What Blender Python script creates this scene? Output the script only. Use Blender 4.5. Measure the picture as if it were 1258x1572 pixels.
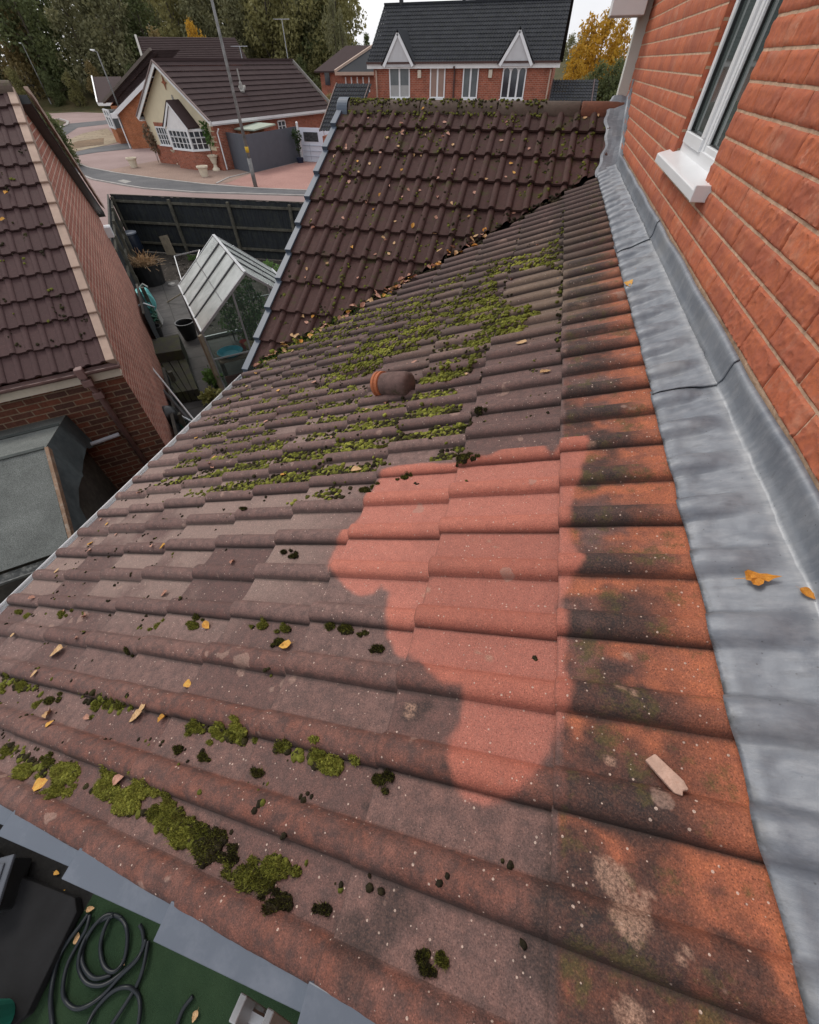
import bpy, bmesh, math, random
import numpy as np
from mathutils import Vector, Matrix, noise as mnoise
for _o in list(bpy.data.objects): bpy.data.objects.remove(_o)
scene = bpy.context.scene
COL = scene.collection
random.seed(7)
RNG = np.random.default_rng(11)
# ---------------------------------------------------------------- camera
CZ = 4.9
PITCH, YAW, ROLL, FPX = 0.8711, 0.2627, -0.0092, 596.8
PPX, PPY = 628.9, 805.1                      # principal point, in photograph pixels (1258 x 1572)
_Rt = Vector((math.cos(YAW), math.sin(YAW), 0)); _Fh = Vector((-math.sin(YAW), math.cos(YAW), 0)); _Z = Vector((0, 0, 1))
_fw = _Fh*math.cos(PITCH) - _Z*math.sin(PITCH); _up = _Fh*math.sin(PITCH) + _Z*math.cos(PITCH)
CR = _Rt*math.cos(ROLL) + _up*math.sin(ROLL); CU = -_Rt*math.sin(ROLL) + _up*math.cos(ROLL); CF = _fw
cam_d = bpy.data.cameras.new('camera'); cam = bpy.data.objects.new('camera', cam_d); COL.objects.link(cam)
cam_d.sensor_fit = 'VERTICAL'; cam_d.sensor_height = 36.0; cam_d.sensor_width = 28.8
cam_d.lens = FPX*36/1572; cam_d.shift_y = (PPY-786)/1572; cam_d.shift_x = -(PPX-629)/1572
cam_d.clip_start = 0.05; cam_d.clip_end = 2000
m = Matrix((CR, CU, -CF)).transposed().to_4x4(); m.translation = Vector((0, 0, CZ)); cam.matrix_world = m
scene.camera = cam
# ---------------------------------------------------------------- world: pale overcast sky
SUN_EL, SUN_AZ = math.radians(48), math.radians(-55)
world = bpy.data.worlds.new('World'); scene.world = world; world.use_nodes = True
wn = world.node_tree.nodes; wl = world.node_tree.links; wn.clear()
wo = wn.new('ShaderNodeOutputWorld'); bg = wn.new('ShaderNodeBackground'); sky = wn.new('ShaderNodeTexSky')
sky.sky_type = 'NISHITA'; sky.sun_disc = False; sky.sun_elevation = SUN_EL; sky.sun_rotation = SUN_AZ
sky.air_density = 1.0; sky.dust_density = 3.0
tc = wn.new('ShaderNodeTexCoord'); mp = wn.new('ShaderNodeMapping'); mp.inputs['Scale'].default_value = (1, 1, 4)
cn = wn.new('ShaderNodeTexNoise'); cn.inputs['Scale'].default_value = 2.2; cn.inputs['Detail'].default_value = 6
cr = wn.new('ShaderNodeValToRGB'); cr.color_ramp.elements[0].position = .3; cr.color_ramp.elements[1].position = .75
cr.color_ramp.elements[0].color = (6.9, 7.0, 7.4, 1); cr.color_ramp.elements[1].color = (9.2, 9.2, 9.4, 1)
mx = wn.new('ShaderNodeMixRGB'); mx.inputs[0].default_value = .86
wl.new(tc.outputs['Generated'], mp.inputs[0]); wl.new(mp.outputs[0], cn.inputs['Vector']); wl.new(cn.outputs['Fac'], cr.inputs[0])
wl.new(sky.outputs[0], mx.inputs[1]); wl.new(cr.outputs[0], mx.inputs[2]); wl.new(mx.outputs[0], bg.inputs[0])
bg.inputs[1].default_value = 0.112; wl.new(bg.outputs[0], wo.inputs[0])
sd = bpy.data.lights.new('sun', 'SUN'); sd.energy = 1.25; sd.angle = math.radians(20); sd.color = (1, .93, .84)
sun = bpy.data.objects.new('sun', sd); COL.objects.link(sun)
sdir = Vector((math.sin(SUN_AZ)*math.cos(SUN_EL), math.cos(SUN_AZ)*math.cos(SUN_EL), math.sin(SUN_EL)))
sun.rotation_euler = sdir.to_track_quat('Z', 'Y').to_euler(); sun.location = (0, 0, 30)
vs = scene.view_settings; vs.view_transform = 'Standard'; vs.look = 'None'; vs.exposure = 0.27; vs.gamma = 1.0
# ---------------------------------------------------------------- helpers
def ray(x, y):
    d = CR*((x-PPX)/FPX) + CU*(-(y-PPY)/FPX) + CF
    return d
def gz(x, y, z=0.0):
    d = ray(x, y); t = (z-CZ)/d.z
    return Vector((d.x*t, d.y*t, z))
def onplane(x, y, P, N):
    d = ray(x, y); P = Vector(P); N = Vector(N); t = (P-Vector((0, 0, CZ))).dot(N)/d.dot(N)
    return Vector((0, 0, CZ)) + d*t
def tag(o, label=None, cat=None, group=None, kind=None):
    if label: o['label'] = label
    if cat: o['category'] = cat
    if group: o['group'] = group
    if kind: o['kind'] = kind
    return o
def empty(name, loc=(0, 0, 0), label=None, cat=None, group=None, rz=0):
    o = bpy.data.objects.new(name, None); COL.objects.link(o); o.location = loc; o.rotation_euler = (0, 0, rz)
    o.empty_display_size = .1
    return tag(o, label, cat, group)
def link(name, me, mat, parent=None):
    if mat is not None and not me.materials: me.materials.append(mat)
    o = bpy.data.objects.new(name, me); COL.objects.link(o)
    if parent is not None:
        o.parent = parent
        b = parent
        Mx = Matrix.Identity(4)
        while b is not None:
            Mx = (Matrix.Translation(b.location) @ b.rotation_euler.to_matrix().to_4x4()) @ Mx; b = b.parent
        o.matrix_parent_inverse = Matrix.Identity(4)
        me.transform(Mx.inverted())
    return o
def autouv(me):
    uv = me.uv_layers.new(name='UVMap').data
    vs_ = me.vertices
    for p in me.polygons:
        n = p.normal
        if abs(n.z) > .75:
            for li in p.loop_indices:
                c = vs_[me.loops[li].vertex_index].co; uv[li].uv = (c.x, c.y)
        else:
            t = Vector((-n.y, n.x, 0)).normalized()
            for li in p.loop_indices:
                c = vs_[me.loops[li].vertex_index].co; uv[li].uv = (c.x*t.x+c.y*t.y, c.z)
class MB:
    def __init__(s): s.v = []; s.f = []
    def add(s, vs, fs):
        b = len(s.v); s.v += [tuple(v) for v in vs]; s.f += [tuple(i+b for i in f) for f in fs]; return s
    def box(s, c, size, M=None, taper=1.0):
        x, y, z = [q/2 for q in size]; pts = []
        for sz in (-1, 1):
            t = taper if sz > 0 else 1
            for sx, sy in ((-1, -1), (1, -1), (1, 1), (-1, 1)):
                p = Vector((sx*x*t, sy*y*t, sz*z))
                if M is not None: p = M @ p
                pts.append(p+Vector(c))
        return s.add(pts, [(3, 2, 1, 0), (4, 5, 6, 7), (0, 1, 5, 4), (1, 2, 6, 5), (2, 3, 7, 6), (3, 0, 4, 7)])
    def bar(s, a, b, w, h, up=(0, 0, 1), w2=None, h2=None):
        a = Vector(a); b = Vector(b); d = (b-a).normalized(); up = Vector(up)
        sd_ = d.cross(up)
        if sd_.length < 1e-4: sd_ = d.cross(Vector((1, 0, 0)))
        sd_.normalize(); u = sd_.cross(d).normalized(); pts = []
        w2 = w if w2 is None else w2; h2 = h if h2 is None else h2
        for p, ww, hh in ((a, w, h), (b, w2, h2)):
            for sx, sy in ((-1, -1), (1, -1), (1, 1), (-1, 1)): pts.append(p+sd_*sx*ww/2+u*sy*hh/2)
        return s.add(pts, [(3, 2, 1, 0), (4, 5, 6, 7), (0, 1, 5, 4), (1, 2, 6, 5), (2, 3, 7, 6), (3, 0, 4, 7)])
    def tube(s, pts, r, n=8, caps=True, radii=None):
        pts = [Vector(p) for p in pts]; rings = []; prev = None
        for i, p in enumerate(pts):
            d = (pts[min(i+1, len(pts)-1)]-pts[max(i-1, 0)]).normalized()
            if prev is None:
                a = Vector((0, 0, 1)) if abs(d.z) < .9 else Vector((1, 0, 0)); x = d.cross(a).normalized()
            else:
                x = (prev - d*prev.dot(d)).normalized()
            prev = x; y = d.cross(x); rr = radii[i] if radii else r
            rings.append([p+x*math.cos(2*math.pi*k/n)*rr+y*math.sin(2*math.pi*k/n)*rr for k in range(n)])
        vs = [q for rg in rings for q in rg]; fs = []
        for i in range(len(pts)-1):
            for k in range(n):
                fs.append((i*n+k, i*n+(k+1) % n, (i+1)*n+(k+1) % n, (i+1)*n+k))
        if caps: fs.append(tuple(range(n-1, -1, -1))); fs.append(tuple((len(pts)-1)*n+k for k in range(n)))
        return s.add(vs, fs)
    def lathe(s, c, prof, n=20, M=None):
        vs = []
        for r, z in prof:
            for k in range(n):
                p = Vector((r*math.cos(2*math.pi*k/n), r*math.sin(2*math.pi*k/n), z))
                if M is not None: p = M @ p
                vs.append(p+Vector(c))
        fs = []
        for i in range(len(prof)-1):
            for k in range(n): fs.append((i*n+k, i*n+(k+1) % n, (i+1)*n+(k+1) % n, (i+1)*n+k))
        return s.add(vs, fs)
    def prism(s, poly, z0, z1):
        n = len(poly); vs = [(p[0], p[1], z0) for p in poly]+[(p[0], p[1], z1) for p in poly]
        fs = [tuple(range(n-1, -1, -1)), tuple(range(n, 2*n))]+[(i, (i+1) % n, n+(i+1) % n, n+i) for i in range(n)]
        return s.add(vs, fs)
    def extr(s, poly, d):
        """3D polygon extruded by vector d"""
        n = len(poly); d = Vector(d); vs = [Vector(p) for p in poly]+[Vector(p)+d for p in poly]
        fs = [tuple(range(n-1, -1, -1)), tuple(range(n, 2*n))]+[(i, (i+1) % n, n+(i+1) % n, n+i) for i in range(n)]
        return s.add(vs, fs)
    def quad(s, *p): return s.add(p, [tuple(range(len(p)))])
    def mesh(s, name, smooth=False, uv=True, fix=True):
        me = bpy.data.meshes.new(name); me.from_pydata(s.v, [], s.f); me.update()
        if fix:
            bm = bmesh.new(); bm.from_mesh(me); bmesh.ops.recalc_face_normals(bm, faces=bm.faces); bm.to_mesh(me); bm.free()
        if uv: autouv(me)
        if smooth: me.polygons.foreach_set('use_smooth', [True]*len(me.polygons))
        return me
    def build(s, name, mat, parent=None, smooth=False, bevel=0, **k):
        me = s.mesh(name, smooth, **k); o = link(name, me, mat, parent)
        if bevel:
            b = o.modifiers.new('bevel', 'BEVEL'); b.width = bevel; b.segments = 2; b.limit_method = 'ANGLE'; b.angle_limit = .6
        return o
# value noise in numpy (for displacement and wear masks)
_T = RNG.random((257, 257))
def vnoise(x, y, seed=0):
    x = np.asarray(x, float)+seed*17.31; y = np.asarray(y, float)+seed*9.77
    xi = np.floor(x).astype(int); yi = np.floor(y).astype(int); xf = x-xi; yf = y-yi
    xf = xf*xf*(3-2*xf); yf = yf*yf*(3-2*yf)
    a = _T[xi % 256, yi % 256]; b = _T[(xi+1) % 256, yi % 256]; c = _T[xi % 256, (yi+1) % 256]; d = _T[(xi+1) % 256, (yi+1) % 256]
    return (a*(1-xf)+b*xf)*(1-yf)+(c*(1-xf)+d*xf)*yf
def fbm(x, y, seed=0, oct=4):
    s = 0; a = .5; f = 1
    for i in range(oct):
        s = s+a*vnoise(x*f, y*f, seed+i); a *= .5; f *= 2.03
    return s/(1-.5**oct)
def smooth(e0, e1, x):
    t = np.clip((x-e0)/(e1-e0), 0, 1); return t*t*(3-2*t)
# ---------------------------------------------------------------- materials
class NT:
    def __init__(s, name):
        s.m = bpy.data.materials.new(name); s.m.use_nodes = True; s.t = s.m.node_tree; s.t.nodes.clear()
        s.out = s.t.nodes.new('ShaderNodeOutputMaterial'); s.b = s.t.nodes.new('ShaderNodeBsdfPrincipled')
        s.t.links.new(s.b.outputs[0], s.out.inputs[0]); s._c = {}
    def n(s, t, **k):
        x = s.t.nodes.new('ShaderNode'+t)
        for a, v in k.items():
            if a in x.bl_rna.properties.keys(): setattr(x, a, v)
            else: x.inputs[a.replace('_', ' ')].default_value = v
        return x
    def l(s, a, b): s.t.links.new(a, b)
    def co(s, kind='Object'):
        if 'tc' not in s._c: s._c['tc'] = s.n('TexCoord')
        return s._c['tc'].outputs[kind]
    def noise(s, scale, detail=4, rough=.55, vec=None, kind='Object', stretch=None):
        x = s.n('TexNoise'); x.inputs['Scale'].default_value = scale; x.inputs['Detail'].default_value = detail; x.inputs['Roughness'].default_value = rough
        v = vec if vec is not None else s.co(kind)
        if stretch:
            mpn = s.n('Mapping'); mpn.inputs['Scale'].default_value = stretch; s.l(v, mpn.inputs[0]); v = mpn.outputs[0]
        s.l(v, x.inputs['Vector']); return x.outputs['Fac']
    def ramp(s, fac, stops):
        r = s.n('ValToRGB'); e = r.color_ramp.elements
        while len(e) < len(stops): e.new(.5)
        for i, (p, c) in enumerate(stops):
            e[i].position = p; e[i].color = (c[0], c[1], c[2], 1) if not isinstance(c, (int, float)) else (c, c, c, 1)
        s.l(fac, r.inputs[0]); return r.outputs[0]
    def mix(s, fac, a, b, mode='MIX'):
        x = s.n('MixRGB'); x.blend_type = mode
        for i, v in ((0, fac), (1, a), (2, b)):
            if isinstance(v, (int, float)): x.inputs[i].default_value = v if i == 0 else (v, v, v, 1)
            elif isinstance(v, tuple): x.inputs[i].default_value = (*v, 1)
            else: s.l(v, x.inputs[i])
        return x.outputs[0]
    def math(s, op, a, b=0.0, c=0.0, clamp=False):
        x = s.n('Math'); x.operation = op; x.use_clamp = clamp
        for i, v in enumerate((a, b, c)):
            if isinstance(v, (int, float)): x.inputs[i].default_value = v
            else: s.l(v, x.inputs[i])
        return x.outputs[0]
    def attr(s, name):
        x = s.n('Attribute'); x.attribute_name = name; return x.outputs['Fac']
    def bump(s, h, strength=.3, dist=.01, prev=None):
        x = s.n('Bump'); x.inputs['Strength'].default_value = strength; x.inputs['Distance'].default_value = dist; s.l(h, x.inputs['Height'])
        if prev is not None: s.l(prev, x.inputs['Normal'])
        return x.outputs[0]
    def fin(s, col, rough=.8, nrm=None, spec=.3, metal=0.0):
        if isinstance(col, tuple): s.b.inputs['Base Color'].default_value = (*col, 1)
        else: s.l(col, s.b.inputs['Base Color'])
        if isinstance(rough, (int, float)): s.b.inputs['Roughness'].default_value = rough
        else: s.l(rough, s.b.inputs['Roughness'])
        s.b.inputs['Specular IOR Level'].default_value = spec; s.b.inputs['Metallic'].default_value = metal
        if nrm is not None: s.l(nrm, s.b.inputs['Normal'])
        return s.m
def plain(name, c, rough=.6, var=.25, scale=6, bump=.15, bscale=60, spec=.3, metal=0.0, bd=.004, dirt=None, stretch=None):
    t = NT(name); n1 = t.noise(scale, 5, .6, stretch=stretch); n2 = t.noise(bscale, 3, .6, stretch=stretch)
    f = t.ramp(n1, [(.3, 1-var), (.7, 1+var)]); col = t.mix(1.0, (c[0], c[1], c[2]), f, 'MULTIPLY')
    if dirt: col = t.mix(t.ramp(t.noise(scale*1.7, 6, .7), [(.5, 0), (.68, dirt[1])]), col, dirt[0])
    return t.fin(col, rough, t.bump(n2, bump, bd), spec, metal)
def brick_mat(name, c1, c2, mortar, sc=1.0, bw=.225, bh=.075, dark=.0, msize=.012, bump=.5):
    t = NT(name); b = t.n('TexBrick'); t.l(t.co('UV'), b.inputs['Vector'])
    b.inputs['Scale'].default_value = 1.0; b.inputs['Brick Width'].default_value = bw*sc; b.inputs['Row Height'].default_value = bh*sc
    b.inputs['Mortar Size'].default_value = msize*.5*sc; b.inputs['Mortar Smooth'].default_value = .2; b.offset = .5
    b.inputs['Color1'].default_value = (*c1, 1); b.inputs['Color2'].default_value = (*c2, 1); b.inputs['Mortar'].default_value = (*mortar, 1)
    n1 = t.noise(3.0, 6, .65); n2 = t.noise(45, 4, .6)
    col = t.mix(1.0, b.outputs['Color'], t.ramp(n1, [(.25, .7), (.75, 1.25)]), 'MULTIPLY')
    col = t.mix(1.0, col, t.ramp(n2, [(.3, .8), (.7, 1.2)]), 'MULTIPLY')
    h = t.math('SUBTRACT', t.math('MULTIPLY', n2, .35), b.outputs['Fac'])
    return t.fin(col, .9, t.bump(h, bump, .006), .15)
def tile_mat(name, base, alt, stainc=(.03, .026, .024), mossc=None, amt=.5, sheen=.85, speck=True, band=False):
    """concrete tile seen at a distance; 'tone' attribute varies each tile"""
    t = NT(name); tone = t.attr('tone'); n1 = t.noise(2.2, 6, .65); n2 = t.noise(28, 5, .7); n3 = t.noise(170, 3, .6)
    col = t.mix(t.math('ADD', t.math('MULTIPLY', tone, .5), t.math('MULTIPLY', n1, .4)), base, alt)
    col = t.mix(t.ramp(n2, [(.42, 0), (.75, amt)]), col, stainc)
    col = t.mix(t.ramp(t.noise(1.1, 5, .6), [(.45, 0), (.75, amt*.8)]), col, stainc)
    if mossc: col = t.mix(t.ramp(t.noise(7, 6, .75), [(.56, 0), (.68, .8)]), col, mossc)
    if speck:
        v = t.n('TexVoronoi'); v.inputs['Scale'].default_value = 60; t.l(t.co('Object'), v.inputs['Vector'])
        col = t.mix(t.ramp(v.outputs['Distance'], [(.05, .5), (.14, 0)]), col, (.35, .28, .24))
    return t.fin(col, sheen, t.bump(n3, .35, .003, t.bump(n2, .3, .006)), .12)
# ---------------------------------------------------------------- interlocking double-roll tiles
TW = .333; RH = .030
def prof(a, RHh=RH):
    """height across one tile, a in 0..TW : roll, pan, roll, pan"""
    a = np.asarray(a, float) % TW; h = np.zeros_like(a)
    for c in (.035, .035+TW/2):
        u = (a-c)/.035; k = np.clip(1-np.abs(u)**2.5, 0, 1)
        h = np.maximum(h, RHh*k**.62)
    p = (a % (TW/2)-.070)/(TW/2-.070)
    h = h+np.where((p > 0) & (p < 1), .0025*(np.abs(p-.5)*2)**2, 0)
    return h
TT = .029
def make_tiles(name, O, A, D, ncourse, ncol, gauge, hires=None, a_edge=0.0, skip=None, nas=9, nss=2, tilt=1.0, jit=1.0, attrs=None, rh=RH, noise_amp=.0008, seed=0, thick=.022, drop0=0, rel=True):
    O = np.array(O, float); A = np.array(A, float); D = np.array(D, float); N = np.cross(A, D)
    if N[2] < 0: N = -N
    rng = np.random.default_rng(seed+5)
    V = []; F = []; AT = {}; base = 0
    def fine(k, j):
        return (hires(k, j) if hires else 0)
    for k in range(ncourse):
        for j in range(ncol):
            if skip and skip(k, j): continue
            lv = fine(k, j)
            na = {0: nas, 1: 31, 2: 67}[lv]; ns = {0: nss, 1: 12, 2: 44}[lv]
            r = rng.random(6)
            a = np.linspace(0.0008, TW-.0012, na)
            if lv == 0:
                a = np.array([.0008, .005, .016, .035, .054, .065, .0705, .12, TW/2, TW/2+.005, TW/2+.016, TW/2+.035, TW/2+.054, TW/2+.065, TW/2+.0705, TW/2+.12, TW-.0012]) if nas > 9 else np.linspace(.001, TW-.001, nas)
            a = np.append(a, TW+.006)
            s = np.linspace(-.02, gauge, ns)
            # soften the lower lip
            if ns > 8: s = np.concatenate([s[:-1], [gauge-.004, gauge]])
            aa, ss = np.meshgrid(a, s, indexing='ij')
            h = prof(np.minimum(aa, TW-.0005), rh)-np.where(aa > TW, .004, 0)
            h = np.where((aa < TW/2) & (aa < .041), np.maximum(h, .006), h)
            hh = h+tilt*TT*(ss/gauge)+jit*((r[0]-.5)*.002+(r[1]-.5)*.005*(ss/gauge)+(r[2]-.5)*.002*(aa/TW))
            if ns > 8:
                hh = hh-np.where(ss > gauge-.002, .003, 0)
            ga = aa+j*TW+a_edge; gs = ss+k*gauge
            if lv: hh = hh+noise_amp*(fbm(ga*90, gs*90, 3, 3)-.5)*2+noise_amp*2.5*(fbm(ga*14, gs*14, 8, 2)-.5)
            dy = jit*(r[3]-.5)*.0025; ds = jit*(r[4]-.5)*.006
            n1, n2 = aa.shape
            P = O+(ga+dy)[..., None]*A+(gs+ds)[..., None]*D+hh[..., None]*N
            # skirts: lower lip and the two sides
            lip = P[:, -1]-N*thick-D*.001; P2 = np.concatenate([P, lip[:, None]], 1)
            side0 = P2[0]-N*.02; side1 = P2[-1]-N*.012
            P3 = np.concatenate([side0[None], P2, side1[None]], 0)
            g2 = lambda X: np.concatenate([X[:1], X, X[-1:]], 0)
            g1 = lambda X: np.concatenate([X, X[:, -1:]], 1)
            n1, n2 = P3.shape[:2]
            V.append(P3.reshape(-1, 3))
            I = np.arange(n1*n2).reshape(n1, n2)+base
            F.append(np.stack([I[:-1, :-1], I[:-1, 1:], I[1:, 1:], I[1:, :-1]], -1).reshape(-1, 4)); base += n1*n2
            at = {'tone': np.full(n1*n2, r[5])}
            if attrs:
                for kk, vv in attrs(g2(g1(ga)), g2(g1(gs)), g2(g1(aa)), g2(g1(ss)), k, j, r, P3).items(): at[kk] = np.broadcast_to(vv, (n1, n2)).reshape(-1)
            for kk, vv in at.items(): AT.setdefault(kk, []).append(vv)
    V = np.concatenate(V); F = np.concatenate(F)
    me = bpy.data.meshes.new(name); me.vertices.add(len(V)); me.vertices.foreach_set('co', V.astype(np.float32).ravel())
    me.loops.add(F.size); me.loops.foreach_set('vertex_index', F.astype(np.int32).ravel())
    me.polygons.add(len(F)); me.polygons.foreach_set('loop_start', np.arange(0, F.size, 4, dtype=np.int32)); me.polygons.foreach_set('use_smooth', [True]*len(F))
    for kk, vv in AT.items():
        at = me.attributes.new(kk, 'FLOAT', 'POINT'); at.data.foreach_set('value', np.concatenate(vv).astype(np.float32))
    me.update(); me.validate()
    # orientation
    pn = me.polygons[len(me.polygons)//2*0+5].normal
    return me
def sharp(me, ang=40):
    me.set_sharp_from_angle(angle=math.radians(ang)) if hasattr(me, 'set_sharp_from_angle') else None
def bisect(me, co, no):
    bm = bmesh.new(); bm.from_mesh(me)
    bmesh.ops.bisect_plane(bm, geom=bm.verts[:]+bm.edges[:]+bm.faces[:], plane_co=co, plane_no=no, clear_outer=True)
    bm.to_mesh(me); bm.free()
# ---------------------------------------------------------------- roof geometry
XW = .682                                     # face of the brick wall
LH, LT = CZ-.8536*1.136, .4074                # lean-to plane  z = LH + LT x
GA, GT = CZ-3.0841*1.136, .5063               # gable plane    z = GA + GT y
def lz(x): return LH+LT*x
XE = -2.43; LTH = math.atan(LT); GTH = math.atan(GT)
LD = np.array([-math.cos(LTH), 0, -math.sin(LTH)]); LN = np.array([-math.sin(LTH), 0, math.cos(LTH)])
GD = np.array([0, -math.cos(GTH), -math.sin(GTH)]); GN = np.array([0, -math.sin(GTH), math.cos(GTH)])
GAU = .333/math.cos(LTH)
X0 = .236+.333                                # hidden top of the first course
Y0 = .117-.333                                # near edge of the first tile column
def valley(x): return 5.008+.804*x            # plan line where the two slopes meet
LO = np.array([X0, 0, lz(X0)])
def lpt(x, y, h=0.0):
    """world point standing h above the tiles of the lean-to at plan (x, y)"""
    s = (X0-x)/math.cos(LTH); k = math.floor(s/GAU); ss = s-k*GAU
    hh = float(prof(y-Y0))+TT*ss/GAU+h
    return Vector(LO+np.array([0, 1, 0])*y+LD*s+LN*hh)
def lpx(x, y): # photograph pixel -> plan point on the lean-to
    p = onplane(x, y, LO+LN*.015, LN); return p
# clean red patch outline, measured on the roof
_pp = [(885,100),(850,72),(780,66),(710,82),(660,118),(560,128),(480,136),(350,146),(262,172),(215,240),(185,300),(120,370),(85,420),(60,480),(65,530),(100,570),(150,605),(185,618),(225,605),(255,575),(285,600),(270,680),(275,760),(310,820),(355,845),(410,870),(430,920),(470,955),(550,965),(560,1020),(545,1090),(505,1150),(497,1220),(520,1320),(570,1380),(640,1397),(720,1370),(800,1310),(850,1250),(895,1180),(905,1130),(935,1060),(940,940),(932,800),(915,660),(960,555),(990,500),(965,430),(940,330),(975,220),(1015,80),(1010,30),(930,45)]
PATCH = np.array([[*onplane(480+a/2.419, 660+b/2.419, LO+LN*.018, LN)[:2]] for a, b in _pp])
def signed_poly(px, py, poly):
    d = np.full(px.shape, 1e9); ins = np.zeros(px.shape, bool); n = len(poly)
    for i in range(n):
        a = poly[i]; b = poly[(i+1) % n]; e = b-a; wx = px-a[0]; wy = py-a[1]
        t = np.clip((wx*e[0]+wy*e[1])/(e@e), 0, 1); d = np.minimum(d, np.hypot(wx-t*e[0], wy-t*e[1]))
        c = ((a[1] <= py) & (b[1] > py)) | ((b[1] <= py) & (a[1] > py))
        with np.errstate(divide='ignore', invalid='ignore'):
            xi = a[0]+(py-a[1])/(b[1]-a[1]+1e-12)*e[0]
        ins ^= (c & (px < xi))
    return np.where(ins, -d, d)
LICH = [(940,1342,.030),(925,1328,.018),(972,1402,.030),(950,1412,.022),(985,1385,.02),(993,1374,.014),(1038,1455,.014),(1030,1468,.012),(935,1168,.012),(967,1560,.02),(965,1005,.010),(946,1060,.011),(962,1068,.010),(655,908,.012),(750,830,.008),(762,838,.007),(735,1000,.010),(752,1008,.010),(630,1085,.014),(628,1098,.010),(700,545,.02),(890,475,.02),(905,690,.012)]
LICH = [(*onplane(a, b, LO+LN*.02, LN)[:2], r*.68) for a, b, r in LICH]
DSTN = [(905,1150,.045),(890,1340,.06),(930,1480,.10),(1000,1330,.05),(1090,1500,.09),(980,1230,.06),(940,1040,.035),(985,1060,.02),(870,1400,.05),(880,1290,.05),(910,1420,.07),(1000,1480,.06),(560,1235,.014),(640,1090,.04),(690,1180,.03),(620,1390,.06),(540,1440,.05)]
DSTN = [(*onplane(a, b, LO+LN*.02, LN)[:2], r*.85) for a, b, r in DSTN]
def lean_attrs(ga, gs, aa, ss, k, j, r, P):
    x = P[..., 0]; y = P[..., 1]
    ph = aa % (TW/2)                            # 0..  position within one roll and pan
    roll = (ph < .071)
    n = fbm(x*7, y*7, 21, 4); nf = fbm(x*26, y*26, 5, 4)
    pa = np.zeros_like(x)
    if x.max() > -.75 and y.min() < 1.7 and x.min() < .6:
        sdf = signed_poly(x, y, PATCH)+(nf-.5)*.016
        pa = 1-smooth(-.009, .009, sdf)
    top = smooth(.232, .238, x)                 # first course under the flashing
    # dark soot on the near flank of the rolls of the top course
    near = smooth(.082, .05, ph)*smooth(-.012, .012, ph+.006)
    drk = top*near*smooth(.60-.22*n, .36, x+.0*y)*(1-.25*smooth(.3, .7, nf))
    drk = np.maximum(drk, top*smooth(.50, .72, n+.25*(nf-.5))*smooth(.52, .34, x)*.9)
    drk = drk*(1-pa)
    li = np.zeros_like(x)
    if y.min() < 2.5:
        for (lx, ly, lr) in LICH: li = np.maximum(li, smooth(lr*1.05, lr*.8, np.hypot(x-lx, y-ly)+(nf-.5)*lr*2.2+(n-.5)*lr))
        if y.min() < .9:
            for (lx, ly, lr) in DSTN: drk = np.maximum(drk, .78*smooth(lr*1.3, lr*.5, np.hypot(x-lx, y-ly)+(nf-.5)*lr*2.0+(n-.5)*lr)*(1-pa))
    # mid courses stay mauve brown; near verge turns redder
    red = smooth(.55, .05, y)*.7*smooth(-2.4, -.6, x)+top*.75*smooth(3.6, 1.6, y)*smooth(.32, .55, n+.1)
    red = np.where(roll | (top > .5), red*1.1, red*.35)
    red = np.clip(red+(nf-.5)*.8*red+roll*.08, 0, 1)
    org = top*smooth(.30, .52, x+(nf-.5)*.16)*smooth(5.0, 1.6, y)
    org = np.maximum(org, top*smooth(.10, .13, ph)*smooth(1.7, 1.0, y)*smooth(.40, .55, n+.12*(nf))*.9)*(1-drk*.8)
    tan = smooth(1.9, 2.5, y)*smooth(4.8, 3.2, y)*smooth(-.9, -.1, x)*smooth(.35, .55, fbm(x*3, y*5, 31, 3)+.25*(r[5]-.3))
    pale = smooth(-.35, -.8, x)*smooth(.25, .7, y)*(~roll)*smooth(.42, .6, .5*r[5]+.5*n+.1)*smooth(2.6, 1.2, y)
    return dict(patch=pa, dark=np.clip(drk, 0, 1), red=red, org=np.clip(org, 0, 1), tan=tan, pale=pale, top=top,
                far=smooth(1.2, 3.6, y)*(1-.6*top), roll=1.0*roll, lich=li, crease=np.maximum(smooth(.012, .0, ph), smooth(TW/2-.010, TW/2-.001, ph)), joint=smooth(.006, 0, np.minimum(np.minimum(aa, np.abs(TW-aa)), np.abs(GAU-ss))))
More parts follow.
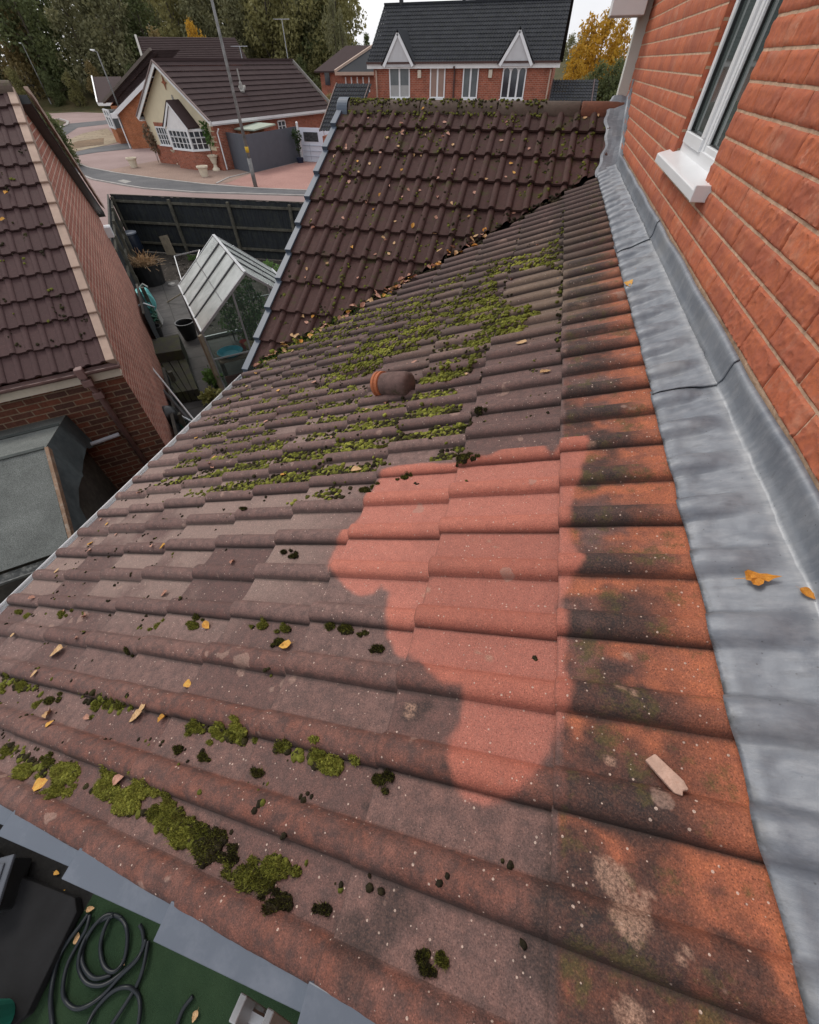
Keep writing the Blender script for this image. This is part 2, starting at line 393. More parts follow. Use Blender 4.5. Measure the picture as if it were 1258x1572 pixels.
def lean_mat():
    t = NT('lean_to_tile'); A = t.attr
    n1 = t.noise(5, 6, .65); n2 = t.noise(34, 6, .7); n3 = t.noise(240, 3, .7); n4 = t.noise(900, 2, .6); tone = A('tone')
    col = t.mix(t.math('ADD', t.math('MULTIPLY', tone, .8), t.math('MULTIPLY', n1, .3)), (.105, .054, .048), (.215, .134, .117))
    col = t.mix(t.ramp(n2, [(.38, 0), (.62, .6)]), col, (.074, .050, .046))
    col = t.mix(t.math('MULTIPLY', A('pale'), .55), col, (.31, .225, .190))
    col = t.mix(A('red'), col, t.mix(t.ramp(n2, [(.36, 0), (.62, 1)]), (.190, .070, .046), (.080, .040, .033)))
    col = t.mix(t.math('MULTIPLY', A('far'), .45), col, (.060, .034, .030))
    col = t.mix(t.math('MULTIPLY', A('tan'), .75), col, t.mix(n2, (.21, .15, .10), (.12, .085, .06)))
    col = t.mix(t.math('MULTIPLY', A('org'), .92), col, t.mix(t.ramp(n2, [(.35, 0), (.7, 1)]), (.46, .145, .065), (.33, .105, .058)))
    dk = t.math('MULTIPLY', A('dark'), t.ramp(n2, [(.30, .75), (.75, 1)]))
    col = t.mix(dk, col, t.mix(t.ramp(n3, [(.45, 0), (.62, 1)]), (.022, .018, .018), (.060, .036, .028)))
    # olive algae on the first course
    al = t.math('MULTIPLY', t.math('MULTIPLY', A('top'), t.ramp(t.noise(11, 6, .75), [(.53, 0), (.63, .7)])), t.math('SUBTRACT', 1.0, A('patch')))
    col = t.mix(al, col, t.mix(n3, (.045, .045, .012), (.12, .09, .03)))
    # the sharply bounded cleaned patch
    pc = t.mix(t.ramp(n2, [(.35, 0), (.75, 1)]), (.54, .180, .118), (.43, .138, .095))
    pc = t.mix(A('roll'), t.mix(.35, pc, (.50, .22, .18)), pc)
    pc = t.mix(1.0, pc, t.ramp(tone, [(0, .80), (1, 1.08)]), 'MULTIPLY')
    pc = t.mix(t.ramp(n1, [(.52, 0), (.72, .45)]), pc, (.26, .10, .075))
    pc = t.mix(t.ramp(n3, [(.44, 0), (.64, .7)]), pc, (.27, .08, .055))
    col = t.mix(t.math('MULTIPLY', A('patch'), .86), col, pc)
    # mineral grains
    v = t.n('TexVoronoi'); v.inputs['Scale'].default_value = 120; t.l(t.co('Object'), v.inputs['Vector'])
    sc = t.n('SeparateColor'); t.l(v.outputs['Color'], sc.inputs[0])
    grain = t.math('MULTIPLY', t.math('LESS_THAN', v.outputs['Distance'], t.math('MULTIPLY', sc.outputs[1], t.math('MULTIPLY', sc.outputs[1], .30))), t.math('GREATER_THAN', sc.outputs[0], .68))
    col = t.mix(t.math('MULTIPLY', grain, .8), col, (.52, .40, .33))
    v2 = t.n('TexVoronoi'); v2.inputs['Scale'].default_value = 260; t.l(t.co('Object'), v2.inputs['Vector'])
    sc2 = t.n('SeparateColor'); t.l(v2.outputs['Color'], sc2.inputs[0])
    col = t.mix(t.math('MULTIPLY', t.ramp(v2.outputs['Distance'], [(.2, 1), (.45, 0)]), t.math('MULTIPLY', t.math('GREATER_THAN', sc2.outputs[0], .6), .4)), col, t.mix(1.0, col, (1.9, 1.8, 1.7), 'MULTIPLY'))
    v3 = t.n('TexVoronoi'); v3.inputs['Scale'].default_value = 330; t.l(t.co('Object'), v3.inputs['Vector'])
    sc3 = t.n('SeparateColor'); t.l(v3.outputs['Color'], sc3.inputs[0])
    col = t.mix(t.math('MULTIPLY', t.ramp(v3.outputs['Distance'], [(.2, 1), (.45, 0)]), t.math('MULTIPLY', t.math('GREATER_THAN', sc3.outputs[0], .68), .55)), col, (.03, .02, .018))
    # lichen blotches
    lic = t.ramp(t.noise(9, 3, .45, stretch=(1, 1, 1)), [(.70, 0), (.715, .6)])
    col = t.mix(t.math('MULTIPLY', A('lich'), t.ramp(n3, [(.32, .15), (.58, .8)])), col, (.34, .21, .15))
    ng = t.noise(420, 3, .8); col = t.mix(1.0, col, t.ramp(ng, [(.30, .62), (.5, 1.0), (.70, 1.42)]), 'MULTIPLY')
    col = t.mix(1.0, col, t.ramp(n3, [(.32, .80), (.68, 1.22)]), 'MULTIPLY')
    col = t.mix(t.math('MULTIPLY', lic, t.ramp(n3, [(.3, .3), (.6, 1)])), col, (.36, .24, .19))
    col = t.mix(t.math('MULTIPLY', A('crease'), t.math('MULTIPLY', t.math('SUBTRACT', 1.0, t.math('MULTIPLY', A('patch'), .6)), .7)), col, (.03, .022, .02))  # dirt and painted contact shade along the foot of each roll
    col = t.mix(t.math('MULTIPLY', A('joint'), .45), col, (.03, .022, .02))
    return t.fin(col, .72, t.bump(n3, .7, .0025, t.bump(n4, .35, .001, t.bump(n2, .35, .004))), .35)
# ================================================================ OUR HOUSE
M = {}
M['lean'] = lean_mat()
M['gtile'] = tile_mat('gable_tile', (.062, .033, .030), (.092, .050, .044), (.026, .018, .017), (.055, .058, .018), .5, .8)
M['ntile'] = tile_mat('neighbour_tile', (.062, .036, .036), (.092, .054, .052), (.035, .025, .025), None, .4, .8)
M['ftile'] = tile_mat('black_tile', (.032, .034, .040), (.052, .055, .062), (.014, .015, .016), (.045, .050, .02), .4, .8, speck=False)
M['btile'] = tile_mat('brown_tile', (.054, .036, .036), (.070, .048, .047), (.035, .025, .024), None, .35, .85, speck=False)
M['brick_far'] = brick_mat('far_brick', (.36, .11, .065), (.26, .08, .05), (.40, .30, .24))
M['brick_or'] = brick_mat('orange_brick', (.42, .15, .065), (.33, .11, .05), (.40, .27, .18))
M['brick_nb'] = brick_mat('neighbour_brick', (.44, .18, .13), (.33, .13, .095), (.56, .42, .35), msize=.016)
M['brick_multi'] = brick_mat('multi_brick', (.17, .062, .038), (.085, .045, .035), (.22, .16, .11), msize=.016)
M['mortar'] = plain('mortar', (.52, .36, .25), .95, .25, 20, .6, 220, .1, bd=.004, dirt=((.25, .17, .12), .6))
M['upvc'] = plain('white_upvc', (.74, .75, .76), .28, .04, 4, .02, 30, .45, dirt=((.60, .61, .60), .25))
M['white'] = plain('white_paint', (.72, .71, .70), .5, .07, 3, .05, 40, .3)
M['greyplastic'] = plain('grey_plastic', (.090, .108, .138), .38, .06, 5, .03, 60, .4, dirt=((.20, .22, .26), .3))
M['black'] = plain('black_plastic', (.018, .019, .02), .35, .2, 8, .05, 60, .45)
M['conc'] = plain('concrete', (.30, .29, .27), .9, .2, 5, .3, 90, .2)
def lead_mat():
    t = NT('lead'); n1 = t.noise(5.5, 7, .68, stretch=(1, .55, 1)); n2 = t.noise(16, 7, .7, stretch=(1, 2.6, 1)); n3 = t.noise(120, 4, .6)
    col = t.ramp(n1, [(.28, (.120, .136, .162)), (.50, (.178, .196, .222)), (.72, (.245, .262, .285))])
    col = t.mix(t.ramp(n2, [(.46, 0), (.70, .35)]), col, (.37, .38, .395))
    col = t.mix(t.ramp(t.noise(26, 6, .7, stretch=(.6, 2.2, 1)), [(.55, 0), (.70, .38)]), col, (.105, .11, .12))
    col = t.mix(t.ramp(t.noise(3.1, 6, .6), [(.54, 0), (.72, .40)]), col, (.27, .262, .245))
    col = t.mix(t.math('MULTIPLY', t.attr('fold'), t.ramp(n2, [(.3, .25), (.6, .85)])), col, (.42, .43, .44))
    col = t.mix(t.math('MULTIPLY', t.attr('edge'), t.ramp(t.noise(30, 4, .7), [(.45, 0), (.6, .8)])), col, (.05, .048, .045))
    v = t.n('TexVoronoi'); v.inputs['Scale'].default_value = 45; t.l(t.co('Object'), v.inputs['Vector'])
    col = t.mix(t.ramp(v.outputs['Distance'], [(.03, .7), (.09, 0)]), col, (.07, .07, .075))
    r = t.ramp(n1, [(.3, .42), (.7, .62)])
    return t.fin(col, r, t.bump(n3, .15, .0015, t.bump(n2, .25, .004)), .5, .25)
M['lead'] = lead_mat()
house = empty('brick_house', (XW+.5, 3, 0), 'orange brick house on the right with tiled lean-to and lead flashing below its window', 'house')
# lean-to tiles
ncol = int((5.6-Y0)/TW)+1
def hr(k, j):
    y = Y0+j*TW; x = X0-k*.333
    if y < 1.45 and x > -1.1: return 2
    if y < 1.0: return 1 if x < -1.1 else 2
    if y < 2.2: return 1
    if k < 2 and y < 3: return 1
    return 0
def sk(k, j):
    return (Y0+j*TW) > valley(X0-(k)*.333)+.1
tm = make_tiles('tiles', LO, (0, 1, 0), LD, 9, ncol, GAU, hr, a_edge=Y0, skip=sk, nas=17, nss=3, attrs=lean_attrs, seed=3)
vn = Vector((-.804, 1, 0)).normalized()
bisect(tm, (0, valley(0)-.03, 0), vn)
sharp(tm, 50)
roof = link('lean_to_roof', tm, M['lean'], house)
# underlay and carcass of the extension below the tiles
b = MB(); zz = lambda x: lz(x)-.035
b.add([(.68, -.12, zz(.68)), (XE+.03, -.12, zz(XE)), (XE+.03, 3.02, zz(XE)), (.68, 5.5, zz(.68)),
       (.68, -.12, zz(.68)-.1), (XE+.03, -.12, zz(XE)-.1), (XE+.03, 3.02, zz(XE)-.1), (.68, 5.5, zz(.68)-.1)],
      [(0, 1, 2, 3), (7, 6, 5, 4), (0, 4, 5, 1), (1, 5, 6, 2), (2, 6, 7, 3), (3, 7, 4, 0)])
b.build('roof_deck', M['black'], house)
# gable wall under the near verge and eave wall
b = MB()
b.add([(XE+.12, -.11, 0), (.60, -.11, 0), (.60, -.11, lz(.6)-.14), (XE+.12, -.11, lz(XE+.12)-.14)], [(0, 1, 2, 3)])
b.add([(XE+.12, -.11, 0), (XE+.12, -.11, lz(XE+.12)-.14), (XE+.12, 9.4, lz(XE+.12)-.14), (XE+.12, 9.4, 0)], [(0, 1, 2, 3)])
b.build('extension_wall', M['brick_multi'], house)
# gutter and fascia along the eave
b = MB(); zg = lz(XE)+.010
n = 9; prev = None; ys = (-.13, 3.03); ring = []
for i in range(n+1):
    a = math.pi+math.pi*i/n; ring.append((XE-.030+.050*math.cos(a), zg+.050*math.sin(a)))
for i in range(n):
    (x1, z1), (x2, z2) = ring[i], ring[i+1]
    b.quad((x1, ys[0], z1), (x2, ys[0], z2), (x2, ys[1], z2), (x1, ys[1], z1))
g = b.build('gutter', M['upvc'], house, smooth=True)
sm = g.modifiers.new('th', 'SOLIDIFY'); sm.thickness = .006
b = MB(); b.box((XE+.05, 1.45, zg-.08), (.02, 3.1, .16)); b.build('fascia', M['white'], house)
# dry verge caps: near edge
for k in range(9):
    s0 = k*GAU-.012; s1 = (k+1)*GAU+.006
    b = MB()
    def P(s, y, h): return tuple(LO+LD*s+np.array([0, 1, 0])*y+LN*h)
    h0 = .010; h1 = .010+TT+.016
    w0 = .0; w1 = .015
    A0, A1 = Y0+.018, Y0-.026
    pts = [P(s0, A0-.010, h0), P(s1, A0, h1), P(s1, A1-w1, h1-.001), P(s0, A1, h0-.001), P(s0, A1, h0-.085), P(s1, A1-w1, h1-.095), P(s0, A0, h0-.02), P(s1, A0, h1-.018)]
    b.add(pts, [(0, 1, 2, 3), (3, 2, 5, 4), (1, 7, 5, 2), (0, 3, 4, 6), (0, 6, 7, 1), (6, 4, 5, 7)])
    # stiffening rib along the outer corner and small fixing nib
    b.bar(P(s0, A1-.002, h0-.080), P(s1, A1-w1-.002, h1-.09), .006, .012, up=tuple(LN))
    b.box(P(s0+.03, A1+.004, h0+.001), (.006, .006, .004))
    b.build('verge_cap', M['greyplastic'], house, bevel=.0025)
# ---- gable roof beyond the valley
ZR = GA+GT*6.27; YR = 6.27
GO = np.array([0, YR, GA+GT*YR])
GG = .320/math.cos(GTH)
XG0 = -1.157-.041-.333*4+.0                     # left edge of the first tile: rolls fall on the measured lines
A_ = np.array([1, 0, 0])
nc = int((.57-XG0)/TW)+1
def gattr(ga, gs, aa, ss, k, j, r, P): return dict(lit=np.zeros(P.shape[:2]))
gm = make_tiles('gtiles', GO, A_, GD, 11, nc, GG, None, a_edge=XG0+.04, nas=17, nss=3, seed=9, rh=.030)
bisect(gm, (0, valley(0)+.05, 0), Vector((.804, -1, 0)).normalized())
bisect(gm, (.56, 0, 0), (1, 0, 0)); bisect(gm, (XE-.0, 0, 0), (-1, 0, 0))
sharp(gm, 50); link('gable_roof', gm, M['gtile'], house)
# deck below gable, back slope
b = MB(); q = lambda y: GA+GT*y-.04
b.add([(XE+.02, 2.9, q(2.9)), (.67, 2.9, q(2.9)), (.67, YR, q(YR)), (XE+.02, YR, q(YR))], [(0, 1, 2, 3)])
b.add([(XE+.02, YR, q(YR)), (.67, YR, q(YR)), (.67, 9.5, q(YR)-GT*(9.5-YR)), (XE+.02, 9.5, q(YR)-GT*(9.5-YR))], [(0, 1, 2, 3)])
b.build('gable_deck', M['black'], house)
gb = make_tiles('btiles', np.array([0, YR, GA+GT*YR]), A_, np.array([0, math.cos(GTH), -math.sin(GTH)]), 10, nc-1, GG, None, a_edge=XG0+.04, nas=17, nss=2, seed=19)
link('back_slope', gb, M['gtile'], house)
b = MB(); xg = XE+.12
b.add([(xg, 3.0, 2.6), (xg, YR, q(YR)-.03), (xg, 9.4, 2.6)], [(0, 1, 2)]); b.build('gable_wall', M['brick_multi'], house)
# ridge tiles, mortar bed
xs = np.linspace(XE+.07, .66, 8); M['ridge'] = tile_mat('ridge_tile', (.105, .078, .064), (.150, .112, .088), (.05, .042, .034), (.085, .09, .035), .5)
M['ridge_red'] = tile_mat('ridge_tile_clean', (.19, .075, .045), (.15, .06, .04), (.05, .03, .025), None, .5)
for i in range(7):
    b = MB(); x0, x1 = xs[i]+.004, xs[i+1]-.004+(.0)
    pr = [];
    for s_ in range(15):
        a = math.pi*s_/14; pr.append((YR+.118*math.cos(a), ZR-.058+.118*math.sin(a)))
    vs_ = []
    for x in (x0, x0+.012, x1-.012, x1):
        e = .004 if x in (x0, x1) else 0
        for (y, z) in pr: vs_.append((x, y+(YR-y)*e*8, z-e))
    fs = [(r*15+k, r*15+k+1, (r+1)*15+k+1, (r+1)*15+k) for r in range(3) for k in range(14)]
    b.add(vs_, fs)
    o = b.build('ridge_tile', M['ridge_red'] if i == 6 else M['ridge'], house, smooth=True)
    so = o.modifiers.new('s', 'SOLIDIFY'); so.thickness = .014; so.offset = -1
b = MB(); b.box((-.9, YR, ZR-.03), (3.1, .19, .06)); b.build('mortar_bed', plain('bed', (.11, .085, .07), .95, .3, 9, .5, 60), house)
# grey ridge end cap and dry verge of the gable
b = MB(); pr = [(0, 0)]
vs_ = []; nn = 16
for x, r_ in ((XE+.075, .132), (XE-.045, .132), (XE-.055, .122)):
    for s_ in range(nn+1):
        a = math.pi*s_/nn; vs_.append((x, YR+r_*math.cos(a), ZR-.055+r_*math.sin(a)))
    vs_.append((x, YR-r_, ZR-.16)); vs_.append((x, YR+r_, ZR-.16))
w_ = nn+3
fs = [(r*w_+k, r*w_+k+1, (r+1)*w_+k+1, (r+1)*w_+k) for r in range(2) for k in range(nn)]
fs += [(r*w_+nn, r*w_+nn+1, (r+1)*w_+nn+1, (r+1)*w_+nn) for r in range(2)]+[(r*w_, (r+1)*w_, (r+1)*w_+nn+2, r*w_+nn+2) for r in range(2)] if False else []
fs.append(tuple(2*w_+k for k in range(nn+1)))
for r in range(2): fs += [(r*w_, (r+1)*w_, (r+1)*w_+nn+1, r*w_+nn+1)]
b.add(vs_, fs); M['bluegrey'] = plain('blue_grey_plastic', (.085, .108, .142), .45, .06, 5, .03, 60, .3)
b.build('ridge_end_cap', M['bluegrey'], house, smooth=False)
for k in range(11):
    s0 = k*GG-.01; s1 = (k+1)*GG+.004; b = MB()
    def P(s, x, h): return tuple(GO+GD*s+A_*x+GN*h)
    h0 = .028; h1 = h0+TT+.006; A0, A1 = XE+.012, XE-.05
    b.add([P(s0, A0, h0), P(s1, A0, h1), P(s1, A1-.005, h1), P(s0, A1, h0), P(s0, A1, h0-.09), P(s1, A1-.005, h1-.1), P(s0, A0, h0-.02), P(s1, A0, h1-.018)],
          [(0, 1, 2, 3), (3, 2, 5, 4), (1, 7, 5, 2), (0, 3, 4, 6), (0, 6, 7, 1), (6, 4, 5, 7)])
    b.build('verge_cap', M['bluegrey'], house, bevel=.003)
# ---- lead flashing: apron dressed over the rolls, turned up the wall, in lapped lengths
def flashing(y0, y1, lift, nm):
    ny = max(8, int((y1-y0)/.008)); yy = np.linspace(y0, y1, ny)
    # across parameter: from lower edge up to the wall, then up the wall
    us = np.concatenate([np.linspace(0, 1, 26), np.linspace(1.06, 2, 9)])
    Vv = np.zeros((ny, len(us), 3))
    for iu, u in enumerate(us):
        if u <= 1:
            xe = .500+.010*(fbm(yy*5, yy*0+3, 4, 3)-.5)
            x = xe+(XW-.028-xe)*u
            rr = prof(yy-Y0)
            follow = (1-smooth(.25, .95, np.float64(u)))
            wob = .012*(fbm(x*9, yy*7, 12, 3)-.5)+.006*(fbm(x*24, yy*34, 14, 3)-.5)+.003*(fbm(x*60, yy*90, 15, 2)-.5)
            h = rr*follow*.98+.013*(1-follow)+.006+wob*(.25+.75*smooth(0, .3, u))
            h = h-(1-smooth(0, .12, u))*.006
            x = x-.62*rr*(1-smooth(0, .35, u))
            z = lz(x)+.017+h/math.cos(LTH)*.97
            Vv[:, iu] = np.stack([x, yy, z+lift], -1)
            last = (x, z)
        else:
            t_ = (u-1)
            x = XW-.028+.008*smooth(0, .25, np.full(ny, t_))+.010*smooth(.9, 1, np.full(ny, t_))
            zt = CZ-.580+.003*np.sin(yy*9)+.006*(fbm(yy*6, yy*0+1, 2, 3)-.5)
            z = lz(XW-.028)+.017+.024+(zt-(lz(XW-.028)+.041))*t_
            z = z+.0*yy
            x = x+.003*(fbm(yy*8, yy*0+t_*4, 6, 3)-.5)-lift*.6
            Vv[:, iu] = np.stack([x, yy, z+lift*.5], -1)
    me = bpy.data.meshes.new(nm); nu = len(us); I = np.arange(ny*nu).reshape(ny, nu)
    Fv = np.stack([I[:-1, :-1], I[1:, :-1], I[1:, 1:], I[:-1, 1:]], -1).reshape(-1, 4)
    me.from_pydata(Vv.reshape(-1, 3).tolist(), [], Fv.tolist()); me.update(); me.polygons.foreach_set('use_smooth', [True]*len(me.polygons))
    fo = np.zeros((ny, nu)); ed = np.zeros((ny, nu))
    for iu, u in enumerate(us): fo[:, iu] = math.exp(-((u-.97)/.09)**2); ed[:, iu] = math.exp(-(u/.05)**2)
    me.attributes.new('fold', 'FLOAT', 'POINT').data.foreach_set('value', fo.astype(np.float32).ravel()); me.attributes.new('edge', 'FLOAT', 'POINT').data.foreach_set('value', ed.astype(np.float32).ravel())
    o = link('lead_flashing', me, M['lead'], house)
    so = o.modifiers.new('s', 'SOLIDIFY'); so.thickness = .004; so.offset = -1
    return o
flashing(-.45, 1.40, .0, 'lead1'); flashing(1.335, 3.02, .008, 'lead2'); flashing(2.93, 5.46, .016, 'lead3')
# stepped flashing up the gable abutment
b = MB()
def gq(x, y, h): return (x, y, GA+GT*y+h/math.cos(GTH))
ny = 40; vv = []
for i in range(ny+1):
    y = 5.36+(6.34-5.36)*i/ny
    xl = .50+.02*math.sin(y*9)+.01*math.sin(y*31)
    for u in (0, .15, .4, .7, 1): vv.append(gq(xl+(XW-.02-xl)*u, y, .045+.012*math.sin(y*14+u*3)*u+.008*(u > 0)))
    st = 5.36+math.floor((y-5.36)/.11)*.11+.11
    zt = GA+GT*st+.17
    vv.append((XW-.006, y, GA+GT*y+.085)); vv.append((XW-.006, y, zt))
b.add(vv, [(i*7+k, (i+1)*7+k, (i+1)*7+k+1, i*7+k+1) for i in range(ny) for k in range(6)])
o = b.build('step_flashing', M['lead'], house, smooth=False)
o.modifiers.new('s', 'SOLIDIFY').thickness = .003
# ---- brick wall with individually shaped rock-faced bricks
def brick_wall():
    zc0 = CZ+.0227; Pz = .0749; PL = .225; G = .0085
    wy0, wy1, wz0, wz1 = 2.48, 3.315, 4.535, 5.75
    V = []; F = []; T = []; base = 0; rng = np.random.default_rng(4)
    for row in range(-11, 11):
        z0 = zc0+row*Pz+G/2; z1 = z0+Pz-G
        if z0 < CZ-.59: continue
        off = (row % 2)*PL/2
        y = -.6+off-.03
        while y < 6.5:
            ya, yb = y, y+PL-.006; y += PL
            segs = [(ya, min(yb, 6.5))]
            if z1 > wz0 and z0 < wz1:
                ns = []
                for a, c in segs:
                    if c <= wy0 or a >= wy1: ns.append((a, c))
                    else:
                        if a < wy0-.01: ns.append((a, wy0))
                        if c > wy1+.01: ns.append((wy1, c))
                segs = ns
            for a, c in segs:
                if c-a < .01: continue
                near = max(0, (a+c)/2)
                res = .0042 if near < 1.7 else (.007 if near < 3.0 else .014)
                na = max(4, int((c-a)/res)); nz = max(4, int((z1-z0)/res))
                r = rng.random(4)
                u, w = np.meshgrid(np.linspace(0, 1, na), np.linspace(0, 1, nz), indexing='ij')
                Yv = a+u*(c-a); Zv = z0+w*(z1-z0)
                edge = np.minimum(np.minimum(u, 1-u)*(c-a), np.minimum(w, 1-w)*(z1-z0))
                d = .0035*smooth(0, .003, edge)
                rock = fbm((Yv+r[0]*9)*14, (Zv*1.2+r[1]*7)*14, int(r[2]*50), 4)
                ridge = 1-np.abs(2*fbm((Yv+Zv*.7)*17+r[3]*5, (Zv-Yv*.5)*17, 40+int(r[0]*40), 3)-1)
                ridge2 = 1-np.abs(2*fbm((Yv-Zv*.9)*38+r[1]*5, (Zv+Yv*.4)*38, 60+int(r[3]*40), 3)-1)
                d = d+(.0022*(rock-.45)+.0034*(ridge**6-.15)+.0020*(ridge2**5-.2))*smooth(0, .005, edge)
                # chipped arrises
                Yv = Yv+.0012*(fbm(Zv*40, Yv*9, 7, 2)-.5)*(1-smooth(0, .02, edge)); Zv = Zv+.0022*(fbm(Yv*30, Zv*9, 17, 2)-.5)*(1-smooth(0, .02, edge))
                X = XW-.004-d
                Pp = np.stack([X, Yv, Zv], -1)
                ring = np.concatenate([[np.s_[0:0]]]) if False else None
                # border skirt back into the wall
                Pb = np.zeros((na+2, nz+2, 3)); Pb[1:-1, 1:-1] = Pp
                Pb[0, 1:-1] = Pp[0]; Pb[-1, 1:-1] = Pp[-1]; Pb[1:-1, 0] = Pp[:, 0]; Pb[1:-1, -1] = Pp[:, -1]
                Pb[0, 0] = Pp[0, 0]; Pb[-1, 0] = Pp[-1, 0]; Pb[0, -1] = Pp[0, -1]; Pb[-1, -1] = Pp[-1, -1]
                for sl in (np.s_[0, :], np.s_[-1, :], np.s_[:, 0], np.s_[:, -1]): Pb[sl][..., 0] = XW+.012
                I = np.arange((na+2)*(nz+2)).reshape(na+2, nz+2)+base; base += I.size
                V.append(Pb.reshape(-1, 3)); F.append(np.stack([I[:-1, :-1], I[:-1, 1:], I[1:, 1:], I[1:, :-1]], -1).reshape(-1, 4)[:, ::-1]); T.append(np.full(I.size, r[1]))
    V = np.concatenate(V); F = np.concatenate(F); T = np.concatenate(T)
    me = bpy.data.meshes.new('bricks'); me.vertices.add(len(V)); me.vertices.foreach_set('co', V.astype(np.float32).ravel())
    me.loops.add(F.size); me.loops.foreach_set('vertex_index', F.astype(np.int32).ravel()); me.polygons.add(len(F))
    me.polygons.foreach_set('loop_start', np.arange(0, F.size, 4, dtype=np.int32)); me.polygons.foreach_set('use_smooth', [True]*len(F))
    me.attributes.new('tone', 'FLOAT', 'POINT').data.foreach_set('value', T.astype(np.float32)); me.update(); me.validate()
    t = NT('rock_face_brick'); tone = t.attr('tone'); n1 = t.noise(9, 6, .7); n2 = t.noise(55, 5, .7, stretch=(1, 1, 1)); n3 = t.noise(260, 3, .6)
    c = t.mix(t.ramp(tone, [(.0, 0), (1, 1)]), (.50, .145, .070), (.33, .100, .060)); c = t.mix(t.ramp(n1, [(.42, 0), (.64, .65)]), c, (.56, .175, .075))
    c = t.mix(t.ramp(n2, [(.42, 0), (.66, .75)]), c, (.34, .115, .075)); c = t.mix(t.ramp(t.noise(6, 5, .7), [(.55, 0), (.70, .5)]), c, (.52, .27, .18))
    c = t.mix(t.ramp(t.noise(20, 5, .7), [(.62, 0), (.72, .5)]), c, (.66, .36, .25))
    mt = t.fin(c, .85, t.bump(n3, .6, .0012, t.bump(n2, .7, .003)), .2)
    sharp(me, 50)
    return link('brickwork', me, mt, wallo)
# mortar plane (with the window opening) and plain upper gable
wy0, wy1, wz0, wz1 = 2.48, 3.315, 4.535, 5.75
b = MB(); X = XW-.0025
def wq(y0, y1, z0, z1): b.quad((X, y0, z0), (X, y1, z0), (X, y1, z1), (X, y0, z1))
wq(-.6, wy0, 0, 6.2); wq(wy1, 6.5, 0, 6.2); wq(wy0, wy1, 0, wz0); wq(wy0, wy1, wz1, 6.2)
wallo = b.build('wall', M['mortar'], house, fix=False)
brick_wall()
M['brick_own'] = brick_mat('own_brick_plain', (.46, .125, .06), (.37, .105, .062), (.40, .27, .18))
b = MB(); b.add([(XW-.003, -1.6, 5.64), (XW-.003, 6.5, 5.64), (XW-.003, 2.45, 8.6)], [(0, 1, 2)])
b.add([(XW+.003, 6.5, 0), (5.5, 6.5, 0), (5.5, 6.5, 5.3), (XW+.003, 6.5, 5.3)], [(0, 1, 2, 3)])
b.add([(XW-.003, -1.6, 0), (XW-.003, -.6, 0), (XW-.003, -.6, 5.64), (XW-.003, -1.6, 5.64)], [(0, 1, 2, 3)]); b.build('upper_wall', M['brick_own'], house)
# reveals
b = MB(); R_ = .055
b.quad((XW, wy1, wz0), (XW+R_+.05, wy1, wz0), (XW+R_+.05, wy1, wz1), (XW, wy1, wz1))
b.quad((XW, wy0, wz0), (XW+R_+.05, wy0, wz0), (XW+R_+.05, wy0, wz1), (XW, wy0, wz1))
b.quad((XW, wy0, wz1), (XW+R_+.05, wy0, wz1), (XW+R_+.05, wy1, wz1), (XW, wy1, wz1)); b.build('reveal', M['brick_own'], house)
# window: frame, casement, panes, handles-free outside; sill
wx = XW+.035
win = MB()
def frm(m_, y0, y1, z0, z1, x, w, d):
    m_.box((x+d/2, (y0+y1)/2, z0+w/2), (d, y1-y0, w)); m_.box((x+d/2, (y0+y1)/2, z1-w/2), (d, y1-y0, w))
    m_.box((x+d/2, y0+w/2, (z0+z1)/2), (d-.001, w, z1-z0-2*w)); m_.box((x+d/2, y1-w/2, (z0+z1)/2), (d-.001, w, z1-z0-2*w))
ym = 2.86
frm(win, wy0+.004, wy1-.004, wz0+.03, wz1-.004, wx-.01, .052, .07); win.box((wx+.025, ym, (wz0+wz1)/2), (.069, .05, wz1-wz0-.14))
wo_ = win.build('window', M['upvc'], house, bevel=.003)
s_ = MB(); frm(s_, ym+.012, wy1-.045, wz0+.075, wz1-.05, wx-.022, .046, .03); s_.build('casement', M['upvc'], wo_, bevel=.004)
s_ = MB(); frm(s_, wy0+.05, ym-.012, wz0+.075, wz1-.05, wx-.004, .03, .03); s_.build('bead', M['upvc'], wo_, bevel=.004)
gk = MB(); frm(gk, ym+.055, wy1-.088, wz0+.118, wz1-.093, wx-.012, .007, .02); frm(gk, wy0+.078, ym-.04, wz0+.103, wz1-.078, wx+.006, .007, .02); gk.build('gasket', M['black'], wo_)
t = NT('window_glass'); n = t.noise(2.5, 3, .5)
M['glass_dark'] = t.fin(t.ramp(n, [(.3, (.045, .060, .058)), (.7, (.085, .105, .100))]), .04, None, .9)
b = MB(); b.box((wx+.006, (ym+wy1)/2-.015, (wz0+wz1)/2), (.006, wy1-ym-.14, wz1-wz0-.2)); b.box((wx+.018, (ym+wy0)/2, (wz0+wz1)/2), (.006, ym-wy0-.11, wz1-wz0-.17)); b.build('pane', M['glass_dark'], wo_)
# sill with a nose, end caps
b = MB(); pr = [(XW+.03, 4.575), (XW-.055, 4.552), (XW-.066, 4.547), (XW-.066, 4.512), (XW-.054, 4.512), (XW-.054, 4.535), (XW+.03, 4.54)]
b.extr([(x, 2.36, z) for x, z in pr], (0, 1.06, 0))
b.box((XW-.030, 2.352, 4.538), (.074, .014, .055)); b.build('sill', M['upvc'], wo_, bevel=.003)
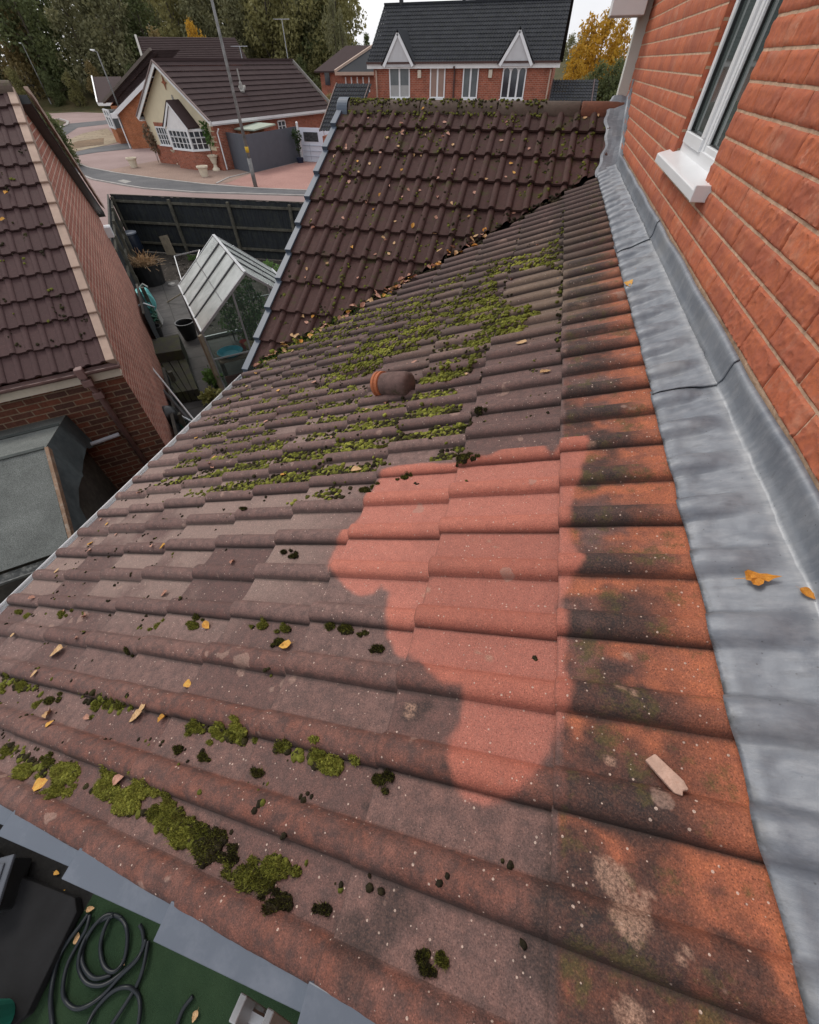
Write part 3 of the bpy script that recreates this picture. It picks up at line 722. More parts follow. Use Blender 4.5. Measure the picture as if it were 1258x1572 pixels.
# corner board and boxed eave at the far corner
b = MB(); b.box((XW-.045, 6.60, 4.95), (.11, .16, 1.05)); b.build('corner_board', plain('cream_board', (.60, .60, .55), .6, .06, 3, .1, 50), house, bevel=.004)
b = MB(); b.box((.455, 6.45, 5.30), (.30, .34, .26)); b.box((.40, 6.45, 5.445), (.44, .4, .03)); b.build('boxed_eave', M['white'], house, bevel=.006)
b = MB(); b.box((.30, 6.45, 5.42), (.05, .42, .06)); b.build('eave_gutter', M['black'], house)
# main roof verge (above the picture): sloping bargeboard up the gable
b = MB(); b.bar((XW-.06, 6.5, 5.45), (XW-.06, 2.45, 8.65), .12, .22); b.bar((XW-.06, -1.6, 5.45), (XW-.06, 2.45, 8.65), .12, .22); b.build('bargeboard', M['white'], house)
b = MB()
for sgn, y in ((1, 6.7), (-1, -1.8)): b.quad((XW-.12, y, 5.4), (6, y, 5.4), (6, 2.45, 8.78), (XW-.12, 2.45, 8.78))
b.build('main_roof', M['gtile'], house)
# ================================================================ GROUND AND STREET
def mat_ground(name, c1, c2, sc=2, sc2=60, rough=.95, bump=.3, speck=None):
    t = NT(name); n = t.noise(sc, 6, .65); n2 = t.noise(sc2, 4, .65); n3 = t.noise(sc*.2, 3, .5)
    c = t.mix(t.ramp(n, [(.35, 0), (.65, 1)]), c1, c2); c = t.mix(1.0, c, t.ramp(n2, [(.3, .72), (.7, 1.28)]), 'MULTIPLY')
    c = t.mix(1.0, c, t.ramp(n3, [(.3, .85), (.7, 1.15)]), 'MULTIPLY')
    if speck:
        v = t.n('TexVoronoi'); v.inputs['Scale'].default_value = speck[1]; t.l(t.co('Object'), v.inputs['Vector'])
        s = t.n('SeparateColor'); t.l(v.outputs['Color'], s.inputs[0])
        c = t.mix(t.math('MULTIPLY', t.math('GREATER_THAN', s.outputs[0], speck[2]), t.ramp(v.outputs['Distance'], [(.25, 1), (.4, 0)])), c, speck[0])
    return t.fin(c, rough, t.bump(n2, bump, .01), .2)
M['soil'] = mat_ground('soil', (.030, .026, .022), (.055, .046, .038), 1.5, 22, bump=.9, speck=((.16, .14, .12), 14, .8))
M['grassy'] = mat_ground('rough_grass', (.045, .055, .018), (.10, .075, .035), .8, 6, bump=.9)
M['pinkroad'] = mat_ground('pink_tarmac', (.27, .195, .18), (.32, .235, .22), .3, 30)
M['tarmac'] = mat_ground('dark_tarmac', (.095, .095, .10), (.14, .138, .14), .5, 25)
M['brownpave'] = mat_ground('brown_block', (.25, .175, .14), (.30, .21, .17), .6, 12)
M['redpave'] = mat_ground('red_drive', (.30, .165, .14), (.35, .20, .17), .5, 14)
M['gravel'] = mat_ground('gravel', (.25, .20, .14), (.33, .27, .19), 1.2, 9, speck=((.16, .11, .07), 3, .7))
M['mulch'] = mat_ground('bark', (.22, .15, .09), (.13, .09, .06), 1.5, 8)
M['kerb'] = plain('kerb', (.34, .32, .30), .9, .15, 2, .3, 30)
M['slab'] = None
def sheet(name, poly, z, mat):
    b = MB(); b.add([(p[0], p[1], z) for p in poly], [tuple(range(len(poly)))])
    o = b.build(name, mat); me = o.data
    if me.polygons[0].normal.z < 0: me.flip_normals()
    tag(o, kind='structure'); return o
def px(l, z=0.0): return [gz(x, y, z)[:2] for x, y in l]
sheet('ground', [(-400, -200), (400, -200), (400, 700), (-400, 700)], -.012, M['grassy'])
far = [(-60, 15.9), (14, 16.6), (14, 34), (-19, 60), (-60, 78), (-95, 74), (-75, 40)]
sheet('road', [(-16.6, 16.3), (16, 17.0), (16, 33), (-8, 34), (-13.5, 48), (-20, 60), (-46, 70), (-76, 76), (-84, 66), (-72, 54), (-46, 38), (-36, 30), (-26, 21), (-18, 14)], 0.0, M['pinkroad'])
up = [(106.5,246),(137,258),(178,266),(242,275),(318,284),(400,290),(470,293)]; lo = [(110,263),(143,276),(191,285),(222,290),(300,296),(400,299),(470,301)]
U = px(up); Lw = px(lo); ext = [(-4, U[-1][1]+.4), (12, U[-1][1]+.6)]; ext2 = [(12, Lw[-1][1]+.2), (-4, Lw[-1][1]+.1)]
sheet('pavement', U+ext+ext2+Lw[::-1], .012, M['tarmac'])
b = MB()
for ln, zc in ((U+ext, .03), (Lw+ext2[::-1], .045)):
    for a, c in zip(ln[:-1], ln[1:]): b.bar((a[0], a[1], zc/2), (c[0], c[1], zc/2), .13, .07)
tag(b.build('kerb', M['kerb']), kind='structure')
sheet('service_cover', px([(181,278),(190,276),(203,279),(193,282)]), .018, M['conc'])
brn = px([(168,261),(212,252),(262,243),(320,242),(352,256),(384,264),(388,268),(345,281),(318,284),(242,275),(178,266)])
sheet('paved_forecourt', brn, .006, M['brownpave'])
sheet('driveway', px([(345,282),(372,272),(388,266),(462,249),(520,250),(520,293),(470,293),(400,290)]), .008, M['redpave'])
sheet('inspection_cover', px([(337,279),(349,274),(362,276),(350,281)]), .014, M['brownpave'])
b = MB(); e1 = px([(333,282),(352,273),(385,265)]); [b.bar((*a, .02), (*c, .02), .12, .05) for a, c in zip(e1[:-1], e1[1:])]; tag(b.build('edging', M['kerb']), kind='structure')
sheet('gravel_bed', px([(93,224),(104,215),(128,205),(165,197),(186,218),(160,224),(104,235)]), .02, M['gravel'])
sheet('bark_bed', px([(97,226),(120,217),(160,212),(160,222),(130,226),(104,231)]), .026, M['mulch'])
sheet('tarmac_path', px([(102,237),(150,226),(198,219),(208,228),(150,234),(108,241)]), .016, M['tarmac'])
sheet('side_pavement', px([(75,202),(105,190),(170,184),(172,190),(120,196),(90,215)]), .010, M['tarmac'])
sheet('green_verge', px([(62,188),(90,184),(102,188),(84,200),(72,201)]), .03, M['grassy'])
b = MB(); kp = px([(70,186),(92,183),(105,187),(104,192),(88,199),(76,203)]); [b.bar((*a, .04), (*c, .04), .3, .1) for a, c in zip(kp[:-1], kp[1:])]; tag(b.build('kerb', M['kerb']), kind='structure')
# raised wooded bank behind the street
b = MB(); rows = []
bx = [(-118, 64), (-84, 77), (-62, 86), (-40, 86), (-20, 92), (10, 100), (60, 104)]
for i, (x, y) in enumerate(bx): rows += [(x, y, 0), (x-3, y+8, 1.6), (x-8, y+40, 5.0)]
b.add(rows, [(i*3+k, (i+1)*3+k, (i+1)*3+k+1, i*3+k+1) for i in range(len(bx)-1) for k in range(2)])
tag(b.build('bank', mat_ground('bank_scrub', (.05, .050, .018), (.085, .065, .03), .4, 3, bump=1.0), smooth=True), kind='structure')
# ---- the back garden between the houses
E_ = Vector((math.cos(math.radians(43)), math.sin(math.radians(43)), 0)); W_ = Vector((-E_.y, E_.x, 0)); NC = Vector((-4.745, 3.58, 0))
def nl(e, w, z=0.0): return NC+E_*e+W_*w+Vector((0, 0, z))
sheet('garden_soil', [(-15.9, 15.5), (-9.9, 8.8), (-4.4, 3.2), (-7, -1), (-2.3, -1), (-2.3, 9), (2, 9.6), (2, 16)], .012, M['soil'])
t = NT('slab'); br = t.n('TexBrick'); t.l(t.co('UV'), br.inputs['Vector']); br.inputs['Scale'].default_value = 1; br.inputs['Brick Width'].default_value = .6; br.inputs['Row Height'].default_value = .6
br.inputs['Mortar Size'].default_value = .012; br.offset = 0; br.inputs['Color1'].default_value = (.080, .074, .070, 1); br.inputs['Color2'].default_value = (.060, .057, .055, 1); br.inputs['Mortar'].default_value = (.03, .03, .025, 1)
n1 = t.noise(4, 6, .7); M['slab'] = t.fin(t.mix(1.0, br.outputs['Color'], t.ramp(n1, [(.3, .65), (.7, 1.25)]), 'MULTIPLY'), .8, t.bump(t.math('SUBTRACT', t.math('MULTIPLY', n1, .4), br.outputs['Fac']), .5, .01), .35)
def slabpath(e0, e1, w0, w1, z):
    b = MB(); vs_ = [nl(e0, w0, z), nl(e1, w0, z), nl(e1, w1, z), nl(e0, w1, z)]
    b.add(vs_, [(0, 1, 2, 3)]); o = b.build('path', M['slab'], uv=False); me = o.data; u = me.uv_layers.new(name='UVMap').data
    for li, c in enumerate([(e0, w0), (e1, w0), (e1, w1), (e0, w1)]): u[li].uv = c
    if me.polygons[0].normal.z < 0: me.flip_normals()
    return tag(o, kind='structure')
def ecoord(x, y, z=0.0):
    v = gz(x, y, z)-NC; v.z = 0; return (round(v.dot(E_), 2), round(v.dot(W_), 2))
slabpath(-.1, 1.15, -1.5, 11.6, .022)
slabpath(1.15, 2.0, -1.0, 6.2, .022)
# turf strip below the near verge
M['turf'] = mat_ground('artificial_turf', (.018, .040, .019), (.028, .055, .026), 2, 160, bump=.8)
sheet('artificial_turf', [(-2.75, -4), (3, -4), (3, .2), (-2.2, .2), (-2.2, -.4), (-2.75, -.9)], .02, M['turf'])
sheet('patio', [(-8, -5), (-2.75, -5), (-2.75, .2), (-3.2, 1.2), (-8, 1.2)], .018, mat_ground('dark_patio', (.012, .012, .012), (.022, .021, .02), 2, 30))
# ================================================================ NEIGHBOUR'S HOUSE
nb = empty('neighbour_house', tuple(nl(-1, 2)), 'brown tiled house on the left with pinkish verge tiles and a bare brick side wall', 'house')
nth = math.atan(.515); NS = 3.92; NZE = 2.67; NZR = NZE+.515*NS
nD = np.array([*( -W_*math.cos(nth))[:2], -math.sin(nth)]); nA = np.array([*(-E_)[:2], 0.0])
NG = .345
ncs = int(round((NS+.12)/math.cos(nth)/NG))
rO = np.array(nl(0.02, NS, NZR))
nm = make_tiles('n', rO, nA, nD, ncs, 24, (NS+.16)/math.cos(nth)/ncs, None, a_edge=.06, nas=17, nss=3, seed=31, rh=.024)
sharp(nm, 50); link('roof', nm, M['ntile'], nb)
nD2 = np.array([*(W_*math.cos(nth))[:2], -math.sin(nth)])
nm = make_tiles('n2', rO, nA, nD2, 10, 24, .345, None, a_edge=.06, nas=17, nss=2, seed=33); link('roof', nm, M['ntile'], nb)
M['nverge'] = plain('pink_verge', (.35, .25, .195), .75, .15, 5, .3, 80, dirt=((.30, .20, .16), .6))
ngz = (NS+.16)/math.cos(nth)/ncs
nN = np.cross(nA, nD); nN = nN if nN[2] > 0 else -nN
for slope, D_, cnt in ((0, nD, ncs), (1, nD2, 12)):
    N_ = np.cross(nA, D_); N_ = N_ if N_[2] > 0 else -N_
    for k in range(cnt):
        g_ = ngz if slope == 0 else .345
        b = MB()
        def P(s, a, h): return tuple(rO+D_*s+nA*a+N_*h)
        s0, s1 = k*g_-.01, (k+1)*g_+.004; h0, h1 = .03, .055
        xo = 0 if slope == 0 else -.17; xi = .065 if slope == 0 else -.14
        b.add([P(s0, xi, h0), P(s1, xi, h1), P(s1, xo-.03, h1), P(s0, xo-.025, h0), P(s0, xo-.025, h0-.10), P(s1, xo-.03, h1-.12), P(s0, xi, h0-.03), P(s1, xi, h1-.03)],
              [(0, 1, 2, 3), (3, 2, 5, 4), (1, 7, 5, 2), (0, 3, 4, 6), (6, 4, 5, 7)])
        b.build('verge_tile', M['nverge'], nb, bevel=.008)
b = MB(); P0 = lambda e, w, z: tuple(nl(e, w, z))
for i in range(8):
    pass
prr = [(NS+.12*math.cos(math.pi*k/10), NZR-.03+.12*math.sin(math.pi*k/10)) for k in range(11)]
vs_ = [P0(e, w, z) for e in (.03, -8) for (w, z) in prr]; b.add(vs_, [(k, k+1, 11+k+1, 11+k) for k in range(10)]+[tuple(range(11))])
b.build('ridge', M['ridge'], nb, smooth=False)
# side wall and front wall
WB = 2*NS
b = MB(); b.add([nl(0, 0, 0), nl(0, WB, 0), nl(0, WB, NZE-.08), nl(0, NS, NZR-.08), nl(0, 0, NZE-.08)], [(0, 1, 2, 3, 4)]); b.build('side_wall', M['brick_nb'], nb)
b = MB(); b.add([nl(0, 0, 0), nl(-8, 0, 0), nl(-8, 0, NZE-.05), nl(0, 0, NZE-.05)], [(0, 1, 2, 3)]); b.build('front_wall', M['brick_multi'], nb)
# back-slope barge: dark board with a grey gutter-like bead
b = MB(); a_ = nl(.055, NS+.15, NZR-.515*.15-.02); c_ = nl(.055, WB+.1, NZE-.07); b.bar(a_, c_, .17, .10); b.build('bargeboard', M['black'], nb)
M['greytrim'] = plain('grey_trim', (.44, .46, .50), .45, .08, 5, .05, 50)
b = MB(); b.tube([nl(.06, NS+.6, NZR-.515*.6+.05), nl(.06, WB-.1, NZE+.0)], .026, 8); b.build('trim', M['greytrim'], nb, smooth=True)
b = MB(); b.box(tuple(nl(.06, WB-.1, NZE-.36)), (.16, .30, .2), Matrix.Rotation(math.radians(43), 3, 'Z')); b.build('eave_box', M['upvc'], nb, bevel=.01)
# front eave: fascia, brown gutter, brackets, downpipe with swan neck, grey waste pipe
M['bgutter'] = plain('brown_gutter', (.19, .115, .105), .45, .12, 5, .1, 60, dirt=((.10, .06, .055), .5))
M['cream'] = plain('cream_fascia', (.60, .54, .44), .55, .08, 4, .08, 40, dirt=((.42, .36, .28), .4))
ze = NZE-.10
b = MB(); b.bar(nl(.02, -.10, ze-.10), nl(-8, -.10, ze-.10), .02, .15); b.bar(nl(.02, -.04, ze-.16), nl(-8, -.04, ze-.16), .12, .015); b.build('fascia', M['cream'], nb)
b = MB(); rr = [(math.cos(math.pi+math.pi*k/8)*.055, math.sin(math.pi+math.pi*k/8)*.055) for k in range(9)]
vs_ = [nl(e, -.175+p[0], ze+.0+p[1]) for e in (.06, -8) for p in rr]; b.add(vs_, [(k, k+1, 9+k+1, 9+k) for k in range(8)]+[tuple(range(9))])
o = b.build('gutter', M['bgutter'], nb, smooth=False); o.modifiers.new('s', 'SOLIDIFY').thickness = .008
for e in (-.35, -1.25, -2.2):
    b = MB(); b.box(tuple(nl(e, -.175, ze-.01)), (.09, .13, .12), Matrix.Rotation(math.radians(43), 3, 'Z')); b.build('gutter_bracket', M['bgutter'], nb, bevel=.01)
b = MB(); b.tube([nl(-.35, -.17, ze-.02), nl(-.35, -.17, ze-.18), nl(-.35, -.06, ze-.34), nl(-.35, -.06, .1)], .035, 8); b.build('downpipe', M['bgutter'], nb, smooth=True)
for w_, z_ in ((-.06, ze-.36), (-.17, ze-.14)): b = MB(); b.box(tuple(nl(-.35, w_, z_)), (.11, .1, .085), Matrix.Rotation(math.radians(43), 3, 'Z')); b.build('pipe_collar', M['bgutter'], nb, bevel=.01)
b = MB(); b.tube([nl(-.42, -.06, 1.62), nl(-1.15, -.06, 1.55)], .028, 8); b.build('waste_pipe', M['greytrim'], nb, smooth=True)
# ================================================================ FELT SHED
shd = empty('shed', (-4.9, 1.9, 0), 'low shed with a grey-green mineral felt roof and worn brown bargeboard beside the left house', 'shed')
t = NT('roof_felt'); n1 = t.noise(160, 3, .7); n2 = t.noise(3, 6, .65)
c = t.mix(t.ramp(n1, [(.38, 0), (.60, 1)]), (.070, .080, .074), (.19, .20, .19)); c = t.mix(1.0, c, t.ramp(n2, [(.3, .7), (.7, 1.15)]), 'MULTIPLY'); M['felt'] = t.fin(c, .9, t.bump(n1, .6, .003), .2)
SR = Vector((-4.57, 2.14, 0)); M['dfelt0'] = plain('felt_edge', (.05, .058, .055), .9, .2, 9, .3, 60)
def sl(e, w, z): return SR+E_*e+W_*w+Vector((0, 0, z))
b = MB()
def wedge(e0, e1, w0, z0, w1, z1, th=.02, n=6):
    for i in range(n):
        pass
    b.extr([sl(e0, w0, z0), sl(e1, w0, z0), sl(e1, w1, z1), sl(e0, w1, z1)], (0, 0, -th))
wedge(-3, .03, .02, 2.31, -1.08, 1.88); wedge(-3, .03, .0, 2.305, 1.32, 1.99)
wedge(-3, .036, -.62, 2.075, -1.12, 1.882, .006)
b.build('felt_roof', M['felt'], shd)
b = MB()
for w_a in (.02, -.98, .78): za = 2.318-(abs(w_a)*(.405 if w_a < 0 else .24)); b.bar(sl(.03, w_a, za), sl(-3, w_a+.03, za), .05, .006)
b.build('felt_lap', M['dfelt0'], shd)
# felt dressed down over the gable end, slightly crumpled
b = MB(); nn = 14; vv = []
for i in range(nn+1):
    w = -1.06+(1.30+1.06)*i/nn; zt = 2.30-(abs(w)*(.395 if w < 0 else .24)); 
    for kk in range(7):
        u = kk/6; drop = .42+.08*math.sin(w*7); out = .035+.10*u*(.6+.4*math.sin(w*9+2))*(1 if w > -.3 else .5)
        vv.append(sl(out, w, zt-u*drop))
b.add(vv, [(i*7+k, (i+1)*7+k, (i+1)*7+k+1, i*7+k+1) for i in range(nn) for k in range(6)])
t = NT('dark_felt'); n1 = t.noise(8, 5, .6); M['dfelt'] = t.fin(t.ramp(n1, [(.3, (.045, .060, .064)), (.7, (.085, .105, .110))]), .75, t.bump(n1, .4, .02), .3)
o = b.build('felt_flap', M['dfelt'], shd, smooth=True)
M['oldwood'] = plain('old_wood', (.20, .13, .085), .85, .3, 8, .5, 60, stretch=(1, 1, 1), dirt=((.33, .29, .24), .7))
M['dkwood'] = plain('dark_wood', (.050, .045, .038), .85, .35, 6, .5, 60, dirt=((.10, .095, .07), .6))
b = MB(); b.bar(sl(.06, .0, 2.30), sl(.06, -1.10, 1.86), .035, .07); b.build('bargeboard', M['oldwood'], shd, bevel=.004)
b = MB(); b.extr([sl(-.05, -1.0, 0), sl(-.05, 1.2, 0), sl(-.05, 1.2, 1.98), sl(-.05, 0, 2.26), sl(-.05, -1.0, 1.86)], tuple(-E_*2.9)); b.build('wall', M['dkwood'], shd)
b = MB(); gy = 1.83
rr = [(math.cos(math.pi+math.pi*k/8)*.06, math.sin(math.pi+math.pi*k/8)*.06) for k in range(9)]
b.add([sl(e, -1.16+p[0], gy+p[1]) for e in (.02, -3) for p in rr], [(k, k+1, 9+k+1, 9+k) for k in range(8)]+[tuple(range(9))])
o = b.build('gutter', plain('dirty_gutter', (.10, .105, .10), .5, .2, 9, .2, 40, dirt=((.42, .42, .38), .7)), shd); o.modifiers.new('s', 'SOLIDIFY').thickness = .012
b = MB(); b.bar(sl(.0, -1.16, 1.78), sl(.28, -1.25, 1.55), .07, .05); b.build('gutter_outlet', M['conc'], shd, bevel=.008)
# dark glazed lean-to beside the shed
gl = empty('cold_frame', (-4.3, 2.6, 0), 'dark glazed frame leaning between the felt shed and the brick wall', 'cold frame')
b = MB()
for w in (-.9, -.45, .0, .45): b.bar(sl(.45, w, 1.15), sl(1.15, w-.1, .55), .035, .035)
b.bar(sl(.45, -.95, 1.15), sl(.45, .5, 1.15), .04, .04); b.bar(sl(1.15, -1.05, .55), sl(1.15, .4, .55), .04, .04); b.bar(sl(.5, -.95, 1.2), sl(1.3, .35, .9), .03, .05)
b.build('frame', M['dkwood'], gl)
t = NT('old_glass'); M['glass_old'] = t.fin(t.ramp(t.noise(3, 4, .6), [(.3, (.035, .045, .050)), (.7, (.08, .10, .11))]), .12, None, .6)
b = MB(); b.extr([sl(.45, -.92, 1.14), sl(.45, .46, 1.14), sl(1.14, .38, .56), sl(1.14, -1.02, .56)], (0, 0, -.006)); b.build('pane', M['glass_old'], gl)
b = MB(); b.extr([sl(.47, -.9, 0), sl(1.1, -1, 0), sl(1.1, -1, .5), sl(.47, -.9, 1.1)], tuple(W_*1.3)); b.build('box', M['dkwood'], gl)
# ================================================================ GARDEN THINGS
M['blackfence'] = plain('black_fence', (.022, .026, .030), .8, .4, 3, .5, 30, stretch=(6, 6, .4), dirt=((.05, .055, .04), .6))
M['postwood'] = plain('green_wood', (.085, .080, .062), .85, .35, 5, .5, 40, dirt=((.17, .165, .14), .6))
def fence(nm, a, c, h, label, post_sp=1.85, posts_side=1, mat=None, rails=True, pm=None):
    a = Vector((*a, 0)); c = Vector((*c, 0)); d = (c-a); L = d.length; d.normalize(); n = Vector((d.y, -d.x, 0))*posts_side
    f = empty(nm, tuple(a), label, 'fence')
    b = MB(); k = 0; w = .0
    while w < L:
        ww = min(.125, L-w); h_ = h-.012*random.random(); b.bar(a+d*(w+ww/2)+Vector((0, 0, .04)), a+d*(w+ww/2)+Vector((0, 0, h_)), .016, ww-.004, up=tuple(d)) ; w += .125
    b.build('boards', mat or M['blackfence'], f)
    b = MB()
    if rails:
        for z in (.35, 1.0, h-.17):
            b = MB(); b.bar(a+n*.04+Vector((0, 0, z)), c+n*.04+Vector((0, 0, z)), .05, .07); b.build('rail', pm or M['postwood'], f)
    w = .1
    while w < L:
        b = MB(); b.box(tuple(a+d*w+n*.09+Vector((0, 0, (h-.05)/2))), (.09, .09, h-.05), Matrix.Rotation(math.atan2(d.y, d.x), 3, 'Z')); b.build('post', pm or M['postwood'], f, bevel=.006); w += post_sp
    b = MB(); b.bar(a+Vector((0, 0, h+.01)), c+Vector((0, 0, h+.01)), .05, .02); b.build('cap', M['dkwood'], f)
    return f
fence('garden_fence', (-15.55, 15.3), (2.2, 16.15), 1.8, 'long black boarded fence along the street behind the greenhouse', 2.35)
fence('garden_fence', (-15.6, 15.25), tuple(gz(170, 374, 1.8)[:2]), 1.8, 'black boarded fence running from the street corner to the left house', 1.9, -1)
for s0_, s1_, h_, lb in ((5.7, 7.9, 1.1, 'tall black boards tight against the far half of the brick side wall'), (1.7, 4.0, .55, 'black boards of middling height against the brick side wall'), (-.5, 1.65, .85, 'low black boards against the near end of the brick side wall')):
    fence('board_screen', tuple(nl(.10, s1_)[:2]), tuple(nl(.10, s0_)[:2]), h_, lb, 9, -1, rails=False)
# leaning stubs and board in front of the fence
def stick(nm, pts, r, mat, label, cat, n=6): b = MB(); b.tube(pts, r, n); return tag(b.build(nm, mat), label, cat)
M['palewood'] = plain('pale_wood', (.26, .22, .16), .85, .25, 7, .4, 60)
def post_at(x, y, h, lean, label):
    p = gz(x, y, 0); b = MB(); b.bar(p, p+Vector((lean, 0, h)), .09, .07); return tag(b.build('timber_stub', M['palewood'], bevel=.008), label, 'timber')
post_at(300, 380, .75, -.1, 'short pale timber leaning on the black fence left of the greenhouse ridge')
post_at(371, 384, .75, -.05, 'short pale timber behind the greenhouse roof by the black fence')
post_at(441, 393, .75, -.05, 'short pale timber at the fence close to the dark gable verge')
b = MB(); p = gz(264, 392); b.bar(p, p+Vector((-.12, .1, .62)), .42, .04, up=(0, 1, 0)); tag(b.build('plank', M['palewood'], bevel=.004), 'upright square wooden board standing in the soil by the black fence', 'board')
# water butt with pale lid
wb = empty('water_butt', tuple(gz(214, 395)), 'dark blue barrel with a pale round lid in the fence corner', 'barrel')
c = gz(214, 397); b = MB(); b.lathe(c, [(0, 0), (.26, 0), (.32, .35), (.31, .7), (.27, .82)], 20); b.build('barrel', plain('navy_plastic', (.012, .018, .032), .4, .1, 4, .05, 40), wb, smooth=True)
b = MB(); b.lathe(c, [(0, .86), (.2, .87), (.31, .85), (.31, .81), (.28, .81)], 20); b.build('lid', plain('lid_grey', (.16, .18, .22), .4, .1, 5, .05, 40), wb, smooth=False)
# heap of straw stems in a dark bin
sb = empty('straw_bin', tuple(gz(240, 432)), 'black bin heaped with dry straw coloured stems in the fence corner', 'bin')
c = gz(236, 436); b = MB(); b.lathe(c, [(.0, 0), (.36, 0), (.46, .62), (.48, .62), (.40, .02)], 16); b.build('bin', M['black'], sb, smooth=False)
b = MB(); rr = random.Random(3)
for i in range(240):
    a = rr.random()*6.28; r = rr.random()**.6*.38; o_ = Vector((r*math.cos(a), r*math.sin(a), .55+rr.random()*.2)); d = Vector((rr.gauss(.45, .3), rr.gauss(-.35, .3), rr.gauss(.25, .22))).normalized()*rr.uniform(.35, .75)
    b.bar(c+o_-d*.4, c+o_+d*.6, .010, .006)
b.build('stems', plain('straw', (.46, .32, .19), .8, .35, 8, .2, 60), sb)
# turquoise hose reel
hr_ = empty('hose_reel', tuple(gz(222, 462)), 'turquoise plastic hose reel box on a stand by the left brick wall', 'hose reel')
M['teal'] = plain('turquoise', (.12, .40, .39), .35, .1, 5, .04, 50)
c = gz(224, 468, .55); Rz = Matrix.Rotation(math.radians(35), 3, 'Z')
b = MB(); b.box(c+Vector((-.1, .15, .12)), (.42, .62, .42), Rz, .75); b.build('body', M['teal'], hr_, bevel=.07)
b = MB(); Mx = Rz @ Matrix.Rotation(math.radians(70), 3, 'X'); b.lathe(c+Vector((.12, -.12, .10)), [(0, .12), (.14, .12), (.17, .10), (.18, .05), (.27, .04), (.28, -.05), (.0, -.06)], 22, Mx); b.build('drum', M['teal'], hr_, bevel=.01)
b = MB(); b.box(c+Vector((-.02, .1, -.3)), (.35, .4, .5), Rz, .7); b.build('stand', M['conc'], hr_, bevel=.02)
b = MB(); b.tube([c+Vector((-.3, .35, .3)), c+Vector((-.2, .42, .38)), c+Vector((-.05, .4, .32))], .02); b.build('handle', M['conc'], hr_)
# tubular cart with green hose
ct = empty('hose_cart', tuple(gz(228, 520)), 'silver tubular hose cart with tangled green hose beside the slab path', 'cart')
M['steel'] = plain('galv_tube', (.45, .47, .48), .3, .1, 5, .05, 40, metal=.6)
def gzs(l): return [gz(x, y, z) for x, y, z in l]
b = MB(); b.tube(gzs([(212,512,.1),(213,495,.5),(211,478,.9),(214,468,1.0),(222,466,1.0),(238,472,.9)]), .022, 8); b.tube(gzs([(216,490,.6),(222,502,.45),(232,512,.2),(240,520,.05)]), .022, 8); b.build('frame', M['steel'], ct, smooth=True)
b = MB(); c = gz(228, 490, .35); pts = []
rr = random.Random(5)
for i in range(110):
    a = i*.42; pts.append(c+Vector((math.cos(a)*(.24+.07*math.sin(i*.7)), math.sin(a)*(.22+.05*math.sin(i*1.3)), .10*math.sin(i*.33)+.16*math.sin(a*.21)+.05)))
b.tube(pts, .015, 6); b.build('hose', plain('green_hose', (.02, .09, .055), .4, .2, 8, .05, 60), ct, smooth=True)
# open timber rack, pale bag, planter wall, black boards
b = MB()
for i in range(3): b.bar(gz(194, 488+i*9, .55), gz(214, 486+i*9, .55), .09, .03)
b.bar(gz(196, 485, .5), gz(205, 516, .5), .05, .05); b.bar(gz(196, 485, .03), gz(196, 485, .5), .05, .05); b.bar(gz(205, 516, .03), gz(205, 516, .5), .05, .05); b.bar(gz(214, 486, .03), gz(214, 486, .5), .05, .05)
tag(b.build('timber_rack', M['oldwood']), 'small brown slatted timber rack against the brick wall', 'rack')
pl_ = MB(); c = gz(228, 520, .0)
for i, (x, y) in enumerate([(222, 505), (231, 506), (226, 517), (236, 516)]):
    q_ = gz(x, y, .05); pl_.lathe(q_, [(0, 0), (.09, .02), (.11, .2), (.09, .42), (.0, .46)], 8)
tag(pl_.build('sack', plain('pale_sack', (.22, .20, .17), .9, .3, 9, .6, 40), smooth=True), 'pale crumpled sacks stood behind the mossy plank stack', 'sack')
t = NT('mossy_plank'); n1 = t.noise(5, 6, .7); n2 = t.noise(60, 4, .7, stretch=(1, .12, 1))
M['mossplank'] = t.fin(t.mix(t.ramp(n1, [(.45, 0), (.65, .8)]), t.mix(n2, (.035, .033, .028), (.07, .066, .055)), (.07, .075, .03)), .9, t.bump(n2, .5, .01), .2)
def obox(corners, z0, z1, nm, mat, lab, cat, bev=.01):
    b = MB(); b.prism([gz(x, y, z1)[:2] for x, y in corners], z0, z1); return tag(b.build(nm, mat, bevel=bev), lab, cat)
obox([(199,528),(274,512),(279,537),(203,549)], .02, .52, 'planter', M['mossplank'], 'mossy dark timber trough at the head of the plank stack', 'planter')
ps = empty('plank_stack', tuple(gz(250, 570)), 'dark weathered planks laid flat between the brick wall and slab path', 'planks')
q0, q1, q2, q3 = [gz(x, y, .30) for x, y in ((207,551),(281,537),(304,597),(262,604))]
for i in range(5):
    u0, u1 = i/5+.008, (i+1)/5-.008; b = MB(); b.extr([q0.lerp(q1, u0), q0.lerp(q1, u1), q3.lerp(q2, u1), q3.lerp(q2, u0)], (0, 0, -.28+random.random()*.02)); b.build('plank', M['mossplank'], ps, bevel=.006)
# black bucket on the path
bk = empty('plant_bucket', tuple(gz(294, 520)), 'empty black plant bucket on the path beside the greenhouse corner', 'bucket')
c = gz(294, 520); b = MB(); b.lathe(c, [(0, .01), (.17, 0), (.235, .42), (.25, .42), (.25, .45), (.215, .45), (.205, .42), (.155, .03), (0, .03)], 24); b.build('pot', M['black'], bk, smooth=False, bevel=.004)
c = gz(246, 519); b = MB(); b.lathe(c, [(0, .01), (.11, 0), (.15, .30), (.165, .32), (.14, .32), (.10, .03), (0, .03)], 18); tag(b.build('flower_pot', M['black']), 'small black pot behind the mossy timber trough', 'pot')
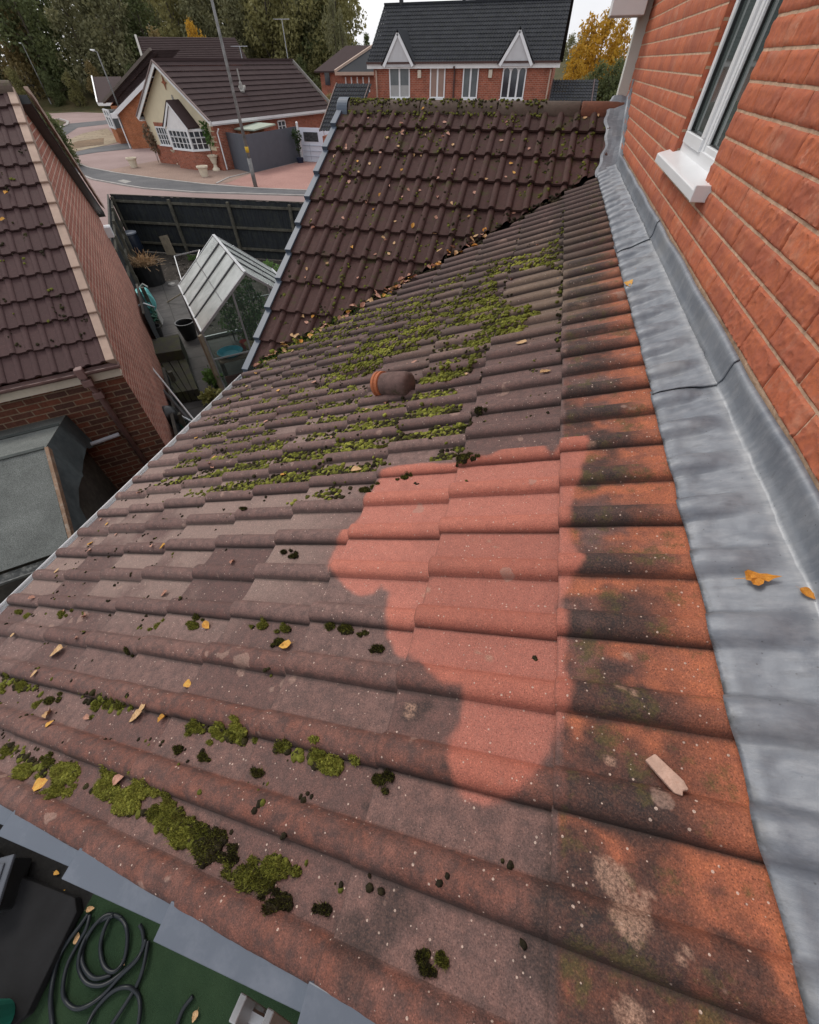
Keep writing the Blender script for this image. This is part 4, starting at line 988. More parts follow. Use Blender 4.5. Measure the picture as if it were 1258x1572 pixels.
# poles and black gutter lengths lying along the passage
stick('pole', gzs([(183.5,502,1.15),(312,662,.75)]), .016, plain('white_pole', (.50, .50, .50), .5, .05, 4, .02, 40), 'thin white pole leaning along the brick side wall', 'pole', 8)
stick('drainpipe', gzs([(222,569,.6),(262,612,.55),(306,664,.5)]), .034, plain('black_pipe', (.05, .052, .055), .3, .1, 6, .03, 40), 'black round drainpipe lying under the thin white pole', 'pipe', 10)
b = MB(); b.extr([gz(205,548,.45), gz(216,562,.45), gz(300,662,.45), gz(272,690,.45)], (0, 0, -.43)); tag(b.build('timber_boarding', plain('black_board', (.012, .012, .013), .7, .3, 4, .3, 40), bevel=.01), 'black boarded ledge at the foot of the brick side wall', 'boarding')
# kettle barbecue / garden machine at the passage end
gm_ = empty('garden_vac', tuple(gz(258, 652)), 'black rounded garden machine with green hose at the passage end by the eave', 'garden machine')
c = gz(256, 640, .75); Mx = Matrix.Rotation(math.radians(60), 3, 'Y')
b = MB(); b.lathe(c, [(0, .22), (.10, .21), (.17, .14), (.20, .0), (.18, -.14), (.13, -.18), (.12, -.1), (.0, -.08)], 18, Mx); b.build('body', M['black'], gm_, smooth=True)
b = MB(); b.tube([c+Vector((.05, -.05, -.1)), c+Vector((.3, -.1, -.3)), gz(270, 668, .2)], .03, 8); b.tube([c+Vector((.1, .2, -.1)), c+Vector((.35, .3, -.35))], .025, 8); b.build('arm', M['steel'], gm_, smooth=True)
b = MB(); c2 = c+Vector((.35, .15, -.3)); b.tube([c2+Vector((math.cos(i*.5)*.2, math.sin(i*.5)*.2, .02*math.sin(i)+i*.004)) for i in range(40)], .014, 6); b.build('hose', plain('dark_green_hose', (.01, .05, .035), .4, .2, 8, .05, 60), gm_, smooth=True)
b = MB(); p = gz(275, 665, .42); b.box(p+Vector((0, 0, -.21)), (.34, .3, .42), Matrix.Rotation(.7, 3, 'Z')); tag(b.build('plastic_box', plain('grey_green_box', (.30, .36, .34), .5, .1, 4, .05, 40), bevel=.03), 'grey green plastic box beside the black garden machine', 'box')
# pale stick and stones by the bed
stick('stake', gzs([(257,464,.05),(285,447,.35)]), .02, M['palewood'], 'pale stake lying from the soil bed to the greenhouse', 'stake')
# more clutter along the wall: trugs, canes, sacks, a coiled cable
b = MB(); c = gz(206, 452, .0); b.box(c+Vector((0, 0, .3)), (.5, .35, .6), Matrix.Rotation(.75, 3, 'Z'), .92); tag(b.build('compost_box', M['dkwood'], bevel=.02), 'dark wooden box between the turquoise reel and the wall', 'box')
for i, (x, y, h_) in enumerate(((208, 474, 1.3), (212, 480, 1.15), (204, 465, 1.5))):
    p = gz(x, y, 0); stick('cane', [p, p+Vector((-.18+.1*i, .1, h_))], .012, M['palewood'], ('tallest', 'shortest', 'middle')[0 if h_ > 1.4 else 1 if h_ < 1.2 else 2]+' of three canes leaning behind the silver hose cart', 'cane')
b = MB(); c = gz(284, 440, .0)
for k in range(5): q = c+Vector((rr.uniform(-.5, .5) if k else 0, rr.uniform(-.4, .4) if k else 0, .04)); b.lathe(q, [(.13, -.03), (.12, .03), (0, .05)], 6)
tag(b.build('stones', M['conc']), 'few grey stones on the dark soil left of the greenhouse', 'stones')
# ---- greenhouse
gh = empty('greenhouse', (-6.2, 8, 0), 'small aluminium greenhouse with pale glass roof in the back garden', 'greenhouse')
G0 = Vector((-6.20, 6.80, 0)); GE = Vector((math.cos(math.radians(44)), math.sin(math.radians(44)), 0)); GWv = Vector((-GE.y, GE.x, 0)); gw, gl_, ge, gr = 2.35, 3.0, 1.36, 2.25
def gp(e, w, z): return G0+GE*e+GWv*w+Vector((0, 0, z))
M['alu'] = plain('aluminium', (.40, .41, .42), .4, .12, 6, .05, 60, metal=.4)
t = NT('greenhouse_glass'); nn1 = t.noise(1.6, 5, .6); tr = t.n('BsdfTransparent'); ms = t.n('MixShader')
t.fin(t.ramp(t.noise(3, 5, .65), [(.3, (.46, .50, .48)), (.7, (.62, .66, .64))]), .22, None, .5); t.l(t.ramp(nn1, [(.3, .50), (.7, .85)]), ms.inputs[0]); t.l(tr.outputs[0], ms.inputs[1]); t.l(t.b.outputs[0], ms.inputs[2]); t.l(ms.outputs[0], t.out.inputs[0]); M['ghroof'] = t.m
t = NT('greenhouse_side_glass'); tr = t.n('BsdfTransparent'); tr.inputs[0].default_value = (.86, .92, .90, 1); ms = t.n('MixShader'); t.fin((.25, .30, .29), .1, None, .6); ms.inputs[0].default_value = .10
t.l(tr.outputs[0], ms.inputs[1]); t.l(t.b.outputs[0], ms.inputs[2]); t.l(ms.outputs[0], t.out.inputs[0]); M['ghside'] = t.m
b = MB(); w_ = .035
for e in (0, gw):
    for w in (0, gl_/2, gl_): b.bar(gp(e, w, 0), gp(e, w, ge), w_, w_)
    b.bar(gp(e, 0, ge), gp(e, gl_, ge), .045, .05); b.bar(gp(e, 0, .06), gp(e, gl_, .06), .05, .06)
for w in (0, gl_):
    b.bar(gp(0, w, ge), gp(gw/2, w, gr), .045, .045); b.bar(gp(gw, w, ge), gp(gw/2, w, gr), .045, .045); b.bar(gp(0, w, .06), gp(gw, w, .06), .05, .06); b.bar(gp(0, w, .78), gp(gw, w, .78), .02, .03)
    b.bar(gp(gw*.35, w, 0), gp(gw*.35, w, gr-.25), .03, .03); b.bar(gp(gw*.66, w, 0), gp(gw*.66, w, gr-.25), .03, .03)
b.bar(gp(gw/2, 0, gr), gp(gw/2, gl_, gr), .06, .05); b.build('frame', M['alu'], gh)
for sd_ in (0, 1):
    e0 = 0 if sd_ == 0 else gw
    for i in range(4):
        w0, w1 = gl_*i/4+.03, gl_*(i+1)/4-.03; b = MB(); b.extr([gp(e0, w0, ge+.01), gp(e0, w1, ge+.01), gp(gw/2, w1, gr+.01), gp(gw/2, w0, gr+.01)], (0, 0, .005)); b.build('roof_pane', M['ghroof'], gh)
    b = MB()
    for i in range(1, 4):
        w = gl_*i/4; b.bar(gp(e0, w, ge+.02), gp(gw/2+(.02 if sd_ else -.02), w, gr+.02), .035, .03)
    b.bar(gp((e0+gw/2)/2, 0, (ge+gr)/2+.018), gp((e0+gw/2)/2, gl_, (ge+gr)/2+.018), .015, .012)
    b.build('glazing_bar', plain('dark_bar', (.10, .105, .11), .5, .1, 5, .05, 50), gh)
    b = MB(); b.extr([gp(e0, .03, .1), gp(e0, gl_-.03, .1), gp(e0, gl_-.03, ge-.03), gp(e0, .03, ge-.03)], tuple(GE*.004)); b.build('side_pane', M['ghside'], gh)
b = MB(); b.extr([gp(.03, 0, .1), gp(gw-.03, 0, .1), gp(gw-.03, 0, ge), gp(gw/2, 0, gr-.04), gp(.03, 0, ge)], tuple(GWv*.004)); b.build('end_pane', M['ghside'], gh)
# old wooden post at the near corner, open vent frame
b = MB(); b.bar(gp(-.06, -.06, 0), gp(-.06, -.06, ge-.02), .10, .05); tag(b.build('timber_post', M['palewood'], bevel=.006), 'weathered wooden post strapped to the near corner of the greenhouse', 'post')
vf = MB()
q_ = [gz(279, 430, 1.38), gz(268, 393, 1.55), gz(307, 384, 1.75), gz(300, 404, 1.62)]
for a, c in zip(q_, q_[1:]+q_[:1]): vf.bar(a, c, .02, .025)
vf.build('vent_frame', M['alu'], gh)
# staging and contents
st = empty('staging', tuple(gp(.9, .4, 0)), 'brown wooden potting bench just inside the greenhouse', 'bench')
b = MB()
for i in range(4): b.bar(gp(.12, .16+i*.15, .62), gp(1.35, .16+i*.15, .62), .13, .03)
b.build('top', plain('bench_wood', (.20, .13, .10), .8, .3, 8, .4, 60), st)
for e in (.16, 1.3):
    for w in (.16, .6): b = MB(); b.bar(gp(e, w, 0), gp(e, w, .6), .05, .05); b.build('leg', M['dkwood'], st)
b = MB(); b.bar(gp(.1, .08, .16), gp(1.4, .08, .16), .05, .30); b.build('lower_panel', plain('red_box', (.12, .03, .025), .7, .2, 6, .2, 40), st)
def bowl(c, r, h, mat, nm, lab, cat): b = MB(); b.lathe(c, [(0, .01), (r*.7, 0), (r, h), (r*1.06, h), (r*1.0, h*1.05), (r*.66, .02), (0, .02)], 22); return tag(b.build(nm, mat, smooth=False), lab, cat)
bowl(gp(.42, .36, .64), .27, .08, plain('cyan_plastic', (.02, .30, .42), .3, .1, 4, .03, 40), 'bowl', 'bright blue plastic bowl on the greenhouse bench', 'bowl')
bowl(gp(.80, .55, .64), .10, .14, plain('red_pot', (.45, .05, .04), .4, .1, 4, .03, 40), 'flower_pot', 'red pot standing on the greenhouse bench', 'pot')
bowl(gp(.88, .35, .64), .11, .16, plain('buff_pot', (.42, .33, .20), .7, .15, 4, .1, 40), 'flower_pot', 'buff coloured pot standing on the greenhouse bench', 'pot')
b = MB(); b.box(gp(1.15, .45, .66), (.36, .26, .03), Matrix.Rotation(.76, 3, 'Z')); tag(b.build('tray', M['upvc'], bevel=.006), 'white seed tray at the end of the greenhouse bench', 'tray')
b = MB(); b.lathe(gp(1.62, .5, 0), [(0, 0), (.24, 0), (.30, .9), (.26, 1.0), (0, 1.02)], 18); tag(b.build('compost_bin', plain('slate_plastic', (.03, .04, .045), .5, .15, 4, .05, 40), smooth=True), 'dark slate compost bin inside the greenhouse doorway', 'bin')
# ---- foliage helpers
def leaf_mat(name, c1, c2, c3=None, rough=.65):
    t = NT(name); v = t.attr('tone'); n = t.noise(1.3, 3, .6)
    c = t.mix(t.math('ADD', t.math('MULTIPLY', v, .7), t.math('MULTIPLY', n, .35)), c1, c2)
    if c3: c = t.mix(t.ramp(v, [(.86, 0), (.90, 1)]), c, c3)
    m_ = t.fin(c, rough, None, .25); 
    tl = t.n('BsdfTranslucent'); t.l(c, tl.inputs[0]); ms = t.n('MixShader'); ms.inputs[0].default_value = .38; t.l(t.b.outputs[0], ms.inputs[1]); t.l(tl.outputs[0], ms.inputs[2]); t.l(ms.outputs[0], t.out.inputs[0])
    return m_
def leaf_cloud(name, clumps, n, size, seed=1, droop=.3, long=1.6):
    """n small folded leaf faces spread through ellipsoidal clumps [(cx,cy,cz,rx,ry,rz)]"""
    r = np.random.default_rng(seed); cl = np.array(clumps, float); vol = (cl[:, 3]*cl[:, 4]*cl[:, 5])**.67; pk = r.choice(len(cl), n, p=vol/vol.sum())
    d = r.normal(size=(n, 3)); d /= np.linalg.norm(d, axis=1)[:, None]; rad = r.random(n)**.33; rad = .35+.65*rad
    wob = 1+.25*np.sin(d[:, 0]*7+pk*3.1)*np.cos(d[:, 2]*6+pk)
    P = cl[pk, :3]+d*rad[:, None]*wob[:, None]*cl[pk, 3:6]
    ct = r.random(len(cl)); tone = np.clip(ct[pk]*.55+r.random(n)*.45, 0, 1)
    ax = r.normal(size=(n, 3)); ax[:, 2] -= droop; ax /= np.linalg.norm(ax, axis=1)[:, None]
    sdv = np.cross(ax, r.normal(size=(n, 3))); sdv /= np.linalg.norm(sdv, axis=1)[:, None]+1e-9; up = np.cross(ax, sdv)
    s = size*(.6+.8*r.random(n))[:, None]
    v0 = P; v1 = P+ax*s*long*.5+sdv*s*.5+up*s*.12; v2 = P+ax*s*long; v3 = P+ax*s*long*.5-sdv*s*.5+up*s*.12
    V = np.stack([v0, v1, v2, v3], 1).reshape(-1, 3); I = np.arange(n*4).reshape(n, 4)
    me = bpy.data.meshes.new(name); me.vertices.add(n*4); me.vertices.foreach_set('co', V.astype(np.float32).ravel()); me.loops.add(n*4); me.loops.foreach_set('vertex_index', I.astype(np.int32).ravel())
    me.polygons.add(n); me.polygons.foreach_set('loop_start', np.arange(0, n*4, 4, dtype=np.int32)); me.attributes.new('tone', 'FLOAT', 'POINT').data.foreach_set('value', np.repeat(tone, 4).astype(np.float32)); me.update(); me.validate(); return me
def plant(name, c, clumps, n, size, mat, label, cat='plant', stems=4, seed=1, group=None):
    p = empty(name, c, label, cat, group); c = Vector(c)
    link('foliage', leaf_cloud(name, [(c.x+a, c.y+b_, c.z+d, e, f, g) for a, b_, d, e, f, g in clumps], n, size, seed), mat, p)
    b = MB(); r = random.Random(seed)
    for i in range(stems):
        k = clumps[i % len(clumps)]; b.tube([c, c+Vector((k[0]*.5+r.uniform(-.03, .03), k[1]*.5, k[2]*.6)), c+Vector((k[0], k[1], k[2]+k[5]*.5))], .01, 5, radii=[.012, .009, .004])
    b.build('stem', M['dkwood'], p); return p
M['lf_green'] = leaf_mat('leaf_green', (.055, .12, .030), (.14, .24, .065))
M['lf_lime'] = leaf_mat('leaf_yellow_green', (.20, .22, .06), (.35, .32, .12))
for i, (e, w) in enumerate([(1.1, 1.6), (1.45, 2.3), (.8, 2.5)]):
    plant('tomato_plant', tuple(gp(e, w, 0)), [(0, 0, .5, .22, .22, .3), (.1, .05, .95, .28, .25, .3), (-.1, .1, 1.3, .22, .22, .22)], 700, .05, M['lf_green'], 'leafy green tomato plant growing inside the greenhouse', seed=20+i, group='tomato plants in the greenhouse')
plant('leafy_plant', tuple(gz(335, 598)), [(0, 0, .25, .16, .16, .16), (.1, -.1, .42, .18, .16, .14), (-.12, .1, .3, .16, .14, .12)], 500, .05, M['lf_green'], 'green leafy plant at the foot of the greenhouse post beside the eave', seed=31)
plant('leafy_plant', tuple(gz(325, 622)), [(0, 0, .2, .15, .15, .12), (.15, .05, .3, .13, .15, .1)], 300, .055, M['lf_lime'], 'yellowing plant just below the green one beside the eave', seed=32)
plant('weed', tuple(gz(300, 400)), [(0, 0, .1, .3, .2, .1)], 160, .04, M['lf_green'], 'low green weeds in the soil behind the greenhouse vent', seed=33)
plant('shrub', tuple(gz(418, 440)), [(0, 0, .4, .4, .4, .35), (.3, .2, .3, .3, .3, .3)], 700, .06, M['lf_green'], 'green shrub between the greenhouse and the dark gable verge', seed=34)
# scattered clods and stones on the soil
b = MB(); rr = random.Random(8)
for i in range(420):
    x, y = rr.uniform(240, 330), rr.uniform(380, 500); p = gz(x, y, .015); s = rr.uniform(.015, .06); ee = (p-NC).dot(E_); ww = (p-NC).dot(W_)
    if ee < 1.2 or (ee < 2.05 and ww < 6.3): continue
    b.lathe(p, [(s, 0), (s*.8, s*.5), (0, s*.75)], 5)
tag(b.build('soil_clods', M['soil']), kind='stuff')
# ================================================================ BELOW THE NEAR VERGE
def gv(x, y, z=.03): return gz(x, y, z)
def spline(pts, n=8, close=False):
    out = []; P = [Vector(p) for p in pts]; m_ = len(P)
    for i in range(m_-1):
        p0, p1, p2, p3 = P[max(i-1, 0)], P[i], P[i+1], P[min(i+2, m_-1)]
        for k in range(n):
            t_ = k/n; out.append(.5*((2*p1)+(-p0+p2)*t_+(2*p0-5*p1+4*p2-p3)*t_*t_+(-p0+3*p1-3*p2+p3)*t_**3))
    out.append(P[-1]); return out
o4 = lambda l: [(a/4.011, 1180+b_/4.011) for a, b_ in l]
h1 = o4([(545,895),(500,960),(430,1050),(370,1150),(335,1270),(315,1400),(318,1500),(330,1620)])
h2 = o4([(555,900),(535,980),(480,1080),(420,1200),(390,1330),(400,1420),(460,1475),(540,1460),(640,1390),(740,1280),(850,1170),(885,1080),(880,1000),(860,960)])
h3 = o4([(700,905),(600,950),(530,1040),(490,1150),(490,1240),(540,1320),(640,1330),(760,1250),(860,1150),(900,1050)])
h4 = o4([(750,920),(690,905),(640,1000),(620,1100),(640,1210),(700,1250),(760,1190),(785,1080),(780,980),(740,920),(660,900),(580,970),(520,1080),(510,1200),(580,1290),(690,1270)])
h5 = o4([(915,1060),(890,1200),(850,1320),(780,1440),(700,1560),(640,1640)])
h6 = o4([(540,1580),(600,1470),(700,1370),(790,1345),(850,1390),(865,1480),(850,1600)])
h7 = o4([(1190,1400),(1130,1480),(1090,1580),(1060,1660)])
hs = empty('garden_hose', tuple(gv(150, 1480)), 'long black garden hose lying in loose coils on the artificial turf', 'hose')
b = MB(); mh = plain('black_hose', (.014, .018, .022), .38, .1, 6, .03, 60)
for i, h in enumerate((h1, h2, h3, h4, h5, h6)):
    pts = spline([gv(x, y, .04+.012*((i+k) % 3)) for k, (x, y) in enumerate(h)], 7); b.tube(pts, .016 if i else .018, 8)
b.build('coil', mh, hs, smooth=True)
b = MB(); b.tube(spline([gv(x, y, .045) for x, y in h7], 7), .016, 8); b.build('free_length', mh, hs, smooth=True)
# black mat / trampoline-like sheet in the corner, box, bucket, ladder
b = MB(); cs = [(-20,1300),(30,1345),(115,1378),(118,1400),(40,1560),(-10,1600),(-60,1500)]; b.prism([gz(x, y, .12)[:2] for x, y in cs], .03, .12); tag(b.build('rubber_mat', plain('black_mat', (.010, .010, .011), .85, .3, 5, .3, 40), bevel=.01), 'large black mat at the edge of the artificial turf', 'mat')
bxn = empty('storage_box', tuple(gz(5, 1365)), 'dark clear-lidded storage box on the black mat below the verge', 'box')
b = MB(); c = gz(-34, 1368, .30); Rz = Matrix.Rotation(math.radians(28), 3, 'Z'); b.box(c-Vector((0, 0, .13)), (.42, .36, .24), Rz); b.build('body', M['black'], bxn, bevel=.02)
b = MB(); b.box(c+Vector((0, 0, .01)), (.46, .40, .035), Rz); b.box(c+Vector((0, 0, .035)), (.36, .30, .02), Rz); b.build('lid', plain('grey_lid', (.10, .11, .13), .25, .1, 4, .03, 40), bxn, bevel=.012)
c = gz(-2, 1566, .13); b = MB(); b.lathe(c, [(0, 0), (.11, 0), (.15, .24), (.165, .25), (.15, .255), (.10, .02), (0, .02)], 22); tag(b.build('bucket', plain('sea_green', (.03, .22, .16), .4, .08, 4, .03, 40)), 'sea green plastic bucket on the black mat', 'bucket')
ld = empty('ladder', (-.9, -.5, 0), 'aluminium ladder leaning under the near roof verge', 'ladder')
la, lb = gz(392, 1640, 1.2), gz(392, 1510, 3.1); la2, lb2 = gz(440, 1655, 1.2), gz(440, 1530, 3.1)
lb = gz(366, 1548, 2.75); of = gz(408, 1572, 2.75)-lb; la = lb+Vector((-.05, -.75, -2.75))
for s_ in (0, 1): b = MB(); b.bar(la+of*s_, lb+of*s_, .028, .07); b.build('stile', M['alu'], ld, bevel=.004)
for k in range(11): p = la.lerp(lb, (k+.6)/11.5); b = MB(); b.bar(p, p+of, .03, .03); b.build('rung', M['alu'], ld)
# ================================================================ FAR SEMI-DETACHED HOUSE
M['gabfill'] = plain('gable_board', (.50, .50, .51), .6, .06, 4, .05, 30)
fh = empty('brick_house', (-6.2, 36, 0), 'two storey brick semi with black tiled roof and two white gablets', 'house')
FY, FX0, FX1, FZ = 36.0, -11.75, -.72, 4.86
b = MB(); b.add([(FX0, FY, 0), (FX1, FY, 0), (FX1, FY, FZ), (FX0, FY, FZ)], [(0, 1, 2, 3)]); b.add([(FX0, FY, 0), (FX0, FY+8, 0), (FX0, FY+8, FZ), (FX0, FY+4.1, FZ+2.36), (FX0, FY, FZ)], [(0, 1, 2, 3, 4)])
b.add([(FX1, FY, 0), (FX1, FY+8, 0), (FX1, FY+8, FZ), (FX1, FY+4.1, FZ+2.36), (FX1, FY, FZ)], [(0, 1, 2, 3, 4)]); b.build('wall', M['brick_far'], fh)
fth = math.atan2(2.46, 4.35); fn = 15
fr = make_tiles('f', (FX0-.38, FY+4.1, FZ+2.44), (1, 0, 0), (0, -math.cos(fth), -math.sin(fth)), fn, 35, math.hypot(2.46, 4.35)/fn, None, nas=9, nss=2, seed=41, rh=.04)
sharp(fr, 50); link('roof', fr, M['ftile'], fh)
b = MB(); b.bar((FX0-.38, FY+4.1, FZ+2.47), (FX1+.4, FY+4.1, FZ+2.47), .24, .10); b.build('ridge', M['ftile'], fh)
b = MB(); b.quad((FX0-.38, FY+4.1, FZ+2.42), (FX1+.4, FY+4.1, FZ+2.42), (FX1+.4, FY+8.4, FZ), (FX0-.38, FY+8.4, FZ)); b.build('back_roof', M['ftile'], fh)
M['dkpipe'] = plain('dark_pipe', (.07, .035, .03), .5, .1, 4, .05, 40)
b = MB(); b.box(((FX0+FX1)/2, FY-.22, FZ-.09), (FX1-FX0+.7, .05, .22)); b.build('fascia', M['white'], fh)
b = MB(); b.box(((FX0+FX1)/2, FY-.30, FZ+.03), (FX1-FX0+.7, .1, .08)); b.build('gutter', M['dkpipe'], fh)
b = MB(); b.box((-6.55, FY-.06, 2.4), (.09, .09, 4.8)); b.box((-6.55, FY-.2, 4.7), (.1, .3, .09)); b.build('downpipe', M['dkpipe'], fh)
M['cream2'] = plain('cream_pipe', (.45, .33, .26), .6, .06, 4, .05, 40)
for x in (FX0+.18, FX1-.12): b = MB(); b.box((x, FY-.06, 2.3), (.08, .08, 4.6)); b.build('downpipe', M['cream2'], fh)
t = NT('far_pane'); M['fpane'] = t.fin(t.ramp(t.noise(1.2, 2, .5), [(.35, (.028, .032, .040)), (.65, (.075, .085, .10))]), .08, None, .7)
M['curtain'] = plain('blind', (.36, .36, .35), .7, .1, 3, .1, 20)
M['tanpane'] = plain('tan_blind', (.30, .20, .16), .3, .1, 2, .05, 20)
def fwin(x0, x1, z0, z1, nl_, panes, hang=None, parent=None, yy=None, arch=False, grid=None):
    yy = FY if yy is None else yy; parent = parent or fh; w = MB(); fw = .07
    w.box(((x0+x1)/2, yy-.02, z0+fw/2), (x1-x0, .09, fw)); w.box(((x0+x1)/2, yy-.02, z1-fw/2), (x1-x0, .09, fw))
    for i in range(nl_+1):
        x = x0+(x1-x0)*i/nl_; xx = min(max(x, x0+fw/2), x1-fw/2); w.box((xx, yy-.021, (z0+z1)/2), (fw if i in (0, nl_) else .1, .085, z1-z0-.01))
    o = w.build('window', M['upvc'], parent)
    s = MB(); s.box(((x0+x1)/2, yy-.06, z0-.03), (x1-x0+.12, .16, .05)); s.build('sill', M['upvc'], o)
    for i in range(nl_):
        a = x0+(x1-x0)*i/nl_+.05; c = x0+(x1-x0)*(i+1)/nl_-.05; p = MB(); p.box(((a+c)/2, yy-.012, (z0+z1)/2), (c-a, .01, z1-z0-.14)); p.build('pane', panes[i % len(panes)], o)
        if hang: p = MB(); p.box(((a+c)/2, yy-.02, z1-.35 if hang == 1 else z0+.3), (c-a-.02, .008, .5)); p.build('blind', M['curtain'], o)
        if arch:
            p = MB(); n_ = 10; pts = [(a, yy-.03, z1-.06), (a, yy-.03, z1-.28)]+[((a+c)/2-(c-a)/2*math.cos(math.pi*k/n_), yy-.03, z1-.28+.2*math.sin(math.pi*k/n_)) for k in range(1, n_)]+[(c, yy-.03, z1-.28), (c, yy-.03, z1-.06)]
            p.extr(pts, (0, -.02, 0)); p.build('arch_bead', M['upvc'], o)
    return o
M['greypane'] = plain('grey_pane', (.12, .135, .14), .15, .15, 3, .02, 20, .6)
fwin(-10.72, -9.38, 3.42, 4.74, 2, [M['greypane']], hang=2); fwin(-8.08, -7.12, 3.42, 4.72, 2, [M['tanpane']])
fwin(-6.02, -5.06, 3.42, 4.72, 2, [M['greypane'], M['greypane']]); fwin(-3.62, -2.22, 3.42, 4.74, 3, [M['fpane']], arch=True)
# lower storey (out of sight behind the gable, seen from the side)
fwin(-10.7, -9.4, 1.0, 2.2, 2, [M['fpane']]); fwin(-3.6, -2.2, 1.0, 2.2, 2, [M['fpane']])
for x0, nm in ((-10.05, 0), (-2.9, 1)):
    gd = MB(); hw = .86; gz0, gz1 = FZ-.13, FZ+1.02; yf = FY-.30
    gd.extr([(x0-hw, yf, gz0), (x0+hw, yf, gz0), (x0, yf, gz1)], (0, .28, 0)); o = gd.build('gablet', M['gabfill'], fh)
    s = MB()
    for sg in (-1, 1): s.bar((x0+sg*(hw+.07), yf-.03, gz0+.02), (x0, yf-.03, gz1+.14), .06, .15, up=(sg*.9, 0, .5))
    s.build('bargeboard', M['upvc'], o)
    s = MB()
    for sg in (-1, 1): s.extr([(x0, yf-.08, gz1+.26), (x0+sg*(hw+.22), yf-.08, gz0+.06), (x0+sg*(hw+.22), FY+.3, gz0+.06), (x0, FY+2.9, gz1+.26)], (0, 0, .05))
    s.build('gablet_roof', M['ftile'], o)
for x in (-8.75, -4.35): b = MB(); b.box((x, FY-.08, FZ-.42), (.22, .14, .34)); b.build('alarm_box', M['cream'], fh, bevel=.02)
b = MB(); b.tube([(-6.95, FY+4.1, FZ+2.4), (-6.95, FY+4.1, FZ+2.75)], .1, 8); b.tube([(-6.1, FY+4.1, FZ+2.4), (-6.1, FY+4.1, FZ+2.75)], .1, 8); b.tube([(-11, FY+4.1, FZ+2.4), (-11, FY+4.1, FZ+2.8)], .14, 8); b.build('flue', M['black'], fh)
for side, (x0, x1, lab) in enumerate((( -14.0, -11.85, 'low black tiled garage left of the far brick semi'), (-.62, 1.75, 'low black tiled garage right of the far brick semi'))):
    gr_ = empty('garage', ((x0+x1)/2, 34, 0), lab, 'garage')
    top = 4.05 if side == 0 else 4.15; yb, yf = (35.2, 31.6) if side == 0 else (37.5, 33.0); zb, zf = top, (2.2 if side == 0 else 2.6)
    L_ = math.hypot(yb-yf, zb-zf); kk = int(L_/.33); dd = ((0, (yf-yb)/L_, (zf-zb)/L_))
    me = make_tiles('g', (x0, yb, zb), (1, 0, 0), dd, kk, int((x1-x0)/TW)+1, L_/kk, None, nas=9, nss=2, seed=50+side, rh=.04); sharp(me, 50); link('roof', me, M['ftile'], gr_)
    b = MB(); b.box(((x0+x1)/2, (yb+yf)/2, zf/2-.1), (x1-x0-.1, yb-yf-.3, zf-.25)); b.build('wall', M['brick_far'], gr_)
    for xv in (x0-.02, x1+.05): b = MB(); b.bar((xv, yb, zb+.02), (xv, yf, zf+.02), .06, .10); b.build('verge', M['dkpipe'], gr_)
# ================================================================ CREAM-FRONTED BUNGALOW
BA = Vector((-22.2, 32.7, 0)); bu = Vector((-.955, .297, 0)).normalized(); bv = Vector((-bu.y, bu.x, 0)); bv = bv if bv.y > 0 else -bv
def bl(u, v, z=0.0): return BA+bu*u+bv*v+Vector((0, 0, z))
bun = empty('bungalow', tuple(bl(3.7, 5)), 'bungalow with a cream gable, white bay window and brown roof beyond the street', 'bungalow')
BW, BL, BZ, BR = 7.3, 12.2, 2.62, 5.08
M['creamr'] = plain('cream_render', (.66, .58, .41), .85, .06, 2, .2, 40)
b = MB(); b.add([bl(0, 0, 1.0), bl(BW, 0, 1.0), bl(BW, 0, BZ), bl(BW/2, 0, BR-.1), bl(0, 0, BZ)], [(0, 1, 2, 3, 4)]); b.build('gable_wall', M['creamr'], bun)
b = MB(); b.add([bl(0, -.01, 0), bl(BW, -.01, 0), bl(BW, -.01, 1.02), bl(0, -.01, 1.02)], [(0, 1, 2, 3)]); b.add([bl(0, -.01, 0), bl(0, BL, 0), bl(0, BL, BZ), bl(0, -.01, BZ)], [(0, 1, 2, 3)])
b.add([bl(BW, -.01, 0), bl(BW, BL, 0), bl(BW, BL, BZ), bl(BW, -.01, BZ)], [(0, 1, 2, 3)]); b.add([bl(0, BL, 0), bl(BW, BL, 0), bl(BW, BL, BZ), bl(BW/2, BL, BR-.1), bl(0, BL, BZ)], [(0, 1, 2, 3, 4)]); b.build('brick_wall', M['brick_far'], bun)
# quoins at the right edge
b = MB()
for k in range(9): b.bar(bl(-.01, -.025, .06+k*.255), bl(.34 if k % 2 else .22, -.025, .06+k*.255), .03, .20)
b.build('quoin', M['brick_far'], bun)
for sg in (0, 1):
    n_ = 11; L_ = math.hypot(BW/2+.3, (BR-BZ)*(BW/2+.3)/(BW/2)); dh = (BW/2+.3)/L_; dz = -(BR-BZ)*(BW/2+.3)/(BW/2)/L_
    d_ = (-bu if sg == 0 else bu)*dh+Vector((0, 0, dz)); A0_ = bl(BW/2, -.35, BR)
    me = make_tiles('b', tuple(A0_), tuple(bv), tuple(d_), n_, int((BL+.7)/TW), L_/n_, None, nas=9, nss=2, seed=60+sg, rh=.018, tilt=1.6); sharp(me, 50); link('roof', me, M['btile'], bun)
b = MB(); b.bar(bl(BW/2, -.36, BR+.04), bl(BW/2, BL+.35, BR+.04), .22, .12); b.build('ridge', M['btile'], bun)
